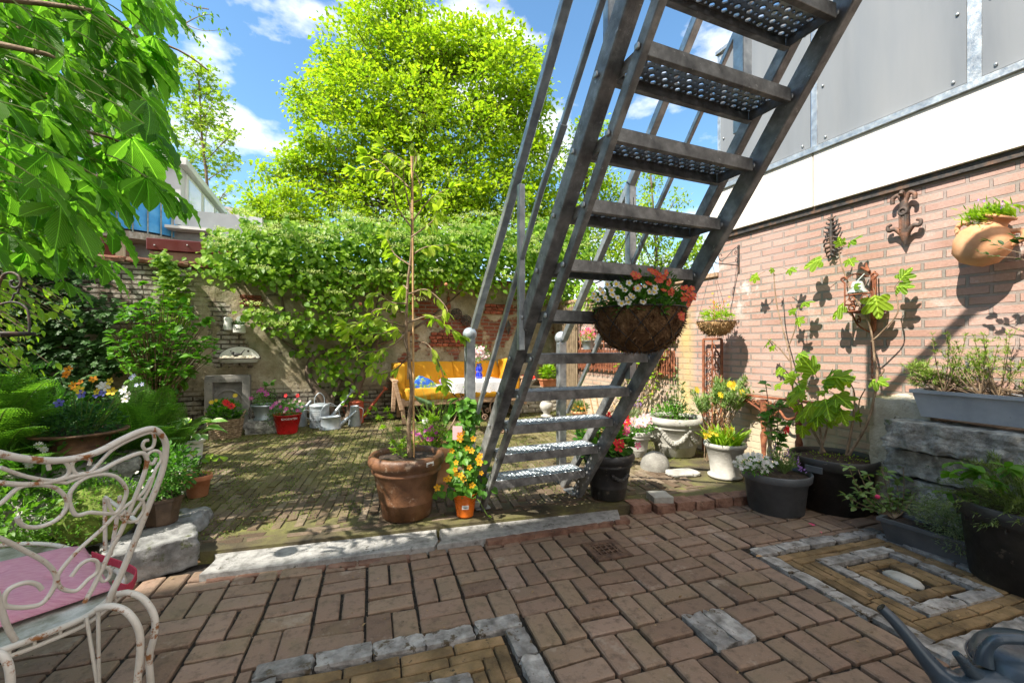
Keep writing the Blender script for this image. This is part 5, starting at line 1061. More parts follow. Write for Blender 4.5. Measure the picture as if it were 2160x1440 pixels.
ct([(208, 1210), (216, 1225), (228, 1220), (233, 1205), (225, 1196), (215, 1200)], .0045); ct([(265, 1075), (255, 1090), (272, 1100), (290, 1095), (303, 1075), (300, 1055), (285, 1050)], .0045); ct([(225, 1050), (238, 1080), (262, 1085), (285, 1082)], .004)
ct([(-20, 1210), (0, 1275), (15, 1320), (32, 1350)], .0065)
part(t, 'backrest', back, M['chairp'])
# seat: oval ring and pan in the horizontal plane
zs = A_[2] - .02
hs_ = lambda px, py, z=zs: PG(px, py, z) - t0
mb = MB(); ring_ = [hs_(x, y) for x, y in ((-140, 1420), (-60, 1390), (20, 1365), (100, 1335), (180, 1300), (232, 1262), (258, 1235), (255, 1212), (220, 1190), (120, 1150), (0, 1150), (-120, 1180))]
rg = smooth_path(ring_ + [ring_[0]], 6); mb.tube(rg, .0085, 8); mb.tube(rg - [0, 0, .022], .006, 8)
for q in range(0, len(rg), 4): mb.tube([rg[q], rg[q] - [0, 0, .022]], .004, 5)
part(t, 'seat_ring', mb, M['chairp'])
mb = MB(); cc = rg.mean(0); V = [cc + (p - cc) * .97 - [0, 0, .006] for p in rg] + [cc + (p - cc) * .97 - [0, 0, .012] for p in rg]; n = len(rg); mb.add(np.array(V), [tuple(range(n)), tuple(range(n, 2 * n))[::-1]] + [(i, (i + 1) % n, n + (i + 1) % n, n + i) for i in range(n)]); part(t, 'seat_pan', mb, mat('mossy_old_paint', [(.09, .09, .04), (.3, .3, .24), (.62, .62, .58)], 9, .8, .6))
def leg(path): mb = MB(); mb.tube(smooth_path(path, 7), .0085, 9); return mb.build('leg', M['chairp'], t)
fz = lambda p, x, y: np.array([p[0] + x, p[1] + y, 0.01])
def legp(L, D): return [PD(x, y, D) - t0 for x, y in L]
leg(legp([(205, 1283), (235, 1278), (268, 1290), (292, 1325), (296, 1370), (290, 1440), (288, 1520), (290, 1600)], 1.13) + [np.array([PD(291, 1600, 1.13)[0] - t0[0], PD(291, 1600, 1.13)[1] - t0[1], .005])])
leg(legp([(250, 1252), (275, 1250), (305, 1265), (326, 1300), (325, 1340), (315, 1385), (318, 1440), (322, 1520)], 1.2) + [np.array([PD(322, 1520, 1.2)[0] - t0[0], PD(322, 1520, 1.2)[1] - t0[1], .005])])
leg(legp([(-40, 1380), (0, 1378), (20, 1410), (22, 1480), (18, 1560)], .98) + [np.array([PD(18, 1560, .98)[0] - t0[0], PD(18, 1560, .98)[1] - t0[1], .005])])
leg(legp([(-90, 1180), (-110, 1300), (-90, 1440)], 1.3) + [np.array([PD(-90, 1440, 1.3)[0] - t0[0], PD(-90, 1440, 1.3)[1] - t0[1], .005])])
mb = MB(); a_ = PD(182, 1300, 1.2) - t0; b_ = PD(205, 1440, 1.2) - t0; c_ = PD(207, 1285, 1.16) - t0; mb.tube([a_, b_], .0045, 6); mb.tube([c_, b_ + [0.004, 0, 0]], .0045, 6); part(t, 'brace', mb, M['chairp'])
mb = MB()      # armrest posts on the far side
for L in (((221, 1050), (222, 1160)), ((253, 1045), (244, 1110), (233, 1170))): mb.tube([PD(x, y, 1.6) - t0 for x, y in L], .0065, 7)
mb.tube([PD(x, y, 1.6 - .12 * k) - t0 for k, (x, y) in enumerate(((222, 1048), (262, 1078), (290, 1100)))], .0065, 7); part(t, 'armrest', mb, M['chairp'])
# cushion
zc = zs + .012
cr4 = [PG(x, y, zc) for x, y in ((-150, 1370), (232, 1262), (258, 1210), (186, 1150), (175, 1133), (-60, 1190))]
cr4 = [PG(-120, 1360, zc), PG(238, 1240, zc), PG(176, 1150, zc), PG(-120, 1215, zc)]
t = thing('seat_cushion', 'quilted pink woven cushion with a red strap lying on the white chair', 'cushion', cr4[0]); t0 = np.array(t.location); mb = MB(); nx = 40; ny = 26; V = []
P0, P1, P2, P3 = [p - t0 for p in cr4]; V2 = []
for j in range(ny + 1):
    for i in range(nx + 1):
        u, v = i / nx, j / ny; p = P0 * (1 - u) * (1 - v) + P1 * u * (1 - v) + P2 * u * v + P3 * (1 - u) * v; e = min(u, 1 - u) * 6; f = min(v, 1 - v) * 6; puff = min(1, e) ** .5 * min(1, f) ** .5
        z = .030 * puff
        for (a, b) in ((.35, .35), (.65, .35), (.35, .7), (.65, .7), (.88, .5)): z -= .012 * math.exp(-((u - a) ** 2 * 500 + (v - b) ** 2 * 260))
        V.append(p + [0, 0, z]); V2.append(p + [0, 0, -.004])
V = np.array(V + V2); n = nx + 1; Fs = [(j * n + i, j * n + i + 1, (j + 1) * n + i + 1, (j + 1) * n + i) for j in range(ny) for i in range(nx)]; o_ = (nx + 1) * (ny + 1); Fs += [tuple(q + o_ for q in f[::-1]) for f in Fs]
b_ = [j for j in range(n)] + [k * n + nx for k in range(1, ny + 1)] + [ny * n + i for i in range(nx - 1, -1, -1)] + [k * n for k in range(ny - 1, 0, -1)]
Fs += [(b_[i], b_[i] + o_, b_[(i + 1) % len(b_)] + o_, b_[(i + 1) % len(b_)]) for i in range(len(b_))]; mb.add(V, Fs, smooth=True)
part(t, 'pad', mb, mat('pink_woven_cloth', [(.62, .24, .34), (.70, .33, .43), (.76, .42, .50)], 30, .9, .6, 300, stretch=(1, 8, 1)))
mb = MB(); q = smooth_path([P1 + [.0, 0, .012], PD(268, 1240, 1.32) - t0, PD(284, 1222, 1.36) - t0, PD(278, 1200, 1.42) - t0, (P1 * .35 + P2 * .65) + [0, 0, .012]], 8)
for a, b in zip(q[:-1], q[1:]): mb.beam(a, b + (b - a) * .1, .004, .026, bev=.001)
part(t, 'strap', mb, mat('crimson_strap', [(.42, .02, .05), (.52, .05, .09)], 20, .8, .3, 200))
# ================================================================ objects along the rear wall
def wallpt(px, py, off=0): return PY(px, py, YB - off)
# stone sink leaning on the wall
a = wallpt(432, 792, .14); b = wallpt(528, 905, .14)
t = thing('stone_sink', 'old shallow stone sink standing upright against the wall behind the wicker basket', 'sink', ((a[0] + b[0]) / 2, YB - .12, GZ)); w = b[0] - a[0]; h = a[2] - GZ; mb = MB()
mb.rock((0, .05, h / 2), (w, .05, h), rough=.02, n=8, boxy=.97)
for (c, s) in (((0, 0, h - .045), (w, .11, .09)), ((w / 2 - .045, 0, h / 2), (.09, .11, h - .02)), ((-w / 2 + .045, 0, h / 2), (.09, .11, h - .02)), ((0, 0, .04), (w, .11, .08))): mb.rock(c, s, rough=.05, n=8, boxy=.9, seed=c[0])
mb.lathe([(w * .36, 0), (w * .37, .02), (w * .34, .02)], 30, c=(0, 0, 0), fn=lambda q, a, r, z: np.stack([q[:, 0], .02 - q[:, 2], h * .42 + q[:, 1] * 1.2], 1))
part(t, 'basin', mb, mat('sink_stone', [(.14, .14, .13), (.22, .21, .19), (.30, .28, .24)], 7, .9, .6, 50, spots=(.1, .09, .07), spotsize=9, spotth=.62))
# wicker basket
c = base(476, 927, .14, GZ); t = thing('wicker_basket', 'wicker basket of red and yellow bedding flowers in front of the stone sink', 'basket', c); mb = MB(); H_ = .22
for k in range(17):
    z = H_ * k / 16; r = .15 + .035 * k / 16; A = np.linspace(0, 2 * math.pi, 49); P = np.stack([np.cos(A) * (r + .006 * np.cos(A * 12 + math.pi * (k % 2))), np.sin(A) * .78 * (r + .006 * np.cos(A * 12 + math.pi * (k % 2))), np.full(49, z + .006)], 1); mb.tube(P, .0075, 5, caps=False)
for a in np.arange(24) * math.pi / 12: mb.tube([(math.cos(a) * .15, math.sin(a) * .15 * .78, 0), (math.cos(a) * .185, math.sin(a) * .185 * .78, H_ + .01)], .006, 5)
mb.lathe([(.13, .0), (.16, .19)], 24, sy=.78)
part(t, 'basket', mb, mat('wicker', [(.13, .085, .045), (.26, .18, .10), (.38, .29, .18)], 30, .8, .4, isl=.25)); mb = MB()
for s_ in (-1, 1): mb.tube(smooth_path([(s_ * .16, -.05, H_), (s_ * .2, -.03, H_ + .08), (s_ * .2, .03, H_ + .08), (s_ * .16, .05, H_)], 6), .009, 6)
part(t, 'handles', mb, mat('wicker_handle', [(.2, .13, .07), (.36, .26, .16)], 30, .8, .3)); mb = MB(); bush(mb, (0, 0, H_ + .09), (.19, .15, .14), 420, T_WIDE, .05); bush(mb, (0, 0, H_ + .03), (.18, .14, .08), 300, T_LOW, .035, m=1); part(t, 'foliage', mb, [M['L_shrub'], M['L_pansy']])
fl_at(t, 'red_flowers', [(480, 851), (476, 848), (488, 856)], 4.85, .038, 'P_red', 'dark', FL8); fl_at(t, 'yellow_flowers', [(496, 834), (456, 844), (446, 848)], 4.85, .028, 'P_yel', 'yc', FL8)
# stone block + zinc pot + chain
p = base(567, 914, .1, GZ); t = thing('stone_block', 'long rough grey stone block lying under the zinc flower bucket', 'stone', p); mb = MB(); mb.rock((0, 0, .08), (.50, .24, .17), rz=-.12, rough=.14, seed=9, n=12, boxy=.78); part(t, 'block', mb, M['stone'])
t = potted('zinc_bucket', 'round zinc bucket of magenta flowers sitting on the stone block', 'potted plant', 0, 0, .155, .19, 'urnlow', 'zinc', ctr=(p[0] - .05, p[1] + .02, GZ + .165)); mb = MB(); bush(mb, (0, 0, .27), (.15, .13, .12), 600, T_LOW, .028); bush(mb, (.05, 0, .42), (.06, .05, .04), 12, T_WIDE, .08); part(t, 'foliage', mb, M['L_mid']); fl_at(t, 'magenta_flowers', [(546, 826), (560, 826), (552, 822), (563, 832), (530, 840)], 5.4, .035, 'P_mag', 'yc'); mb = MB(); mb.tube(smooth_path([(-.15, 0, .18), (-.13, 0, .30), (0, 0, .36), (.13, 0, .3), (.15, 0, .18)], 5), .006, 6); part(t, 'handle', mb, M['darkiron'])
t = thing('chain', 'rusty iron chain hanging down beside the stone sink', 'chain', wallpt(526, 860, .2)); t0 = np.array(t.location); mb = MB()
for k in range(13):
    c_ = PY(526 - (k > 9) * (k - 9) * 8, 862 + min(k, 10) * 4.6, YB - .2) - t0; A = np.linspace(0, 6.283, 9); ax = (1, 0) if k % 2 else (0, 1); mb.tube(np.stack([np.cos(A) * .009 * ax[0], np.cos(A) * .009 * ax[1], np.sin(A) * .018], 1) + c_, .0035, 5, caps=False)
part(t, 'links', mb, M['darkiron'])
# red bucket with lettering
M['redp'] = mat('red_enamel', [(.42, .008, .01), (.52, .012, .015)], 3, .3, .05, spots=(.3, .01, .01), spotsize=6, spotth=.6)
rb_ = .165; t = potted('red_bucket', 'red bucket with white lettering, filled with pink and purple flowers', 'potted plant', 606, 916, rb_, .24, 'bucket', M['redp'])
u0 = np.array(t.location); V, Fs = text_mesh('GROENTEN', .036, .001); d = -np.array([u0[0], u0[1]]); d /= np.linalg.norm(d); aim = math.atan2(d[1], d[0]) + .16
R__ = rb_ * .93 + .003; A = aim + (V[:, 0] * 1.0) / R__; rr = R__ * (1 - .0) + V[:, 2] - (.0); zz = .182 + V[:, 1]; rr = rb_ * (.70 + .28 * (zz / .24 - .05) / .92) + .0025 + V[:, 2]
mb = MB(); mb.add(np.stack([np.cos(A) * rr, np.sin(A) * rr, zz], 1), Fs); part(t, 'lettering', mb, M['white'])
mb = MB(); bush(mb, (0, 0, .31), (.2, .17, .10), 750, T_LOW, .03); bush(mb, (-.17, -.05, .2), (.07, .07, .09), 160, T_LOW, .022); part(t, 'foliage', mb, M['L_mid']); fl_at(t, 'purple_flowers', [(577, 855), (583, 850), (572, 860), (604, 862), (592, 857), (628, 865)], 5.05, .028, 'P_mag', 'yc'); fl_at(t, 'pale_flowers', [(590, 846), (618, 848), (628, 852), (636, 858), (622, 843), (610, 850), (632, 846), (600, 868), (616, 862)], 5.05, .018, 'P_blush', 'yc'); fl_at(t, 'red_flowers', [(603, 834), (628, 834)], 5.2, .03, 'P_red', 'dark')
# watering cans
def can(name, label, c, r, h, mt, kind, az, rose=True, tall=False):
    t = thing(name, label, 'watering can', c, az); mb = MB(); 
    if kind == 'oval': mb.lathe([(0, .01), (r, .01), (r, 0), (r * 1.03, 0), (r * 1.03, .012), (r * .97, .02), (r * 1.0, h * .5), (r * .97, h * .93), (r * 1.02, h * .95), (r * 1.02, h), (r * .97, h)], 28, sx=1, sy=.72)
    else:
        pr = [(0, .01), (r * .98, .01), (r, 0), (r * 1.03, .012), (r * .97, .02)]
        for k in range(6): pr += [(r * .97, h * (.32 + .08 * k)), (r * 1.0, h * (.35 + .08 * k)), (r * .97, h * (.38 + .08 * k))]
        pr += [(r, h * .93), (r * 1.04, h * .95), (r * 1.0, h), (r * .5, h + .02), (.001, h + .025)]; mb.lathe(pr, 28)
    part(t, 'body', mb, M[mt] if isinstance(mt, str) else mt); m_ = M[mt] if isinstance(mt, str) else mt
    mb = MB(); mb.tube(smooth_path([(-r * .5 if not tall else -r * .45, 0, h), (-r * .45, 0, h + .1), (0, 0, h + .16), (r * .45, 0, h + .1), (r * .5, 0, h)], 6), .011, 7, flat=.5) if kind != 'oval' else mb.tube(smooth_path([(-r, 0, h * .9), (-r * .7, 0, h + .12), (0, 0, h + .17), (r * .7, 0, h + .1), (r * .9, 0, h)], 6), .008, 7, flat=.5)
    part(t, 'handle', mb, m_); mb = MB(); mb.tube(smooth_path([(-r, 0, h * .8), (-r - .07, 0, h * .78), (-r - .05, 0, h * .5), (-r, 0, h * .4)], 6), .008, 7, flat=.5); part(t, 'back_handle', mb, m_)
    mb = MB(); e = np.array([r + .28, 0, h + .14]) if kind != 'oval' else np.array([r + .2, 0, h * 1.25]); s_ = np.array([r * .9, 0, h * .25]); mb.tube([s_, (s_ + e) / 2 + [0, 0, -.0], e], [.03, .012], 10); 
    if kind != 'oval': mb.tube([s_ + (e - s_) * .55, s_ + (e - s_) * .58], .02, 10); mb.tube([(r * .9, 0, h * .95), s_ + (e - s_) * .5], .004, 5)
    sp = part(t, 'spout', mb, m_)
    if rose: mb = MB(); u_ = (e - s_) / np.linalg.norm(e - s_); mb.tube([e, e + u_ * .035, e + u_ * .045], [.015, .042, .042], 16); part(t, 'rose', mb, m_)
    return t
az0 = .15
can('watering_can', 'tall zinc watering can with ribbed body and long upturned spout', base(674, 903, .11, GZ), .125, .30, 'zinc', 'tall', az0)
can('watering_can', 'low oval zinc watering can with hoop handle in front of the tall one', base(690, 905, .1, GZ) + [.04, -.1, 0], .13, .17, 'zinc', 'oval', az0, rose=False)
can('watering_can', 'rusty red watering can with round rose by the wall', base(752, 896, .08, GZ) + [0, .1, 0], .105, .31, mat('rusty_red_paint', [(.28, .05, .025), (.38, .075, .035), (.42, .12, .07)], 6, .7, .4, spots=(.10, .04, .03), spotsize=12, spotth=.62), 'tall', az0 - .1)
t = thing('zinc_jug', 'narrow tapered zinc jug in front of the red watering can', 'jug', base(748, 900, .08, GZ)); mb = MB(); mb.lathe([(0, 0), (.082, 0), (.085, .01), (.055, .27), (.058, .275), (.05, .275), (.045, .26)], 20); part(t, 'body', mb, M['zinc']); mb = MB(); mb.tube(smooth_path([(.05, -.03, .26), (.11, -.05, .22), (.085, -.04, .05)], 6), .008, 6, flat=.4); part(t, 'handle', mb, M['zinc'])
t = thing('zinc_can', 'plain zinc can half hidden behind the red bucket', 'can', base(632, 902, .09, GZ) + [0, .05, 0]); mb = MB(); mb.lathe([(0, 0), (.09, 0), (.092, .01), (.08, .27), (.084, .28), (.07, .28)], 20); part(t, 'body', mb, M['zinc']); mb = MB(); mb.tube([(.05, 0, .22), (.14, 0, .34)], [.025, .018], 9); part(t, 'spout', mb, M['zinc'])
t = thing('lime_ball', 'small lime-green ball on the ground beside the oval can', 'ball', PG(716, 900, GZ) + [0, 0, .04]); mb = MB(); mb.lathe([(.04 * math.cos(a), .04 * math.sin(a)) for a in np.linspace(-1.57, 1.57, 12)], 16); part(t, 'ball', mb, mat('lime_rubber', [(.3, .42, .03), (.36, .5, .05)], 4, .6, 0))
# enamel pieces on the wall
t = thing('enamel_jar', 'small white enamel jar fixed to the old wall, left of the lettered holder', 'jar', wallpt(481, 696, .06)); mb = MB(); mb.lathe([(0, 0), (.048, 0), (.05, .01), (.05, .15), (.045, .165), (.03, .17), (0, .17)], 20); part(t, 'body', mb, M['enamel'])
t = thing('enamel_holder', 'white enamel wall holder with lettering and dark succulents', 'holder', wallpt(505, 702, .08)); mb = MB(); mb.lathe([(0, 0), (.07, 0), (.074, .01), (.074, .10), (.07, .105), (.06, .1)], 24, sy=.8); mb.box((0, .06, .11), (.1, .008, .16), bev=.003); mb.lathe([(.0, 0), (.05, .001)], 20, fn=lambda q, a, r, z: np.stack([q[:, 0], .056 + q[:, 2] * .1, .18 + q[:, 1]], 1)); part(t, 'body', mb, M['enamel'])
V, Fs = text_mesh('Zand', .045, .0008, .2); Rr = .0745; A = -math.pi / 2 - .25 + V[:, 0] / Rr; mb = MB(); mb.add(np.stack([np.cos(A) * (Rr + V[:, 2] + .001), np.sin(A) * (Rr * .8 + V[:, 2] + .001), .04 + V[:, 1]], 1), Fs); part(t, 'lettering', mb, M['dark']); mb = MB(); bush(mb, (0, 0, .12), (.08, .06, .035), 160, T_LOW, .03); part(t, 'succulents', mb, M['L_ivy'])
c = wallpt(506, 764, .02); t = thing('enamel_sink', 'small round-backed white enamel wall basin holding stones and a black bird figure', 'sink', c); mb = MB(); w_ = .24
mb.add(*(lambda n: ([[w_ * math.cos(a), 0, .04 + .17 * math.sin(a)] for a in np.linspace(0, math.pi, n)] + [[w_ * math.cos(a), -.02, .04 + .17 * math.sin(a)] for a in np.linspace(0, math.pi, n)], [tuple(range(n)), tuple(range(n, 2 * n))[::-1]] + [(i, i + 1, n + i + 1, n + i) for i in range(n - 1)]))(24)); 
mb.lathe([(w_ * .55, 0), (w_ * .9, 0), (w_, .05), (w_ * 1.02, .055), (w_ * .95, .055), (w_ * .85, .012), (0, .012)], 32, sy=.72, c=(0, -.06, 0)); part(t, 'basin', mb, M['enamel']); mb = MB(); mb.tube([(w_ * math.cos(a), -.012, .04 + .17 * math.sin(a)) for a in np.linspace(0, math.pi, 24)], .007, 6); mb.tube([(w_ * 1.0 * math.cos(a), -.06 + w_ * .73 * math.sin(a), .055) for a in np.linspace(0, 2 * math.pi, 30)], .006, 6); mb.rock((-.1, -.018, .15), (.02, .02, .02), n=3, boxy=0, rough=0); mb.rock((.1, -.018, .15), (.03, .02, .03), n=3, boxy=0, rough=0); part(t, 'rim', mb, M['dark'])
for k in range(9):
    o = thing('pebble', 'brown pebble lying in the enamel wall basin', 'stone', c + [-.19 + k * .045, -.08 - .03 * (k % 3), .06 + .01 * (k % 2)], group='pebbles in the enamel basin'); mb = MB(); mb.rock((0, 0, 0), (.07, .06, .05), rough=.2, seed=k, n=6, boxy=.2); part(o, 'stone', mb, M['stonew'])
t = thing('bird_figure', 'small black bird figure perched on the stones in the enamel basin', 'ornament', c + [-.01, -.12, .085]); mb = MB(); mb.rock((0, 0, .02), (.11, .04, .045), rough=.02, n=8, boxy=0, smooth=True); mb.rock((-.05, 0, .045), (.04, .035, .035), rough=0, n=6, boxy=0, smooth=True); mb.tube([(.04, 0, .03), (.09, 0, .09)], [.012, .004], 6); mb.tube([(-.065, 0, .045), (-.09, 0, .043)], [.006, .001], 5); part(t, 'bird', mb, M['black'])
for i, (px, py) in enumerate(((963, 662), (984, 676))):
    t = thing('iron_grate_disc', ['round pierced iron disc on the old wall, the higher of the pair', 'round pierced iron disc on the old wall, the lower of the pair'][i], 'wall ornament', wallpt(px, py, .03)); mb = MB()
    for r in (.03, .06, .085): mb.tube([(r * math.cos(a), 0, r * math.sin(a)) for a in np.linspace(0, 6.283, 25)], .009, 6, caps=False)
    for a in np.arange(8) * math.pi / 4: mb.tube([(.0, 0, 0), (.085 * math.cos(a), 0, .085 * math.sin(a))], .007, 5)
    part(t, 'grate', mb, M['darkiron'])
t = thing('iron_plaque', 'rusty pear-shaped iron plaque hanging high on the old wall above the sofa', 'wall ornament', wallpt(946, 645, .03)); mb = MB(); mb.rock((0, 0, 0), (.08, .03, .12), n=8, boxy=.1, rough=.1); mb.rock((0, 0, .1), (.05, .03, .12), n=8, boxy=.1, rough=.1); mb.tube([(0, 0, .15), (0, .02, .22)], .006, 6); part(t, 'plaque', mb, M['rust'])
t = thing('hanging_iron_star', 'dark flat iron star ornament on the wall right of the discs', 'wall ornament', wallpt(1072, 690, .03)); mb = MB(); mb.add([[0, 0, .14], [.05, -.01, 0], [0, -.01, -.14], [-.05, -.01, 0], [0, -.03, 0]], [(0, 1, 4), (1, 2, 4), (2, 3, 4), (3, 0, 4)]); mb.box((0, .005, 0), (.02, .01, .22)); part(t, 'star', mb, M['darkiron'])
# ================================================================ sofa, cushion, table, vase
c = np.array([1.76, 6.42, GZ]); t = thing('garden_sofa', 'wooden garden sofa with mustard-yellow cushions against the old wall', 'sofa', c, 0); W2 = .90
mb = MB(); mb.box((0, -.33, .31), (2 * W2 - .06, .045, .10), bev=.006); mb.box((0, .25, .31), (2 * W2 - .06, .045, .09), bev=.006)
for s_ in (-1, 1): mb.box((s_ * (W2 - .06), -.03, .31), (.045, .6, .09), bev=.006)
for k in range(9): mb.box((-W2 + .16 + k * .185, -.04, .345), (.08, .56, .018), bev=.003)
part(t, 'frame', mb, M['teak'])
for s_ in (-1, 1):
    for y_ in (-.33, .27): mb = MB(); mb.beam((s_ * (W2 - .06), y_, .02), (s_ * (W2 - .02 - .05 * (y_ > 0)), y_ - .0, .36), .05, .075, up=(0, 1, 0)); mb.build('leg', M['teak'], t)
    mb = MB(); mb.beam((s_ * (W2 - .02), -.35, .22), (s_ * (W2 + .07), -.35, .60), .05, .085, up=(0, 1, 0)); mb.beam((s_ * (W2 + .06), -.38, .61), (s_ * (W2 + .06), .28, .63), .07, .03, up=(0, 0, 1)); mb.beam((s_ * (W2 + .09), -.33, .20), (s_ * (W2 + .07), -.33, .6), .05, .05, up=(0, 1, 0)); mb.build('armrest', M['teak'], t)
def cush(name, c, s, puff=.5, rz=0, mt=None, par=t, tilt=0, seed=0):
    mb = MB(); mb.rock((0, 0, 0), s, rz=rz, rough=.05, n=14, boxy=.80, seed=seed, fr=1.2, smooth=True)
    if tilt: 
        ct_, st2 = math.cos(tilt), math.sin(tilt); mb.v = [np.stack([v[:, 0], v[:, 1] * ct_ - v[:, 2] * st2, v[:, 1] * st2 + v[:, 2] * ct_], 1) for v in mb.v]
    return mb.build(name, mt, par, c)
M['must'] = mat('mustard_canvas', [(.52, .24, .008), (.60, .30, .012), (.65, .35, .02)], 3, .85, .4, 220, bdist=.004)
cush('seat_cushion', (-W2 / 2 + .02, -.05, .42), (W2 - .02, .66, .17), mt=M['must']); cush('seat_cushion', (W2 / 2 - .02, -.05, .42), (W2 - .02, .66, .17), mt=M['must'], seed=2)
cush('back_cushion', (-W2 / 2 + .06, .25, .64), (W2 - .08, .16, .44), mt=M['must'], tilt=-.2, seed=4); cush('back_cushion', (W2 / 2 - .08, .25, .64), (W2 - .1, .16, .44), mt=M['must'], tilt=-.2, seed=6)
cush('side_cushion', (-W2 + .02, 0, .62), (.13, .55, .46), mt=M['must'], seed=7); cush('side_cushion', (W2 - .06, -.02, .64), (.17, .58, .52), mt=M['must'], seed=8)
pc = PY(897, 826, 6.18); t2 = thing('throw_pillow', 'green throw pillow with a blue and yellow printed corner, leaning on the sofa', 'pillow', pc); mb = MB(); mb.rock((0, 0, 0), (.44, .14, .40), rough=.06, n=14, boxy=.55, fr=1.4, smooth=True); R_ = Matrix.Rotation(.55, 3, 'Y') @ Matrix.Rotation(-.5, 3, 'X'); mb.v = [v @ np.array(R_).T for v in mb.v]
m, t_ = _new('printed_green_cloth'); co = t_.nodes.new('ShaderNodeTexCoord').outputs['Object']; sp_ = t_.nodes.new('ShaderNodeSeparateXYZ'); t_.links.new(co, sp_.inputs[0]); cc_ = mixc(t_, mrange(t_, noise_(t_, co, 12, 3), .4, .6), (.12, .22, .10), (.2, .32, .15)); bl_m = mul(t_, mrange(t_, sp_.outputs[2], .03, .07), mrange(t_, noise_(t_, co, 16, 2), .45, .5)); cc_ = mixc(t_, bl_m, cc_, (.03, .12, .55)); cc_ = mixc(t_, mul(t_, mrange(t_, sp_.outputs[2], .03, .06), mrange(t_, noise_(t_, co, 24, 2), .6, .63)), cc_, (.4, .5, .05)); finish(m, t_, cc_, noise_(t_, co, 14, 4), .02, .6); part(t2, 'pillow', mb, m)
pc = PY(927, 834, 6.1); t2 = thing('small_bowl', 'small grey bowl with a purple flower standing on the sofa seat', 'bowl', (pc[0], pc[1], .545)); mb = MB(); mb.lathe([(0, 0), (.03, 0), (.06, .06), (.058, .06), (.03, .01), (0, .01)], 16); part(t2, 'bowl', mb, M['zinc']); mb = MB(); flowers(mb, [(0.03, 0, .1), (.05, 0, .08), (.02, -.02, .12)], .04); part(t2, 'flowers', mb, [M['P_lil'], M['yc']])
tc_ = np.array([1.66, 5.22, GZ]); t = thing('garden_table', 'small table with scrolled iron legs standing before the sofa', 'table', tc_); Wt, Dt = .62, .46; zt = .672
mb = MB(); mb.box((0, 0, zt - .015), (Wt, Dt, .022), bev=.006); part(t, 'tabletop', mb, M['teak'])
for s_ in (-1, 1):
    for y_ in (-1, 1):
        mb = MB(); y0_ = y_ * (Dt / 2 - .04); mb.tube(smooth_path([(s_ * .2, y0_, zt - .03), (s_ * .23, y0_, .5), (s_ * .14, y0_, .36), (s_ * .20, y0_, .16), (s_ * .29, y0_, .02), (s_ * .32, y0_, .03), (s_ * .31, y0_, .055)], 7), .009, 7)
        for c_, r_ in (((s_ * .11, y0_, .30), .035), ((s_ * .07, y0_, .22), .04)): mb.tube(spiral(c_, r_, .012, 0, 1.4 * s_), .006, 6)
        mb.build('leg', mat('brown_iron', [(.2, .12, .08), (.34, .22, .15)], 20, .7, .3) if 'bi' not in M else M['bi'], t)
def lace():
    mb = MB(); nx, ny = 34, 26; V = []; Wc, Dc = Wt + .02, Dt + .02; dr = .15
    per = []
    n = 96
    for k in range(n):
        s_ = k / n * 4; sd = int(s_); f = s_ - sd
        x, y = [(-Wc / 2 + Wc * f, -Dc / 2), (Wc / 2, -Dc / 2 + Dc * f), (Wc / 2 - Wc * f, Dc / 2), (-Wc / 2, Dc / 2 - Dc * f)][sd]; per.append((x, y))
    rows = 6; V = [[x, y, zt + .004] for x, y in per]
    for r in range(1, rows + 1):
        for k, (x, y) in enumerate(per):
            q = 1 + .02 * math.sin(k * .9) * r / rows + .03 * r / rows; z = zt + .004 - dr * r / rows + (.014 * abs(math.sin(k * math.pi / 4)) if r == rows else 0); V.append([x * q, y * q * 1.02, z])
    Fs = [tuple(range(n))] + [((r) * n + k, r * n + (k + 1) % n, (r + 1) * n + (k + 1) % n, (r + 1) * n + k) for r in range(rows) for k in range(n)]
    mb.add(np.array(V), Fs, smooth=False); return mb
m, t_ = _new('white_lace'); co = t_.nodes.new('ShaderNodeTexCoord').outputs['Object']; p_ = t_.nodes.new('ShaderNodeBsdfPrincipled'); p_.inputs['Base Color'].default_value = (.72, .72, .74, 1); p_.inputs['Roughness'].default_value = .9
vo = t_.nodes.new('ShaderNodeTexVoronoi'); vo.inputs['Scale'].default_value = 55; t_.links.new(co, vo.inputs[0]); sp_ = t_.nodes.new('ShaderNodeSeparateXYZ'); t_.links.new(co, sp_.inputs[0]); al = mul(t_, mrange(t_, vo.outputs[0], .22, .2), mrange(t_, sp_.outputs[2], zt - .02, zt - .06)); inv_ = _n(t_, 'ShaderNodeMath', operation='SUBTRACT'); inv_.inputs[0].default_value = 1; t_.links.new(al, inv_.inputs[1]); t_.links.new(inv_.outputs[0], p_.inputs['Alpha']); o_ = t_.nodes.new('ShaderNodeOutputMaterial'); t_.links.new(p_.outputs[0], o_.inputs[0])
t2 = thing('lace_tablecloth', 'white lace cloth draped over the small iron-legged table', 'tablecloth', tc_); part(t2, 'cloth', lace(), m)
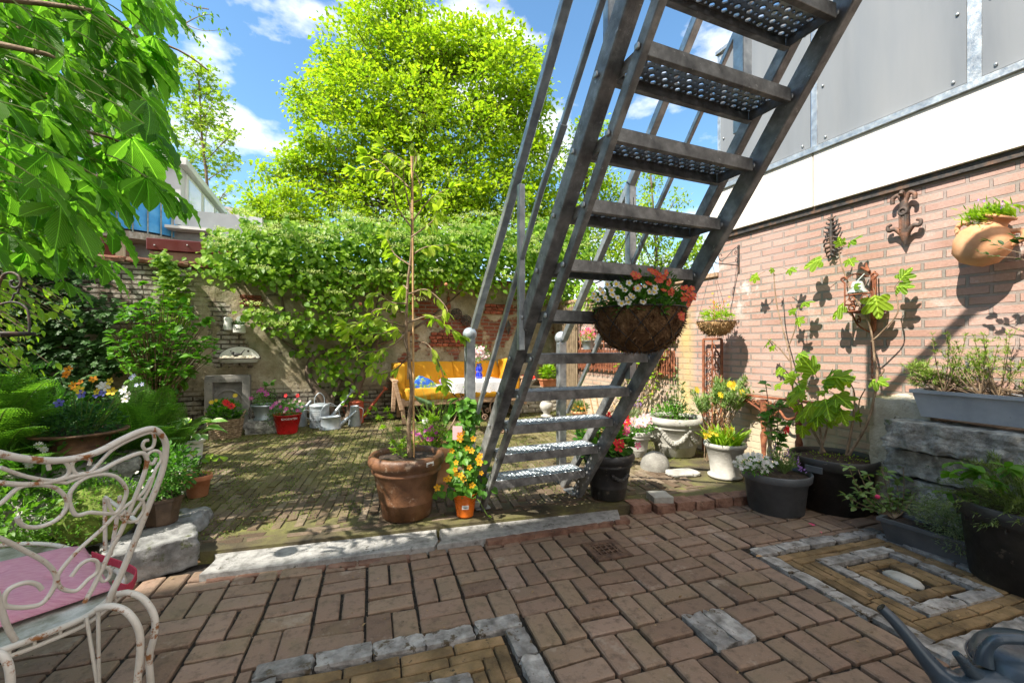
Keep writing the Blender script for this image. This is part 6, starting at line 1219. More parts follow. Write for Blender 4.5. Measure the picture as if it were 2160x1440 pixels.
vb = tc_ + [.06, .0, zt + .006]; t2 = thing('flower_vase', 'cobalt blue glass vase of pink and white flowers on the lace cloth', 'vase', vb); mb = MB(); mb.lathe([(0, 0), (.038, 0), (.042, .01), (.045, .05), (.034, .075), (.034, .085), (.045, .11), (.04, .15), (.028, .165), (.035, .19), (.03, .19), (.022, .165)], 20, fn=lambda q, a, r, z: q * np.stack([1 + .05 * np.sin(a * 8)] * 2 + [np.ones_like(a)], 1)); part(t2, 'vase', mb, mat('cobalt_glass', [(.005, .015, .35), (.01, .03, .5)], 4, .1, 0, spec=.8, coat=1)); mb = MB(); bush(mb, (0, 0, .29), (.14, .12, .12), 200, T_LOWN, .05, shell=.6); part(t2, 'foliage', mb, M['L_mid']); mb = MB(); flowers(mb, blob(16, (.01, 0, .31), (.12, .1, .1), .4)[0], .045); part(t2, 'pink_flowers', mb, [M['P_blush'], M['yc']]); mb = MB(); flowers(mb, blob(10, (.0, 0, .32), (.13, .12, .12), .4)[0], .03); part(t2, 'white_flowers', mb, [M['P_white'], M['yc']])
# ================================================================ middle group
sp_c = base(858, 1103, .155, GZ); t = potted('sapling_pot', 'large rolled-rim brown clay pot with a tall staked fruit-tree sapling', 'potted tree', 0, 0, .238, .40, 'rolled', 'brownpot', ctr=sp_c, seg=64)
u0 = np.array(t.location); mb = MB(); q = lambda px, py, D=2.82: PD(px, py, D) - u0
mb = MB(); d = -np.array([u0[0], u0[1]]); d /= np.linalg.norm(d); a_ = math.atan2(d[1], d[0]) + .62; mb.box((math.cos(a_) * .238 * 1.0, math.sin(a_) * .238 * 1.0, .365), (.006, .055, .024), rz=a_); part(t, 'sticker', mb, M['white'])
tr2 = MB(); tr2.tube(smooth_path([q(865, 975), q(862, 900), q(868, 830), q(864, 770), q(857, 700), q(860, 600), q(868, 520), q(868, 400), q(872, 330)], 6), [.016, .004], 7)
brn = [((858, 700), (820, 730), (760, 735), (745, 700)), ((858, 690), (800, 675), (770, 665), (720, 700)), ((858, 720), (905, 730), (935, 790), (940, 820)), ((860, 680), (920, 665), (960, 690), (985, 695), (1010, 705)), ((858, 640), (820, 640), (790, 625), (770, 640)), ((862, 620), (900, 610), (940, 650), (910, 665)), ((860, 660), (800, 650), (780, 672), (745, 678)), ((866, 560), (840, 540), (830, 510)), ((868, 480), (840, 440), (830, 380), (790, 355)), ((868, 430), (905, 410), (900, 350), (850, 300)), ((868, 500), (920, 470), (940, 450)), ((862, 750), (835, 780), (800, 790), (790, 770)), ((866, 540), (890, 520), (930, 515)), ((868, 450), (850, 380), (845, 330), (800, 310)), ((868, 470), (900, 420), (930, 400)), ((868, 400), (820, 360), (740, 350)), ((858, 735), (840, 700), (800, 710), (760, 720)), ((860, 610), (835, 600), (815, 610)), ((868, 380), (885, 330), (880, 290))]
lf = MB()
for B in brn:
    P = smooth_path([q(x, y, 2.82 + random.uniform(-.05, .05)) for x, y in B], 6); P = P + np.outer(np.linspace(0, 1, len(P)), RNG.normal(size=3) * [.06, .12, .02]); tr2.tube(P, [.006, .002], 5)
    n = 17; ix = RNG.integers(4, len(P), n); leaves(lf, T_OVAL, P[ix] + RNG.normal(size=(n, 3)) * .006, (P[-1] - P[0]) * [1, 1, .2] + [0, 0, -.25], RNG.uniform(.045, .085, n), jit=.65); leaves(lf, T_OVAL, np.repeat(P[-1:], 5, 0), [P[-1] - P[-4]], RNG.uniform(.06, .09, 5), jit=.8)
part(t, 'sapling_stem', tr2, M['twig']); part(t, 'sapling_leaves', lf, M['L_sap']); mb = MB(); mb.tube([q(873, 975), q(870, 400), q(868, 330)], .007, 6); mb.tube([q(861, 800), q(862, 700)], .008, 6); part(t, 'stake', mb, M['cane'])
mb = MB(); fr_ = [q(760, 641), q(941, 600)]; 
for f_ in fr_: mb.rock(f_, (.022, .022, .024), rough=0, n=5, boxy=0, smooth=True)
part(t, 'fruits', mb, M['terra'])
mb = MB()
for (x, y) in ((775, 870), (790, 858), (800, 880), (825, 878), (808, 900), (840, 905), (830, 930), (850, 925), (815, 865), (870, 935), (842, 940)):
    e = q(x, y, 2.75 + random.uniform(-.05, .1)); mb.tube(bez((-.03, -.03, .38), (e[0] * .6, e[1] * .6, e[2] * .8), e, 6), .002, 4, m=1, caps=False); leaves(mb, T_STAR, np.repeat([e], 4, 0), (0, -.2, .1), [.05] * 4, jit=1)
bush(mb, (-.03, .03, .42), (.07, .05, .04), 60, T_STAR, .035); part(t, 'seedlings', mb, [M['L_lime'], M['stemg']])
t = potted('terracotta_pot', 'light clay pot with tall wispy grass stems behind the big brown pot', 'potted plant', 912, 1046, .175, .36, 'rolled', 'terral', seg=40); u0 = np.array(t.location); mb = MB()
for k in range(70):
    e = PD(random.gauss(918, 34), random.uniform(795, 915), 3.3 + random.uniform(-.1, .1)) - u0; mb.tube(bez((random.uniform(-.05, .08), random.uniform(-.05, .05), .34), (e[0] * .4, e[1] * .4, e[2] * .7), e, 6), [.0022, .001], 3, m=1, caps=False)
    if k % 2: leaves(mb, T_LOWN, np.repeat([e], 4, 0), (0, 0, .7), [.02] * 4, jit=.7)
bush(mb, (0, 0, .40), (.17, .14, .06), 420, T_LOW, .028); bush(mb, (0, 0, .52), (.12, .1, .14), 180, T_LOWN, .05, shell=.8); part(t, 'foliage', mb, [M['L_lime'], M['stemg']]); mb = MB(); flowers(mb, blob(14, (-.05, -.05, .45), (.13, .1, .05), .5)[0], .02); part(t, 'small_red_flowers', mb, [M['P_mag'], M['dark']]); mb = MB(); mb.rock((.12, -.08, .36), (.05, .05, .075), rough=.03, n=7, boxy=.1, smooth=True); o = mb.build('grey_egg', M['grey'], t)
t = potted('orange_pot', 'small bright orange plastic pot with black-eyed susan climbing a stick', 'potted plant', 981, 1092, .078, .148, 'bucket', mat('orange_plastic', [(.72, .14, .015), (.8, .19, .02)], 3, .3, .03)); u0 = np.array(t.location)
d = -np.array([u0[0], u0[1]]); d /= np.linalg.norm(d); a_ = math.atan2(d[1], d[0]) + .02; mb = MB(); mb.box((math.cos(a_) * .0665, math.sin(a_) * .0665, .072), (.003, .042, .024), rz=a_); st_k = part(t, 'label', mb, M['white'])
mb = MB(); wv = [(math.cos(a_ + v / .068) * .0685, math.sin(a_ + v / .068) * .0685, .070 + .006 * math.sin(v * 900)) for v in np.linspace(-.014, .014, 16)]; mb.tube(wv, .0012, 4); mb.build('print', M['dark'], st_k)
mb = MB(); mf = MB(); q = lambda px, py, D=2.8: PD(px, py, D) - u0
for k in range(420):
    f = random.random() ** 1.15; w = 42 * (1 - f) ** .8 + 12; px = 978 + 8 * math.sin(f * 9) + random.gauss(0, w * .48); py = 1040 - f * 200; leaves(mb, T_WIDE, [q(px, py, 2.8 + random.gauss(0, w / F * 1.1))], [(random.uniform(-1, 1), -.6, -.5)], [random.uniform(.03, .06)], up=(0, -1, .8), jit=.5)
for (x, y) in ((955, 850), (968, 840), (985, 838), (965, 862), (1000, 860), (980, 850), (948, 870)): leaves(mb, T_OVAL, [q(x, y)] * 2, [(x - 975, 0, -20 + random.uniform(-10, 25))], [.085, .08], jit=.4)
part(t, 'foliage', mb, M['L_sap'] if 0 else M['L_shrub']); flowers(mf, [q(x, y, 2.68 + random.uniform(-.05, .05)) for x, y in ((953, 950), (995, 950), (962, 975), (960, 990), (1010, 968), (1012, 975), (1015, 997), (940, 1010), (962, 1000), (972, 1002), (978, 1010), (996, 1023), (985, 945), (990, 985), (970, 925), (1013, 960), (946, 1009), (922, 1028), (998, 925), (975, 912))], .022, FL5, face=(-.2, -1, .15), jit=.25); part(t, 'flowers', mf, [M['P_amber'], M['dark']])
mb = MB(); mb.tube([(0, 0, .1), q(972, 900), q(968, 850)], .006, 6); mb.tube([(0.01, 0, .1), q(985, 840)], .005, 6); part(t, 'stick', mb, M['cane']); mb = MB(); mb.tube([(.03, -.03, .14), q(1010, 1055, 2.72), q(1029, 1088, 2.68)], .0025, 4); leaves(mb, T_LOW, [q(1029, 1088, 2.68)] * 3, (.5, 0, -.3), [.03] * 3, m=1); part(t, 'runner', mb, [M['stemg'], M['L_lime']])
mb = MB(); mb.box(q(965, 913, 2.7), (.06, .004, .085), rz=-.39, bev=.001); cd0 = part(t, 'plant_card', mb, M['P_blush']); mb = MB(); flowers(mb, [q(970, 917, 2.68)], .02, face=(-.3, -1, 0), jit=.02); mb.build('printed_flower', [M['P_or'], M['dark']], cd0)
t = thing('garden_light', 'short steel garden light with a white cap near the sofa', 'lamp', PG(897, 924, GZ)); mb = MB(); mb.tube([(0, 0, 0), (0, 0, .17)], .02, 12); part(t, 'post', mb, M['zinc']); mb = MB(); mb.lathe([(0.001, .17), (.036, .17), (.038, .18), (.036, .235), (.028, .24), (.001, .24)], 16); part(t, 'cap', mb, M['enamel'])
# ================================================================ right-hand pots
def wx(px, py, off=0): return PX(px, py, XW - off)
# black pot with red dipladenia beside the stair foot
t = potted('black_pot', 'black moulded pot with red flowers and cane sticks at the foot of the stair', 'potted plant', 1283, 1057, .185, .325, 'rolled', 'black', seg=48); u0 = np.array(t.location); q = lambda px, py, D=3.15: PD(px, py, D) - u0
mb = MB()
for k in range(9): a = -2.9 + k * .09; mb.rock((math.cos(a + .9) * .165, math.sin(a + .9) * .165, .19 - .03 * math.sin(k * .39)), (.03, .03, .03), rough=.2, n=4, boxy=.2, seed=k)
part(t, 'relief', mb, M['black']); mb = MB(); bush(mb, (0, 0, .38), (.17, .15, .12), 230, T_WIDE, .07); bush(mb, q(1240, 930), (.09, .09, .14), 110, T_WIDE, .06); bush(mb, q(1310, 925), (.09, .08, .07), 70, T_WIDE, .06); part(t, 'foliage', mb, M['L_mid'])
fl_at(t, 'red_flowers', [(1301, 935), (1305, 942), (1309, 933), (1283, 880), (1287, 884)], 3.0, .036, 'P_red', 'yc'); fl_at(t, 'pink_flowers', [(1322, 905), (1315, 887), (1345, 939), (1320, 912)], 3.05, .028, 'P_pink', 'yc')
mb = MB()
for (x0_, y0_, x1_, y1_) in ((1262, 970, 1252, 880), (1268, 970, 1268, 850), (1258, 965, 1228, 830), (1272, 970, 1245, 840), (1280, 975, 1258, 835)): mb.tube([q(x0_, y0_), q(x1_, y1_)], .0045, 5)
part(t, 'canes', mb, M['cane'])
# white pot with petunias
t = potted('petunia_pot', 'pale stone-coloured pot of pink and white petunias between black pot and garland pot', 'potted plant', 1345, 965, .125, .25, 'rolled', 'concl'); mb = MB(); bush(mb, (0, 0, .30), (.17, .15, .08), 520, T_LOW, .035); part(t, 'foliage', mb, M['L_shrub'])
fl_at(t, 'pink_white_flowers', [(1340, 885), (1350, 890), (1355, 882), (1360, 895), (1345, 896), (1368, 886), (1335, 890), (1352, 893), (1362, 880)], 4.05, .045, 'P_blush', 'P_pink' if 0 else 'yc'); fl_at(t, 'red_flowers', [(1318, 884), (1322, 890), (1312, 895)], 4.0, .045, 'P_red', 'yc'); fl_at(t, 'white_flowers', [(1348, 888), (1358, 892), (1366, 884), (1338, 893)], 4.0, .035, 'P_white', 'yc')
# garland pot
gc = base(1424, 968, .23, GZ); t = potted('garland_pot', 'big weathered concrete pot with a garland relief planted with silvery shoots', 'potted plant', 0, 0, .285, .385, 'rolled', 'concrete', ctr=gc, seg=56); u0 = np.array(t.location); q = lambda px, py, D=4.35: PD(px, py, D) - u0
d = -np.array([u0[0], u0[1]]); a0 = math.atan2(d[1], d[0]); mb = MB()
for k in range(5):
    for i in range(15):
        f = i / 14 * 2 - 1; a = a0 - 2.2 + 1.1 * k + f * .5; z = .15 + .11 * f * f; r = .285 * (.74 + .14 * (z / .385)) ; mb.rock((math.cos(a) * r, math.sin(a) * r, z), (.045, .045, .05), rough=.2, n=4, boxy=.2, seed=i)
    a = a0 - 2.2 + 1.1 * k + .55; mb.rock((math.cos(a) * .25, math.sin(a) * .25, .275), (.045, .045, .045), rough=.05, n=5, boxy=0)
part(t, 'garland_relief', mb, M['concrete']); mb = MB(); bush(mb, (-.08, 0, .42), (.17, .16, .10), 420, T_LOW, .035); bush(mb, (.1, 0, .40), (.14, .14, .07), 200, T_LOW, .03); part(t, 'low_foliage', mb, M['L_shrub']); mb = MB(); ms = MB()
for (x, y) in ((1420, 790), (1412, 800), (1432, 800), (1440, 812), (1405, 830), (1445, 835), (1428, 780), (1415, 850), (1440, 860), (1452, 850)):
    e = q(x, y); P = bez((.0, 0, .36), (e[0] * .5, e[1], .5), e, 10); ms.tube(P, [.005, .002], 5); ix = RNG.integers(3, 10, 14); leaves(mb, T_OVAL, P[ix], np.array([0, -.1, .2]), RNG.uniform(.03, .06, 14), jit=1)
for (x, y) in ((1430, 860), (1445, 870), (1455, 875), (1436, 850)):
    e = q(x, y); P = bez(q(1428, 812), (q(1428, 812) + e) / 2 + [0, -.1, .05], q(x, y + 25, 4.1), 10); leaves(mb, T_NEEDLE, np.repeat(P, 6, 0), (0, -.3, -.2), [.02] * 60, jit=1)
part(t, 'silvery_shoots', mb, M['L_silver']); part(t, 'stems', ms, M['stemg'])
# planter behind with lavender
c = PG(1368, 886, GZ); t = thing('rectangular_planter', 'mossy oblong grey planter with lavender standing behind the garland pot', 'planter', (3.22, 4.1, GZ)); mb = MB(); mb.box((0, 0, .18), (.5, .32, .05), bev=.015); mb.box((0, 0, .08), (.42, .26, .16), bev=.02); part(t, 'planter', mb, M['concrete']); mb = MB(); mb.box((0, 0, .207), (.44, .26, .012)); part(t, 'soil', mb, M['soil'])
mb = MB(); ml = MB(); bush(mb, (-.05, 0, .28), (.2, .12, .10), 700, T_NEEDLE, .05); 
for k in range(18): p_ = np.array([random.uniform(-.2, .15), random.uniform(-.1, .1), random.uniform(.38, .48)]); leaves(ml, T_LOW, p_ + RNG.normal(size=(9, 3)) * [.005, .005, .015], (0, 0, 1), .016, jit=.8); mb.tube([(p_[0] * .7, p_[1] * .7, .25), p_], .0015, 3, caps=False)
part(t, 'lavender', mb, M['L_silver']); part(t, 'lavender_flowers', ml, M['P_lil'])
# small concrete pot with daffodils, domed stone, flat stone
t = potted('daffodil_pot', 'small pale concrete pot of little yellow daffodils by the kerb', 'potted plant', 1529, 1013, .165, .285, 'urnlow', 'concl', seg=44); mb = MB(); u0 = np.array(t.location)
for k in range(120): a = random.uniform(0, 6.28); r_ = random.uniform(0, .10); leaves(mb, T_BLADE, [(math.cos(a) * r_, math.sin(a) * r_, .24)], [(math.cos(a) * .35, math.sin(a) * .35, 1)], [random.uniform(.14, .22)], jit=.25)
part(t, 'foliage', mb, M['L_lime']); fl_at(t, 'daffodils', [(1490, 915), (1495, 908), (1502, 912), (1487, 922), (1500, 900), (1530, 905), (1540, 912), (1536, 920), (1546, 924), (1528, 912), (1496, 918), (1510, 916), (1543, 906), (1484, 915)], 3.55, .024, 'P_yel', 'yc', FL6)
t = thing('domed_stone', 'round domed grey stone on the ground in front of the garland pot', 'stone', base(1382, 995, .12, GZ)); mb = MB(); mb.lathe([(.125, 0)] + [(.125 * math.cos(a), .02 + .13 * math.sin(a)) for a in np.linspace(.1, 1.56, 12)], 28, fn=lambda q, a, r, z: q * (1 + .02 * np.sin(a * 3 + z * 20))[:, None]); part(t, 'stone', mb, mat('speckled_stone', [(.17, .16, .14), (.28, .27, .235)], 9, .95, .8, 80, spots=(.38, .36, .33), spotsize=60, spotth=.6))
t = thing('flat_stone', 'flat pale stone slab lying next to the domed stone', 'stone', PG(1440, 1000, GZ)); mb = MB(); mb.rock((0, 0, .012), (.30, .17, .045), rz=-.2, rough=.15, seed=6, n=8, boxy=.4); part(t, 'stone', mb, M['concrete'])
t = thing('cut_kerb_stone', 'squared mossy stone block ending the brick kerb beside the slab', 'stone', PG(1402, 1076, 0)); mb = MB(); mb.rock((0, .05, .04), (.14, .14, .12), rz=-.3, rough=.04, seed=1, n=6, boxy=.96); part(t, 'stone', mb, M['concrete'])
# grey pot, black fig pot
t = potted('grey_pot', 'smooth grey plastic pot with white bellflowers, lavender and a red-flowered shoot', 'potted plant', 1636, 1090, .218, .275, 'nursery', 'grey', z0=0, seg=56); u0 = np.array(t.location); q = lambda px, py, D=3.0: PD(px, py, D) - u0
mb = MB(); bush(mb, q(1592, 980, 2.98), (.13, .11, .055), 520, T_LOW, .024); part(t, 'bellflower_foliage', mb, M['L_mid']); mb = MB(); flowers(mb, blob(95, q(1590, 975, 2.96), (.15, .12, .06), .3)[0], .016, FL5, jit=.7); part(t, 'white_flowers', mb, [M['P_white'], M['P_ltb']])
mb = MB(); ml = MB()
for k in range(34):
    e = q(random.uniform(1618, 1692), random.uniform(935, 985) + 0, 3.05 + random.uniform(-.08, .08)); P = bez(q(1655, 1000, 3.05), (q(1655, 990, 3.05) + e) / 2, e, 9); mb.tube(P, .0016, 3, caps=False, m=0); leaves(mb, T_NEEDLE, np.repeat(P[2:], 5, 0), (e - P[0]) + [0, 0, .02], RNG.uniform(.02, .034, 35), jit=.7)
    if k % 2: leaves(ml, T_LOW, e + RNG.normal(size=(10, 3)) * [.005, .005, .012], (0, 0, 1), .017, jit=.8)
for x, y in ((1688, 988), (1692, 992)): leaves(ml, T_LOW, q(x, y, 2.9) + RNG.normal(size=(10, 3)) * .008, (0, 0, 1), .018, jit=.8)
part(t, 'lavender', mb, M['L_sage']); part(t, 'lavender_flowers', ml, M['P_lil'])
mb = MB(); ms = MB()
for X_ in (((1640, 985), (1625, 900), (1622, 860), (1615, 810)), ((1640, 985), (1640, 900), (1645, 850), (1650, 860)), ((1640, 985), (1650, 920), (1660, 890)), ((1635, 985), (1615, 900), (1612, 870)), ((1640, 985), (1632, 880), (1636, 850)), ((1642, 985), (1648, 930), (1655, 915))):
    P = smooth_path([q(x, y, 3.12) for x, y in X_], 7); ms.tube(P, .003, 4, caps=False); n = 26; ix = RNG.integers(4, len(P), n); leaves(mb, T_WIDE, P[ix], rdir(n) * [1, 1, .3], RNG.uniform(.035, .06, n), jit=.2)
part(t, 'shoot_leaves', mb, M['L_mid']); part(t, 'shoots', ms, M['twig']); fl_at(t, 'red_flower', [(1660, 903), (1658, 907)], 3.05, .028, 'P_red', 'P_red' if 0 else 'dark')
fc = PG(1757, 1087, 0); dd_ = fc[:2] / np.linalg.norm(fc[:2]); t = potted('fig_pot', 'large black plastic pot against the brick wall holding a trained fig', 'potted tree', 0, 0, .262, .375, 'nursery', 'black', ctr=(fc[0] + dd_[0] * .2, fc[1] + dd_[1] * .2, 0), seg=56); u0 = np.array(t.location)
d = -np.array([u0[0], u0[1]]); a_ = math.atan2(d[1], d[0]) - .42; mb = MB(); mb.box((math.cos(a_) * .262, math.sin(a_) * .262, .305), (.012, .11, .045), rz=a_, bev=.003); part(t, 'grip', mb, M['grey'])
mb = MB(); ms = MB(); q = lambda px, py, off=.3: PX(px, py, XW - off) - u0
stm = [((1790, 960), (1830, 890), (1850, 800), (1845, 760), (1835, 690), (1800, 620), (1775, 560), (1770, 530)), ((1785, 960), (1800, 880), (1802, 830), (1795, 810)), ((1740, 955), (1700, 880), (1675, 830), (1670, 790), (1665, 745), (1640, 650), (1633, 590), (1632, 575)), ((1735, 955), (1725, 860), (1728, 820)), ((1838, 720), (1860, 700), (1893, 660), (1890, 620), (1887, 605)), ((1850, 800), (1865, 780), (1850, 775)), ((1660, 740), (1680, 680), (1668, 640)), ((1665, 760), (1640, 730), (1620, 715), (1640, 740)), ((1730, 955), (1745, 900), (1750, 860)), ((1815, 900), (1812, 850), (1825, 820))]
offs = [.17, .28, .2, .32, .17, .17, .15, .18, .3, .2]
for L_, of in zip(stm, offs):
    n_ = len(L_); P = smooth_path([q(x, y, .36 + (of - .36) * min(1, i / 2.5)) if L_[0][1] > 940 else q(x, y, of) for i, (x, y) in enumerate(L_)], 6); ms.tube(P, [.010 if L_[0][1] > 940 else .0055, .0035], 6)
fl_ = [(1735, 545, -.9, -.4, .17, .17), (1790, 512, .9, .3, .13, .17), (1775, 520, .1, .6, .09, .17), (1790, 545, .5, -.6, .1, .17), (1600, 580, -1, -.5, .11, .2), (1662, 568, 1, -.4, .1, .2), (1632, 575, 0, .5, .06, .2), (1690, 640, 1, .2, .12, .17), (1680, 655, -1, .1, .09, .17), (1685, 668, .2, -.8, .1, .17), (1780, 640, -.8, -.8, .17, .18), (1845, 622, .2, -1, .2, .2), (1800, 605, .5, .2, .07, .2), (1890, 605, .9, -.1, .12, .17), (1897, 592, .5, .7, .12, .17), (1635, 732, -1, 0, .08, .2), (1615, 728, .6, .6, .1, .2), (1650, 775, -.3, -.6, .1, .2), (1684, 745, .8, -.1, .12, .2), (1690, 760, .6, -.6, .09, .2), (1840, 800, .9, -.1, .14, .2), (1800, 805, -.7, .1, .12, .22), (1720, 790, 0, .5, .2, .34), (1750, 795, .9, .1, .2, .36), (1700, 820, -.9, -.3, .2, .36), (1740, 840, .3, -.7, .2, .4), (1760, 830, .9, -.3, .2, .36), (1735, 815, .2, .3, .2, .42), (1715, 850, -.4, -.7, .16, .42), (1680, 800, -.8, .3, .14, .3), (1725, 870, .3, -.6, .13, .4), (1690, 780, .2, .8, .12, .32), (1760, 860, .7, -.2, .1, .36), (1700, 870, -.6, -.6, .12, .38), (1650, 810, -.8, -.1, .11, .25), (1745, 890, .6, .1, .1, .34), (1800, 880, .5, .3, .1, .22), (1770, 880, -.4, .4, .1, .25)]
yv = np.array([0, -1, 0.])
fl_ += [(random.uniform(1660, 1790), random.uniform(790, 900), random.uniform(-1, 1), random.uniform(-.7, .4), random.uniform(.08, .13), random.uniform(.25, .42)) for _ in range(14)]
for (px, py, dx, dz, sz, of) in fl_:
    p_ = q(px, py, of); dd2 = np.array([-.35 * random.random(), -dx, dz]); ms.tube([p_, p_ - dd2 * .05], .0025, 4, caps=False); T_ = T_FIG; leaves(mb, T_, [p_], [dd2], [sz * .9], up=(-.9, -.25, .75), jit=.12)
part(t, 'fig_stems', ms, M['twig']); part(t, 'fig_leaves', mb, M['L_fig']); mb = MB(); bush(mb, (.02, 0, .35), (.2, .18, .015), 90, T_LOW, .02); part(t, 'weeds', mb, M['L_lime'])
# tall grey-green daisy bush behind the daffodil pot
fq = PG(1535, 985, GZ); S = [PD(random.uniform(1462, 1590), random.uniform(805, 850) - (12 if random.random() > .5 else 0), random.uniform(3.9, 4.15)) for _ in range(26)]
o = thing('daisy_bush', 'leggy bush with feathery leaves and yellow daisies in front of the iron trellis', 'shrub', (3.32, 3.05, GZ)); u0 = np.array(o.location); mb = MB(); ms = MB(); md = MB()
for e in S:
    e = e - u0; P = bez((random.uniform(-.05, .05), random.uniform(-.08, .08), 0), (e[0] * .3, e[1] * .3, e[2] * .7), e, 14); ms.tube(P, [.005, .002], 4, caps=False); leaves(mb, T_NEEDLE, np.repeat(P[-4:], 22, 0) + RNG.normal(size=(88, 3)) * .012, (0, 0, .35), RNG.uniform(.04, .075, 88), jit=.9); leaves(md, T_NEEDLE, np.repeat(P[4:9], 3, 0), (0, 0, -.5), RNG.uniform(.03, .05, 15), jit=.8)
part(o, 'foliage', mb, M['L_sage']); part(o, 'dry_leaves', md, M['cane']); part(o, 'stems', ms, M['twig']); fl_at(o, 'yellow_daisies', [(1540, 808), (1546, 815), (1548, 809), (1520, 833), (1538, 812), (1470, 822), (1565, 828)], 3.95, .035, 'P_yel', 'yc', FL8)
# long dark planter, big black pot
a_ = PG(1868, 1140, 0); b_ = PG(2057, 1202, 0); Lr = np.linalg.norm(b_ - a_); rz = math.atan2(b_[1] - a_[1], b_[0] - a_[0]); nrm2 = np.array([-math.sin(rz), math.cos(rz), 0]) 
c = (a_ + b_) / 2 + nrm2 * .085; t = thing('trough_planter', 'long dark grey trough of sage and silvery thyme below the stone stack', 'planter', c, rz); mb = MB()
def trough(mb, L_, W_, Hh, tp=.05, lip=.012):
    V = []; 
    for (l, w, z) in ((L_ - tp, W_ - tp, 0), (L_, W_, Hh - .02), (L_ + lip * 2, W_ + lip * 2, Hh - .02), (L_ + lip * 2, W_ + lip * 2, Hh), (L_ - .012, W_ - .012, Hh), (L_ - .02, W_ - .02, Hh - .03)):
        for (i, j) in ((-1, -1), (1, -1), (1, 1), (-1, 1)): V.append([i * l / 2, j * w / 2, z])
    Fs = [(3, 2, 1, 0)] + [(r * 4 + k, r * 4 + (k + 1) % 4, (r + 1) * 4 + (k + 1) % 4, (r + 1) * 4 + k) for r in range(5) for k in range(4)]; mb.add(V, Fs)
Lt = Lr + .05; trough(mb, Lt, .19, .135); part(t, 'trough', mb, M['grey']); mb = MB(); mb.box((0, 0, .11), (Lt - .02, .165, .01)); part(t, 'soil', mb, M['soil']); u0 = np.array(t.location); cr_, sr_ = math.cos(-rz), math.sin(-rz)
def q(px, py, D): v = PD(px, py, D) - u0; return np.array([cr_ * v[0] - sr_ * v[1], sr_ * v[0] + cr_ * v[1], v[2]])
mb = MB(); bush(mb, (.1, 0, .19), (.2, .13, .10), 2600, T_LOW, .016, shell=.5); bush(mb, (.14, -.09, .12), (.12, .05, .07), 700, T_LOW, .015, shell=.5); bush(mb, (-.02, 0, .24), (.1, .1, .08), 700, T_LOW, .016, shell=.6); part(t, 'thyme', mb, M['L_silver'])
mb = MB(); ms = MB()
for (x, y) in ((1790, 985), (1800, 1020), (1785, 1045), (1805, 1070), (1830, 1000), (1850, 1030), (1870, 995), (1890, 1010), (1905, 985), (1880, 1050), (1840, 1060), (1920, 1020), (1860, 985), (1930, 1000), (1815, 1040), (1810, 990), (1850, 1075)):
    e = q(x, y, 2.72); P = bez((-.18, 0, .12), (e[0] * .8, e[1] * .7, .16), e, 9); ms.tube(P, .0025, 4, caps=False); n = 18; ix = RNG.integers(3, 9, n); leaves(mb, T_OVAL, P[ix], rdir(n) * [1, 1, .4] + [0, 0, .2], RNG.uniform(.028, .055, n), jit=.3)
part(t, 'sage', mb, M['L_sage']); part(t, 'sage_stems', ms, M['twig']); mb = MB(); mb.rock(q(1851, 1047, 2.5), (.026, .024, .024), rough=0, n=6, boxy=0, smooth=True); o = mb.build('pink_bead_pick', M['P_pink'], t); mb = MB(); mb.tube([q(1851, 1049, 2.5), (-.16, -.02, .11)], .0015, 4); mb.tube([q(1848, 1060, 2.5), q(1858, 1072, 2.5)], .003, 4); mb.build('wire', M['black'], o)
cN = np.array([3.12, .965, 0]); t = potted('black_tub', 'big black plastic tub at the right edge overflowing with feathery herbs', 'potted plant', 0, 0, .265, .385, 'nursery', 'black', ctr=cN, seg=60); mb = MB(); u0 = np.array(t.location)
for k in range(18): a = k * math.pi / 9; mb.box((math.cos(a) * .245, math.sin(a) * .245, .30), (.02, .006, .03), rz=a)
part(t, 'rim_ribs', mb, M['black']); mb = MB(); ms = MB()
for k in range(130):
    a = random.uniform(0, 6.28); r_ = random.uniform(.05, .30); e = np.array([math.cos(a) * r_, math.sin(a) * r_, .40 + random.uniform(.0, .2)]); 
    if k < 26: e = np.array([-.22 + random.uniform(-.1, .06), random.uniform(-.05, .32), .33 + random.uniform(-.04, .12)])
    P = bez((e[0] * .4, e[1] * .4, .36), (e[0] * .7, e[1] * .7, e[2] + .03), e, 9); ms.tube(P, .0013, 3, caps=False); leaves(mb, T_NEEDLE, np.repeat(P[2:], 7, 0) + RNG.normal(size=(49, 3)) * .006, (e - P[0]) + [0, 0, .03], RNG.uniform(.018, .035, 49), jit=.8)
part(t, 'feathery_herb', mb, M['L_olive']); part(t, 'stems', ms, M['stemg']); mb = MB(); ms = MB()
for (x, y, D) in ((2010, 975, 2.2), (2000, 1000, 2.2), (2040, 990, 2.15), (2060, 1010, 2.1), (1985, 1035, 2.3), (2120, 985, 2.0)):
    e = PD(x, y, D) - u0; P = bez((-.05, .0, .36), (e[0] * .5, e[1] * .5, e[2]), e, 9); ms.tube(P, .003, 4, caps=False); leaves(mb, T_OVAL, np.repeat(P[5:], 3, 0), rdir(12) * [1, 1, .3] + [0, 0, -.1], RNG.uniform(.04, .08, 12), jit=.3)
part(t, 'broad_leaves', mb, M['L_shrub']); part(t, 'shoots', ms, M['stemg'])
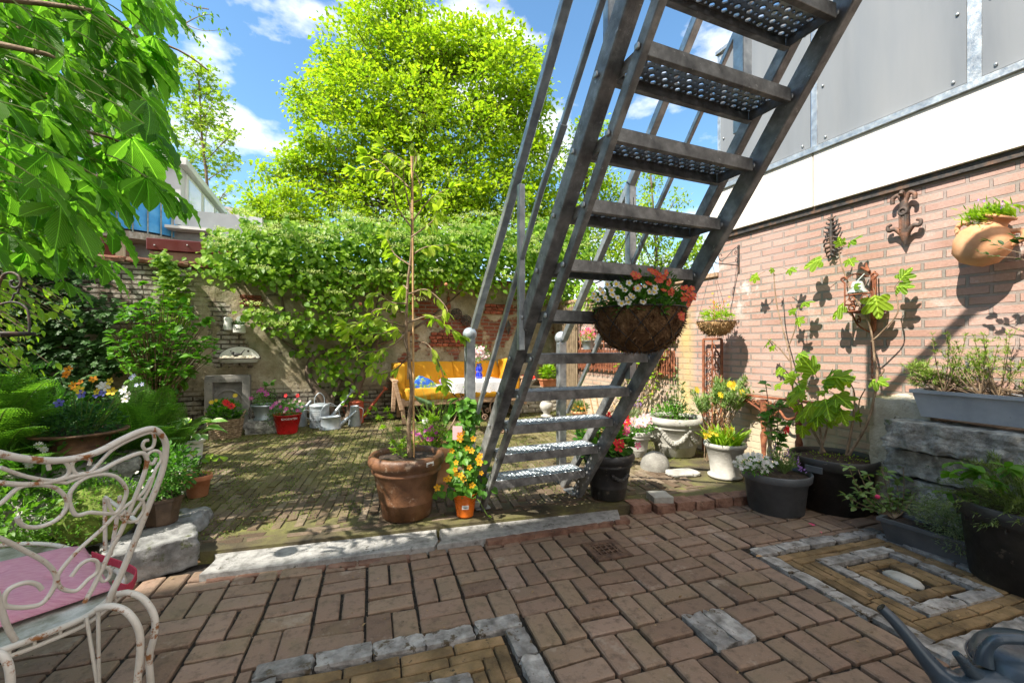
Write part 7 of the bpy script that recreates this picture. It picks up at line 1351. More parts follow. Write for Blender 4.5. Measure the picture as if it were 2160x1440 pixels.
# stacked stones, upright quoin, rosemary planter
sx_ = 3.47; sp0 = (sx_, 1.35, 0); lay_ = [('lowest stone of the rough stack by the brick wall', .08, .16, .30, .0), ('second stone from the bottom of the rough stack', .25, .15, .30, .02), ('third rough stone of the stack, under the overhanging one', .42, .155, .32, .03), ('broad lichened stone on top of the stack, below the rosemary box', .605, .17, .40, -.04)]
for i, (lb, z, hh_, wd, yo) in enumerate(lay_):
    t = thing('stacked_stone', lb, 'stone', (sx_ - (.04 if i == 3 else 0), 1.30 + yo, z), group='rough grey stones stacked by the brick wall'); mb = MB(); mb.rock((0, 0, 0), (wd, .62 + (.1 if i == 3 else .03 * i), hh_), rough=.10, seed=20 + i, n=28, boxy=.94, fr=3.2, smooth=True); part(t, 'stone', mb, M['stone'])
t = thing('quoin_stone', 'upright tan block with a pitted face leaning on the wall left of the stack', 'stone', PX(1895, 1000, XW - .14) * [1, 1, 0]); z_ = PX(1920, 835, XW - .14)[2]; mb = MB(); mb.rock((0, -.05, z_ / 2), (.22, .34, z_), rough=.05, seed=12, n=12, boxy=.88); part(t, 'stone', mb, M['stonew'])
t = thing('rosemary_planter', 'pale grey window box of flowering rosemary on top of the stacked stones', 'planter', (3.42, 1.13, .72), math.pi / 2); mb = MB(); trough(mb, .78, .20, .165, .06); part(t, 'box', mb, M['greyl']); mb = MB(); mb.box((0, 0, .145), (.74, .17, .012)); part(t, 'soil', mb, M['terral'] if 0 else mat('dry_soil', [(.12, .06, .03), (.22, .12, .07)], 20, 1, .9, 60)); mb = MB(); ms = MB()
for k in range(85):
    bx_ = random.choice((-.3, -.12, .05, .12, .28)); fx = 1 if bx_ < 0 else .8; e = np.array([bx_ + random.uniform(-.14, .14), random.uniform(-.13, .10), .18 + random.uniform(.08, .34 if bx_ > .0 else .44)]); 
    if k > 50: e = np.array([.40 + random.uniform(0, .09), random.uniform(-.1, .0), .2 + random.uniform(0, .12)])
    P = bez((bx_, 0, .145), (bx_ + (e[0] - bx_) * .7, e[1] * .8, (.145 + e[2]) / 2 - .02), e, 12); ms.tube(P, [.004, .0015], 4, caps=False)
    for c_ in range(3):
        s0 = P[6 + 2 * c_] if c_ < 3 else e; tip = s0 + rdir(1)[0] * [.05, .05, .03] + [0, 0, .02]; Q2 = np.linspace(s0, tip, 5); leaves(mb, T_NEEDLE, np.repeat(Q2, 5, 0), (tip - s0), RNG.uniform(.018, .03, 25), jit=.9)
    leaves(mb, T_NEEDLE, np.repeat(P[8:], 9, 0), e - P[6], RNG.uniform(.018, .032, 36), jit=.9)
part(t, 'rosemary', mb, M['L_rose']); part(t, 'branches', ms, M['twig'])
mb = MB(); flowers(mb, [(-.1 + random.uniform(-.3, .4), random.uniform(-.14, 0), .25 + random.uniform(.0, .15)) for _ in range(22)], .008); part(t, 'tiny_flowers', mb, [M['P_ltb'], M['P_white']])
# ================================================================ on and in front of the brick wall
t = thing('rusty_trellis_panel', 'narrow rusty wrought-iron scroll panel leaning on the brick wall', 'trellis', (XW - .06, PX(1503, 900, XW - .06)[1], GZ)); t0 = np.array(t.location); ya = PX(1484, 800, XW - .06)[1] - t0[1]; yb_ = PX(1522, 800, XW - .06)[1] - t0[1]; zt_ = PX(1503, 715, XW - .06)[2] - GZ; mb = MB()
for y_ in (ya, yb_): mb.box((0, y_, zt_ / 2), (.02, .026, zt_), bev=.003)
for z_ in (.02, zt_): mb.box((0, (ya + yb_) / 2, z_), (.018, abs(ya - yb_), .022))
part(t, 'frame', mb, M['rust']); mb = MB(); wy = abs(ya - yb_) / 2; cy_ = (ya + yb_) / 2; k = 0; z_ = .14
while z_ < zt_ - .08:
    for s_ in (-1, 1):
        mb.tube(np.vstack([spiral((0, cy_ + s_ * wy * .48, z_), .012, wy * .4, 0, 1.4 * s_, (0, 1, 0), (0, 0, 1), 16), [[0, cy_, z_ + .12]]]), .0055, 5)
    z_ += .125
mb.tube([(0, cy_, .03), (0, cy_, zt_)], .007, 6); part(t, 'scrolls', mb, M['rust'])
# iron table frame against wall
t = thing('iron_side_table', 'rusty iron console frame with scrolled apron standing against the brick wall', 'console table', (XW - .10, PX(1655, 900, XW - .1)[1], GZ)); t0 = np.array(t.location); yL = PX(1568, 838, XW - .1)[1] - t0[1]; yR = PX(1745, 850, XW - .1)[1] - t0[1]; zt_ = PX(1620, 838, XW - .1)[2] - GZ; mb = MB(); mb.box((0, (yL + yR) / 2, zt_), (.10, abs(yL - yR), .014), bev=.003); part(t, 'tabletop', mb, M['rust']); mb = MB(); n = 7
for k in range(n):
    y_ = yL + (yR - yL) * (k + .5) / n
    for s_ in (-1, 1): mb.tube(spiral((-.03, y_ + s_ * .022, zt_ - .045), .006, .026, 0, 1.3 * s_, (0, 1, 0), (0, 0, 1), 12), .005, 5)
ap = smooth_path([(-.03, yL, zt_ - .02), (-.03, yL * .8 + yR * .2, zt_ - .09), (-.03, yL * .6 + yR * .4, zt_ - .16), (-.03, (yL + yR) / 2, zt_ - .10), (-.03, yL * .4 + yR * .6, zt_ - .16), (-.03, yL * .2 + yR * .8, zt_ - .09), (-.03, yR, zt_ - .02)], 6); mb.tube(ap, .011, 6); part(t, 'apron', mb, M['rust'])
for f_ in (.30, .72): mb = MB(); y_ = yL + (yR - yL) * f_; mb.lathe([(.012, 0), (.02, .02), (.014, .06), (.022, .2), (.03, .3), (.018, .34), (.026, .40), (.03, zt_ - .02)], 10, c=(-.02, y_, 0)); mb.build('leg', M['rust'], t)
# large hanging basket under the stair
D_ = 2.05; bc_ = PD(1347, 655, D_); t = thing('hanging_basket', 'large coir-lined hanging basket of white and coral flowers hung from a stair tread', 'hanging basket', (bc_[0], bc_[1], bc_[2] - .0)); u0 = np.array(t.location); R_ = .205
M['coir'] = mat('coir_liner', [(.11, .052, .02), (.22, .115, .045), (.36, .21, .095)], 26, 1, 1, 90, bdist=.03)
mb = MB(); pr = [(.0005, -.195)] + [(R_ * math.sin(a) ** .8, -.195 * math.cos(a)) for a in np.linspace(.1, math.pi / 2, 14)] + [(R_ * 1.0, .012), (R_ * .92, .012), (R_ * .8, -.03)]
def fz2(q, a, r, z): return q * np.array([1 + .035 * noise.noise(Vector((float(x) * 30, float(y) * 30, z * 30))) for x, y in q[:, :2]])[:, None]
mb.lathe(pr, 56, fn=fz2); n = 5200; a = RNG.uniform(0, 6.283, n); b = np.arccos(RNG.uniform(.0, 1, n)); r_ = R_ * np.sin(b) ** .8; P = np.stack([np.cos(a) * r_, np.sin(a) * r_, -.195 * np.cos(b)], 1); leaves(mb, T_NEEDLE, P, rdir(n), RNG.uniform(.012, .035, n), up=P, jit=.2); part(t, 'coir_liner', mb, M['coir'])
mb = MB(); mb.tube([(R_ * 1.03 * math.cos(a), R_ * 1.03 * math.sin(a), .008) for a in np.linspace(0, 6.283, 40)], .0035, 6, caps=False)
for k in range(10):
    for s_ in (-1, 1):
        L_ = []
        for f in np.linspace(0, 1, 14): b = math.pi / 2 * (1 - f) + .06; a = k * .628 + s_ * f * 1.25; L_.append((R_ * 1.02 * math.sin(b) ** .8 * math.cos(a), R_ * 1.02 * math.sin(b) ** .8 * math.sin(a), -.2 * math.cos(b)))
        mb.tube(L_, .0022, 5, caps=False)
part(t, 'wire_frame', mb, M['black']); hk = np.array([*(PD(1336, 470, D_)[:2]), PD(1336, 470, D_)[2]]) - u0; mb = MB()
for k in range(3):
    a = k * 2.094 + .5; e = np.array([R_ * math.cos(a), R_ * math.sin(a), .01])
    for i in range(26):
        c_ = e + (hk - e) * i / 26; c2 = e + (hk - e) * (i + .85) / 26; off = np.array([.003 if i % 2 else 0, .003 if i % 2 == 0 else 0, 0]); mb.tube([c_ + off, c2 + off], .0013, 4, caps=False); mb.tube([c_ - off, c2 - off], .0013, 4, caps=False)
mb.tube(smooth_path([hk, hk + [0.012, 0, .02], hk + [0, 0, .045], hk + [-.012, 0, .03]], 5), .0022, 5); mb.tube([hk + [0, 0, .045], hk + [0, 0, .12]], .0018, 5); part(t, 'chains', mb, M['darkiron'])
mb = MB(); bush(mb, (0, 0, .035), (.23, .21, .085), 1500, T_LOW, .034, up=(0, 0, .3)); bush(mb, (.05, 0, .10), (.15, .13, .10), 620, T_LOWN, .035); bush(mb, (-.12, -.08, .03), (.12, .1, .07), 500, T_LOW, .03); bush(mb, (.2, .0, -.03), (.06, .07, .09), 260, T_LOW, .026); bush(mb, (-.03, -.19, .0), (.05, .03, .03), 80, T_LOW, .03); part(t, 'foliage', mb, M['L_mid'])
W_ = [(1281, 600), (1271, 617), (1300, 599), (1276, 628), (1253, 620), (1266, 610), (1327, 597), (1290, 612), (1308, 604), (1318, 612), (1330, 622), (1304, 632), (1325, 637), (1311, 640), (1356, 637), (1303, 628), (1360, 604), (1335, 627), (1322, 630), (1292, 622), (1370, 615), (1382, 608), (1380, 616), (1345, 608), (1261, 632), (1250, 628)]
fl_at(t, 'white_daisies', W_, 1.83, .0155, 'P_white', 'yc', flower_t(5, .5, .12, .42), jit=.3); C_ = [(1340, 585), (1337, 578), (1346, 582), (1385, 577), (1392, 580), (1378, 573), (1400, 585), (1393, 591), (1388, 590), (1410, 597), (1413, 592), (1340, 608), (1347, 606), (1418, 613), (1415, 617), (1442, 608), (1448, 607), (1454, 612), (1460, 608), (1450, 622), (1455, 632), (1443, 630), (1461, 630), (1452, 642), (1400, 612), (1405, 575), (1438, 670), (1437, 664), (1439, 673), (1368, 598), (1372, 570), (1463, 622), (1440, 620)]
fl_at(t, 'coral_flowers', C_, 1.86, .0155, 'P_coral', 'yc', flower_t(5, .5, .12, .2), jit=.5)
# bracket and small basket
wb = wx(1559, 560); t = thing('wall_bracket', 'scrolled black iron bracket holding the small hanging basket', 'bracket', wb); u0 = wb; top_ = wx(1559, 517)[2] - wb[2]; bot = wx(1559, 575)[2] - wb[2]; mb = MB(); mb.box((-.008, 0, (top_ + bot) / 2), (.008, .018, top_ - bot)); mb.tube([(-.01, 0, 0), (-.30, 0, -.0), (-.335, 0, .03), (-.35, 0, .0), (-.345, 0, -.03)], .005, 6); mb.tube(smooth_path([(-.01, 0, top_ * .8), (-.05, 0, top_ * .85), (-.2, 0, .04), (-.25, 0, .03), (-.27, 0, .07), (-.24, 0, .09), (-.225, 0, .07)], 5), .0035, 5); mb.tube(spiral((-.05, 0, top_ * .62), .004, .022, 0, 1.3), .003, 5); mb.tube(spiral((-.04, 0, .05), .004, .022, 0, 1.3), .003, 5); part(t, 'bracket', mb, M['darkiron'])
rr_ = .17; bc_ = wb + np.array([-.30, 0, 0]); bc_[2] = PD(1508, 680, bc_[:2] @ FW)[2]; t = thing('hanging_basket', 'small ragged coir basket with strawberry-like leaves hung from the wall bracket', 'hanging basket', bc_); mb = MB(); pr = [(.0005, -.115), (.08, -.11), (.13, -.07), (.155, -.03), (.17, .005), (.155, .005), (.14, -.02)]; mb.lathe(pr, 36, fn=fz2); n = 2600; a = RNG.uniform(0, 6.283, n); f = RNG.uniform(0, 1, n); P = np.stack([np.cos(a) * (.03 + .14 * f ** .6), np.sin(a) * (.03 + .14 * f ** .6), -.115 + .12 * f ** 1.3], 1); leaves(mb, T_NEEDLE, P, rdir(n), RNG.uniform(.015, .045, n), up=P, jit=.2); part(t, 'coir_liner', mb, mat('pale_coir', [(.2, .11, .04), (.38, .23, .10), (.52, .36, .18)], 26, 1, 1, 90))  # coir a step lighter than the large basket's liner
mb = MB(); mb.tube([(.172 * math.cos(a), .172 * math.sin(a), .008) for a in np.linspace(0, 6.283, 30)], .003, 5, caps=False); hk = wb + [-.345, 0, -.02] - bc_
for k in range(3): a = k * 2.094; mb.tube([(.17 * math.cos(a), .17 * math.sin(a), .008), hk], .0014, 4, caps=False)
part(t, 'wires', mb, M['darkiron']); mb = MB(); ms = MB(); bush(mb, (0, 0, .05), (.16, .15, .05), 130, T_STAR, .05); bush(mb, (0, 0, .10), (.12, .12, .08), 120, T_LOW, .035)
for k in range(15): e = np.array([random.uniform(-.14, .14), random.uniform(-.1, .1), random.uniform(.14, .26)]); ms.tube([(e[0] * .5, e[1] * .5, .0), e], .0016, 4, caps=False)
part(t, 'foliage', mb, M['L_lime']); part(t, 'dry_stems', ms, M['terra']); mb = MB(); flowers(mb, [(random.uniform(-.13, .13), random.uniform(-.1, .05), random.uniform(.15, .26)) for _ in range(8)], .013); part(t, 'orange_flowers', mb, [M['P_or'], M['yc']])
# cast iron ornaments
ob = wx(1757, 497, .02); t = thing('leaf_ornament', 'dark cast-iron palmette ornament on the brick wall, left of the fleur-de-lis', 'wall ornament', ob); hh_ = (wx(1757, 450)[2] - wx(1757, 542)[2]); mb = MB()
for s_ in (-1, 1):
    for k in range(9):
        z_ = -hh_ * .42 + hh_ * .095 * k; l = .055 * math.sin(math.pi * (k + .8) / 9.6) + .012; mb.tube(smooth_path([(-.012, 0, z_), (-.03, s_ * l * .6, z_ + .012 * (1 if k > 4 else -1)), (-.006, s_ * l, z_ + .03 * (1 if k > 4 else -1))], 4), [.011, .004], 6)
mb.tube([(-.015, 0, -hh_ * .5), (-.025, 0, 0), (-.015, 0, hh_ * .5)], [.006, .016, .006], 8); mb.tube([(-.02, .022 * math.cos(a), .022 * math.sin(a) - .03) for a in np.linspace(0, 6.283, 14)], .008, 6, caps=False); part(t, 'palmette', mb, M['darkiron'])
ob = wx(1912, 462, .02); t = thing('fleur_de_lis', 'rust-tinged cast-iron fleur-de-lis ornament on the brick wall', 'wall ornament', ob); hh_ = (wx(1912, 413)[2] - wx(1912, 523)[2]); mb = MB(); mb.tube([(-.02, 0, -hh_ * .5), (-.03, 0, -hh_ * .28), (-.03, 0, .0), (-.03, 0, hh_ * .38)], [.004, .03, .028, .024], 8, flat=.6)
for s_ in (-1, 1):
    mb.tube(smooth_path([(-.02, s_ * .01, -hh_ * .30), (-.03, s_ * .05, -hh_ * .17), (-.03, s_ * .085, -hh_ * .18), (-.03, s_ * .092, -hh_ * .1), (-.03, s_ * .07, -hh_ * .07)], 6), [.017, .009], 8); mb.tube(smooth_path([(-.025, s_ * .005, hh_ * .3), (-.03, s_ * .03, hh_ * .46), (-.035, s_ * .06, hh_ * .42), (-.035, s_ * .062, hh_ * .32)], 6), [.015, .013], 8); mb.tube([(-.04, s_ * .016, -hh_ * .2), (-.045, s_ * .016, .02)], .008, 6)
mb.tube(smooth_path([(-.03, 0, hh_ * .38), (-.05, 0, hh_ * .5), (-.07, 0, hh_ * .44)], 5), .013, 7); mb.tube([(-.045, .022 * math.cos(a), .022 * math.sin(a) + hh_ * .13) for a in np.linspace(0, 6.283, 14)], .009, 6, caps=False); part(t, 'casting', mb, mat('rusty_cast_iron', [(.05, .045, .042), (.1, .07, .055), (.26, .12, .07)], 13, .65, .5, 60, metal=.2))
# terracotta wall amphora
ob = wx(2072, 515, .15); t = thing('wall_amphora', 'round terracotta amphora with two ears and lavender fixed to the brick wall', 'wall pot', ob); mb = MB(); r_ = .145; pr = [(.0005, -.115), (.06, -.11), (.12, -.075), (.146, -.01), (.138, .045), (.10, .085), (.068, .10), (.064, .115), (.07, .13), (.09, .137), (.092, .148), (.082, .15), (.06, .13), (.055, .1)]
pr = [(a, b * 1.22) for a, b in pr]; pr = [(a * .88, b * .9) for a, b in pr]; mb.lathe(pr, 44, sx=.9, c=(0, 0, 0)); T_ = Matrix.Rotation(.42, 3, 'X'); mb.v = [v @ np.array(T_).T for v in mb.v]; part(t, 'pot', mb, M['terral'])
for s_ in (-1, 1): mb = MB(); L_ = np.array(smooth_path([(0, s_ * .08, .088), (0, s_ * .13, .10), (0, s_ * .148, .065), (0, s_ * .12, .02)], 6)) @ np.array(T_).T; mb.tube(L_, .014, 8); mb.build('ear', M['terral'], t)
mp_ = np.array(T_) @ np.array([0, 0, .15]); mb = MB(); P = mp_ + RNG.normal(size=(130, 3)) * [.04, .045, .012]
leaves(mb, T_LOWN, P, np.array([-.25, .35, .6]), RNG.uniform(.05, .085, 130), jit=.55); leaves(mb, T_NEEDLE, np.repeat(P, 4, 0) + RNG.normal(size=(520, 3)) * .02 + [-.01, .03, .02], (-.2, .3, .6), RNG.uniform(.03, .05, 520), jit=.7); part(t, 'lavender', mb, M['L_lime']); mb = MB(); leaves(mb, T_LOW, mp_ + RNG.normal(size=(30, 3)) * .04 + [0, .04, .05], (0, 0, 1), .02, jit=.5); part(t, 'buds', mb, M['P_lil'])
mb = MB(); q = lambda px, py, of=.3: PX(px, py, XW - of) - ob
o = thing('olive_sprig', 'thin olive twigs reaching in from the right edge across the amphora', 'branch', PX(2190, 540, XW - .35)); o0 = np.array(o.location); ml = MB()
for L_ in (((2190, 540), (2140, 530), (2110, 520), (2085, 508)), ((2190, 520), (2150, 500), (2110, 520)), ((2190, 560), (2150, 545), (2100, 540), (2060, 530)), ((2200, 500), (2170, 505), (2145, 515))):
    P = smooth_path([PX(x, y, XW - .33) - o0 for x, y in L_], 6); mb.tube(P, .0018, 4, caps=False); ix = RNG.integers(3, len(P), 6); leaves(ml, T_OVAL, P[ix], (0, .5, .4), RNG.uniform(.03, .05, 6), jit=.6)
part(o, 'twig', mb, M['twig']); part(o, 'leaves', ml, M['L_ivy'])
# bell lantern / ornate rusty bracket
ob = wx(1845, 640, .0); t = thing('bell_bracket', 'ornate rusty iron wall bracket with a pale metal bell behind the fig leaves', 'wall bell', ob); mb = MB(); S_ = 1.0
mb.box((-.015, 0, .0), (.012, .035, .40), bev=.004); 
for s_ in (-1, 1):
    mb.tube([(-.19, s_ * .09, -.02), (-.19, s_ * .09, .15)], .006, 6); mb.tube(smooth_path([(-.19, s_ * .09, .15), (-.19, s_ * .115, .18), (-.19, s_ * .09, .195), (-.19, s_ * .075, .175)], 5), .006, 6); mb.tube(smooth_path([(-.19, s_ * .09, .18), (-.12, s_ * .06, .215), (-.02, s_ * .03, .2)], 5), .005, 6)
    for z_ in (-.03, .03): mb.tube(spiral((-.19, s_ * .04, z_), .006, .03, 0, 1.3 * s_, (0, 1, 0), (0, 0, 1), 12), .0045, 5)
    mb.tube(spiral((-.10, s_ * .10, -.02), .008, .05, 0, 1.2), .006, 5); mb.tube(smooth_path([(-.16, s_ * .06, -.07), (-.1, s_ * .05, -.16), (-.02, 0, -.22)], 5), .006, 6); mb.tube(spiral((-.10, s_ * .05, -.12), .006, .028, 0, 1.3), .0045, 5)
    mb.tube([(-.19, s_ * .09, -.01), (-.01, s_ * .09, -.01)], .006, 6)
mb.tube([(-.19, -.09, .06), (-.19, .09, .06)], .005, 6); mb.tube([(-.19, -.09, -.06), (-.19, .09, -.06)], .006, 6); mb.box((-.10, 0, -.065), (.18, .17, .008)); mb.tube([(-.10, -.03, .2), (-.10, 0, .25), (-.10, .0, .29)], [.005, .014, .003], 6); mb.tube([(-.12, -.03, .22), (-.1, .03, .26)], .01, 6); part(t, 'bracket', mb, M['rust'])
mb = MB(); mb.lathe([(.06, 0), (.058, .008), (.042, .03), (.036, .06), (.028, .08), (.001, .086)], 24, c=(-.14, .035, .075)); mb.tube([(-.14, .035, .16), (-.12, .0, .21)], .004, 5); part(t, 'bell', mb, mat('verdigris_bell', [(.38, .42, .40), (.5, .54, .5)], 9, .6, .1, metal=.2)); mb = MB(); 
for k in range(12): A = np.linspace(0, 6.283, 8); z_ = -.22 - k * .03; mb.tube(np.stack([np.cos(A) * (.007 if k % 2 else 0) - .03, np.cos(A) * (0 if k % 2 else .007), np.sin(A) * .018 + z_], 1), .0025, 4, caps=False)
part(t, 'chain', mb, M['rust'])
# slatted rack, back terracotta group and plants at the garden side wall
t = thing('slatted_rack', 'rust-red slatted rack of thin rods fixed along the garden side wall', 'trellis', (XW - .05, 5.3, 1.0)); t0 = np.array(t.location); mb = MB(); ya_ = PX(1205, 760, XW - .05)[1]; yb2 = PX(1425, 760, XW - .05)[1]
for z_ in (1.22, .93, .84 + .0): mb.box((0, (ya_ + yb2) / 2 - t0[1], z_ - t0[2]), (.03, abs(ya_ - yb2), .03), bev=.004)
part(t, 'rails', mb, M['rust']); mb = MB(); n = 60
for k in range(n): y_ = ya_ + (yb2 - ya_) * k / (n - 1) - t0[1]; mb.tube([(-.018, y_, .78 - t0[2] + .02 * (k % 3)), (-.018, y_, (1.10 if k % 4 else 1.36) - t0[2])], .010, 6)
part(t, 'slats', mb, M['rust'])
zb_ = PX(1240, 722, XW - .2); t = potted('hanging_zinc_pot', 'little zinc pot of red flowers hanging on the slatted rack', 'potted plant', 0, 0, .095, .13, 'bucket', 'zinc', ctr=(zb_[0], zb_[1], PX(1240, 737, XW - .2)[2]), seg=24); mb = MB(); bush(mb, (0, 0, .19), (.12, .11, .10), 330, T_LOW, .03); part(t, 'foliage', mb, M['L_lime']); mb = MB(); flowers(mb, blob(40, (0, -.02, .24), (.13, .12, .08), .3)[0], .022); part(t, 'red_flowers', mb, [M['P_pink'], M['yc']])
mb = MB(); mb.tube(smooth_path([(-.09, 0, .12), (-.06, 0, .3), (.06, 0, .38), (.09, 0, .12)], 5), .003, 5); part(t, 'handle', mb, M['galv'])
for (px, py, r, h, kd, mt, lb, kf, hp, mtl, fw_) in (
    (1247, 872, .22, .20, 'classic', 'terral', 'wide terracotta bowl pot with a yellow-green bush under the slatted rack', .13, .22, 'L_sage', None),
    (1218, 868, .13, .17, 'classic', 'terral', 'terracotta pot with yellow flowers at the far end, next to the carved urn', .09, .1, 'L_lime', 'P_yel'),
    (1222, 888, .12, .14, 'classic', 'terral', 'smaller terracotta pot with russet leaves in front of the wide bowl pot', .07, .09, 'L_olive', 'P_or'),
    (1330, 888, .15, .16, 'classic', 'terral', 'terracotta pot with mixed foliage seen below the rack behind the stair stringer', .14, .25, 'L_sage', 'P_or'),
    (1380, 905, .13, .14, 'classic', 'terra', 'terracotta pot of dry upright stems near the garden side wall', .10, .22, 'L_olive', None)):
    t = potted('terracotta_pot', lb, 'potted plant', px, py, r, h, kd, mt, seg=28); mb = MB(); bush(mb, (0, 0, h + hp * .6), (r * 1.05, r, kf), 420, T_LOWN, .06); part(t, 'foliage', mb, M[mtl])
    if fw_: mb = MB(); flowers(mb, blob(16, (0, 0, h + hp * .7), (r, r, kf), .3)[0], .022); part(t, 'flowers', mb, [M[fw_], M['yc']])
t = thing('carved_urn', 'small carved white stone urn beside the far terracotta pots', 'urn', base(1153, 880, .07, GZ)); mb = MB(); mb.lathe([(0, 0), (.09, 0), (.09, .02), (.05, .04), (.05, .06), (.09, .12), (.105, .17), (.09, .22), (.065, .24), (.085, .26), (.08, .27), (.05, .25)], 32, fn=lambda q, a, r, z: q * np.stack([1 + .06 * np.abs(np.sin(a * 6)) * (.08 < z < .22)] * 2 + [np.ones_like(a)], 1)); part(t, 'urn', mb, M['concl'])
o = thing('brick_ledge', 'low ledge of loose bricks in the far corner with flower boxes on it', 'ledge', (3.2, 6.55, GZ)); mb = MB()
for r_ in range(6):
    for k in range(5): mb.rock((-.45 + k * .22 + (.1 if r_ % 2 else 0), 0, .04 + r_ * .068), (.21, .3, .064), rough=.06, seed=k + r_, n=4, boxy=.9)
part(o, 'bricks', mb, M['stonew'])
o = thing('flower_box', 'brown box with bright green plant on the brick ledge', 'planter', (3.35, 6.45, GZ + .42)); mb = MB(); trough(mb, .3, .16, .13); part(o, 'box', mb, M['terra']); mb = MB(); bush(mb, (0, 0, .22), (.16, .1, .13), 200, T_WIDE, .07); part(o, 'foliage', mb, M['L_lime'])
o = thing('flower_bowl', 'shallow stone bowl of red flowers on the brick ledge, left of the brown box', 'planter', (2.98, 6.45, GZ + .42)); mb = MB(); mb.lathe([(0, 0), (.06, 0), (.05, .03), (.09, .08), (.13, .13), (.12, .13), (.05, .08)], 20); part(o, 'bowl', mb, M['concl']); mb = MB(); flowers(mb, blob(26, (0, 0, .16), (.12, .11, .04), .4)[0], .03); part(o, 'red_flowers', mb, [M['P_red'], M['yc']])
o = thing('wall_climber', 'straggly climber with yellow-green leaves on the garden side wall by the rack', 'climber', (XW - .1, 4.9, GZ)); u0 = np.array(o.location); mb = MB(); ms = MB(); md = MB()
for k in range(34):
    e = PX(random.uniform(1290, 1420), random.uniform(650, 800), XW - random.uniform(.05, .3)) - u0; P = bez((random.uniform(-.05, .05), random.uniform(-.6, .6), 0), (e[0], e[1] * .8, e[2] * .5), e, 12); ms.tube(P, [.006, .002], 4, caps=False); n = 12; ix = RNG.integers(6, 12, n); leaves(mb, T_WIDE, P[ix] + RNG.normal(size=(n, 3)) * .03, rdir(n) * [1, 1, .4], RNG.uniform(.03, .06, n)); leaves(md, T_LOWN, P[RNG.integers(1, 9, 7)] + RNG.normal(size=(7, 3)) * .02, (0, 0, -1), RNG.uniform(.03, .06, 7))
for k in range(18):
    e = PX(random.uniform(1215, 1260), random.uniform(600, 660), XW - random.uniform(.05, .2)) - u0; leaves(mb, T_WIDE, e + RNG.normal(size=(14, 3)) * .07, rdir(14), RNG.uniform(.04, .07, 14))
part(o, 'foliage', mb, M['L_lime']); part(o, 'stems', ms, M['twig']); part(o, 'dry_leaves', md, M['cane'])
o = thing('reed_screen_edge', 'weathered reed screen edge standing behind the stair at the far corner', 'screen', (XW - .08, 6.2, GZ)); mb = MB()  # upright reeds form the edge of a reed screen
for k in range(26): mb.tube([(0, .45 - k * .03, 0), (random.uniform(-.01, .01), .45 - k * .03, 1.78 + random.uniform(-.06, .04))], .011, 5)
part(o, 'reeds', mb, mat('weathered_reed', [(.12, .085, .05), (.2, .15, .09), (.28, .21, .14)], 12, .9, .4)); o.name = 'reed_screen'
# ================================================================ foreground small things
u_, v_ = inv(1.43, 2.05); t = thing('drain_grate', 'rusty square drain grate set among the paving bricks', 'drain', (*uvw(u_, v_)[:2], 0), TH); mb = MB(); 
for s_ in (-1, 1): mb.box((0, s_ * .085, -.006), (.21, .04, .03), bev=.004); mb.box((s_ * .085, 0, -.006), (.04, .13, .029), bev=.004)
mb.box((0, 0, -.02), (.13, .13, .004), m=1)
for k in (-1, 0, 1, 2): mb.box(((k - .5) * .035, 0, -.005), (.009, .13, .02)); mb.box((0, (k - .5) * .035, -.0055), (.13, .009, .02))
part(t, 'grate', mb, [mat('drain_rust', [(.06, .035, .025), (.12, .07, .045), (.18, .11, .07)], 20, .9, .6, 80), M['dark']])
for (px, py, s_, lb) in ((1714, 1108, .03, 'bright pink fallen petal on the bricks near the grey pot'), (1733, 1124, .015, 'small pink petal fragment on the blue stone edging')):
    t = thing('fallen_petal', lb, 'petal', PG(px, py, .008)); mb = MB(); leaves(mb, T_WIDE, [(0, 0, 0), (.003, .0, .003)], [(1, .3, .2), (.2, 1, .3)], [s_, s_], jit=.1); part(t, 'petal', mb, M['P_pink'])
for (px, py, s_, lb) in ((1596, 1174, .05, 'curled tan dry leaf at the corner of the right paving inset'), (404, 1186, .04, 'curled brown dry leaf left of the threshold slab')):
    t = thing('dry_leaf', lb, 'leaf', PG(px, py, .012)); mb = MB(); leaves(mb, T_OVAL, [(0, 0, 0)], [(1, .1, .1)], [s_], jit=.1); part(t, 'leaf', mb, M['cane'])
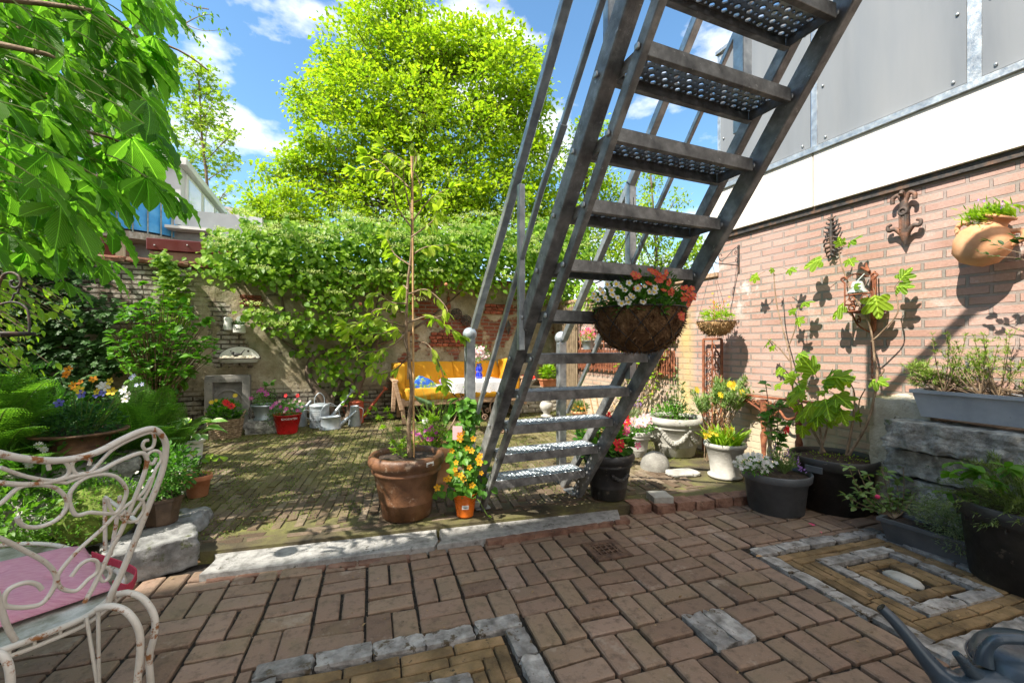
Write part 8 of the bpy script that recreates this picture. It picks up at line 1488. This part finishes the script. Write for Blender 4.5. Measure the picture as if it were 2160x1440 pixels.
# watering can, lower right
Dw = 1.15
tc2 = PD(2190, 1400, 1.22); t = thing('watering_can', 'blue-grey plastic watering can with a long spout at the lower right corner', 'watering can', (tc2[0], tc2[1], 0)); u0 = np.array(t.location); q = lambda px, py, D: PD(px, py, D) - u0
M['canp'] = mat('blue_grey_plastic', [(.035, .055, .075), (.045, .068, .09), (.055, .08, .105)], 3, .33, .06, 90, coat=.15)
mb = MB(); P = smooth_path([q(1858, 1280, 1.27), q(1895, 1318, 1.25), q(1950, 1385, 1.22), q(1985, 1425, 1.2), (q(2030, 1455, 1.18)), q(2110, 1470, 1.17)], 8); rr = np.interp(np.linspace(0, 1, len(P)), [0, .25, .55, .75, 1], [.0135, .0165, .026, .045, .075]); mb.tube(P, rr, 22, caps=False); mb.tube(P[:2] + [0, 0, 0], .0105, 22, m=1); part(t, 'spout', mb, [M['canp'], M['black']])
mb = MB(); sx2, sy2 = .145, .115; zt2 = q(2150, 1392, 1.2)[2]; cb2 = np.array([q(2165, 1400, 1.2)[0] + .02, q(2165, 1400, 1.2)[1], 0]); mb.lathe([(0, 0), (.85, .0), (.92, .02), (1.0, .12), (1.02, zt2 * .75), (1.0, zt2 * .95), (.94, zt2 * 1.03), (.80, zt2 * 1.09), (.5, zt2 * 1.13), (.05, zt2 * 1.14)], 48, c=cb2, sx=sx2, sy=sy2); part(t, 'body', mb, M['canp'])
mb = MB(); mb.tube([(sx2 * 1.035 * math.cos(a) + cb2[0], sy2 * 1.035 * math.sin(a) + cb2[1], zt2 * .93) for a in np.linspace(0, 6.283, 48)], .003, 6, caps=False); part(t, 'seam', mb, M['canp'])
mb = MB(); H3 = [q(2075, 1400, 1.19), q(2078, 1372, 1.19), q(2098, 1350, 1.18), q(2130, 1346, 1.17), q(2180, 1352, 1.15), q(2240, 1380, 1.1), q(2260, 1420, 1.1)]; mb.tube(smooth_path(H3, 7), [.022, .0135, .0135, .014, .02], 18, flat=.85); part(t, 'handle', mb, M['canp'])
mb = MB(); mb.tube(smooth_path([q(2016, 1377, 1.16), q(2030, 1392, 1.16), q(2048, 1415, 1.17), q(2075, 1430, 1.18)], 6), [.0085, .0125, .016, .02], 16); part(t, 'grip_stub', mb, M['canp'])
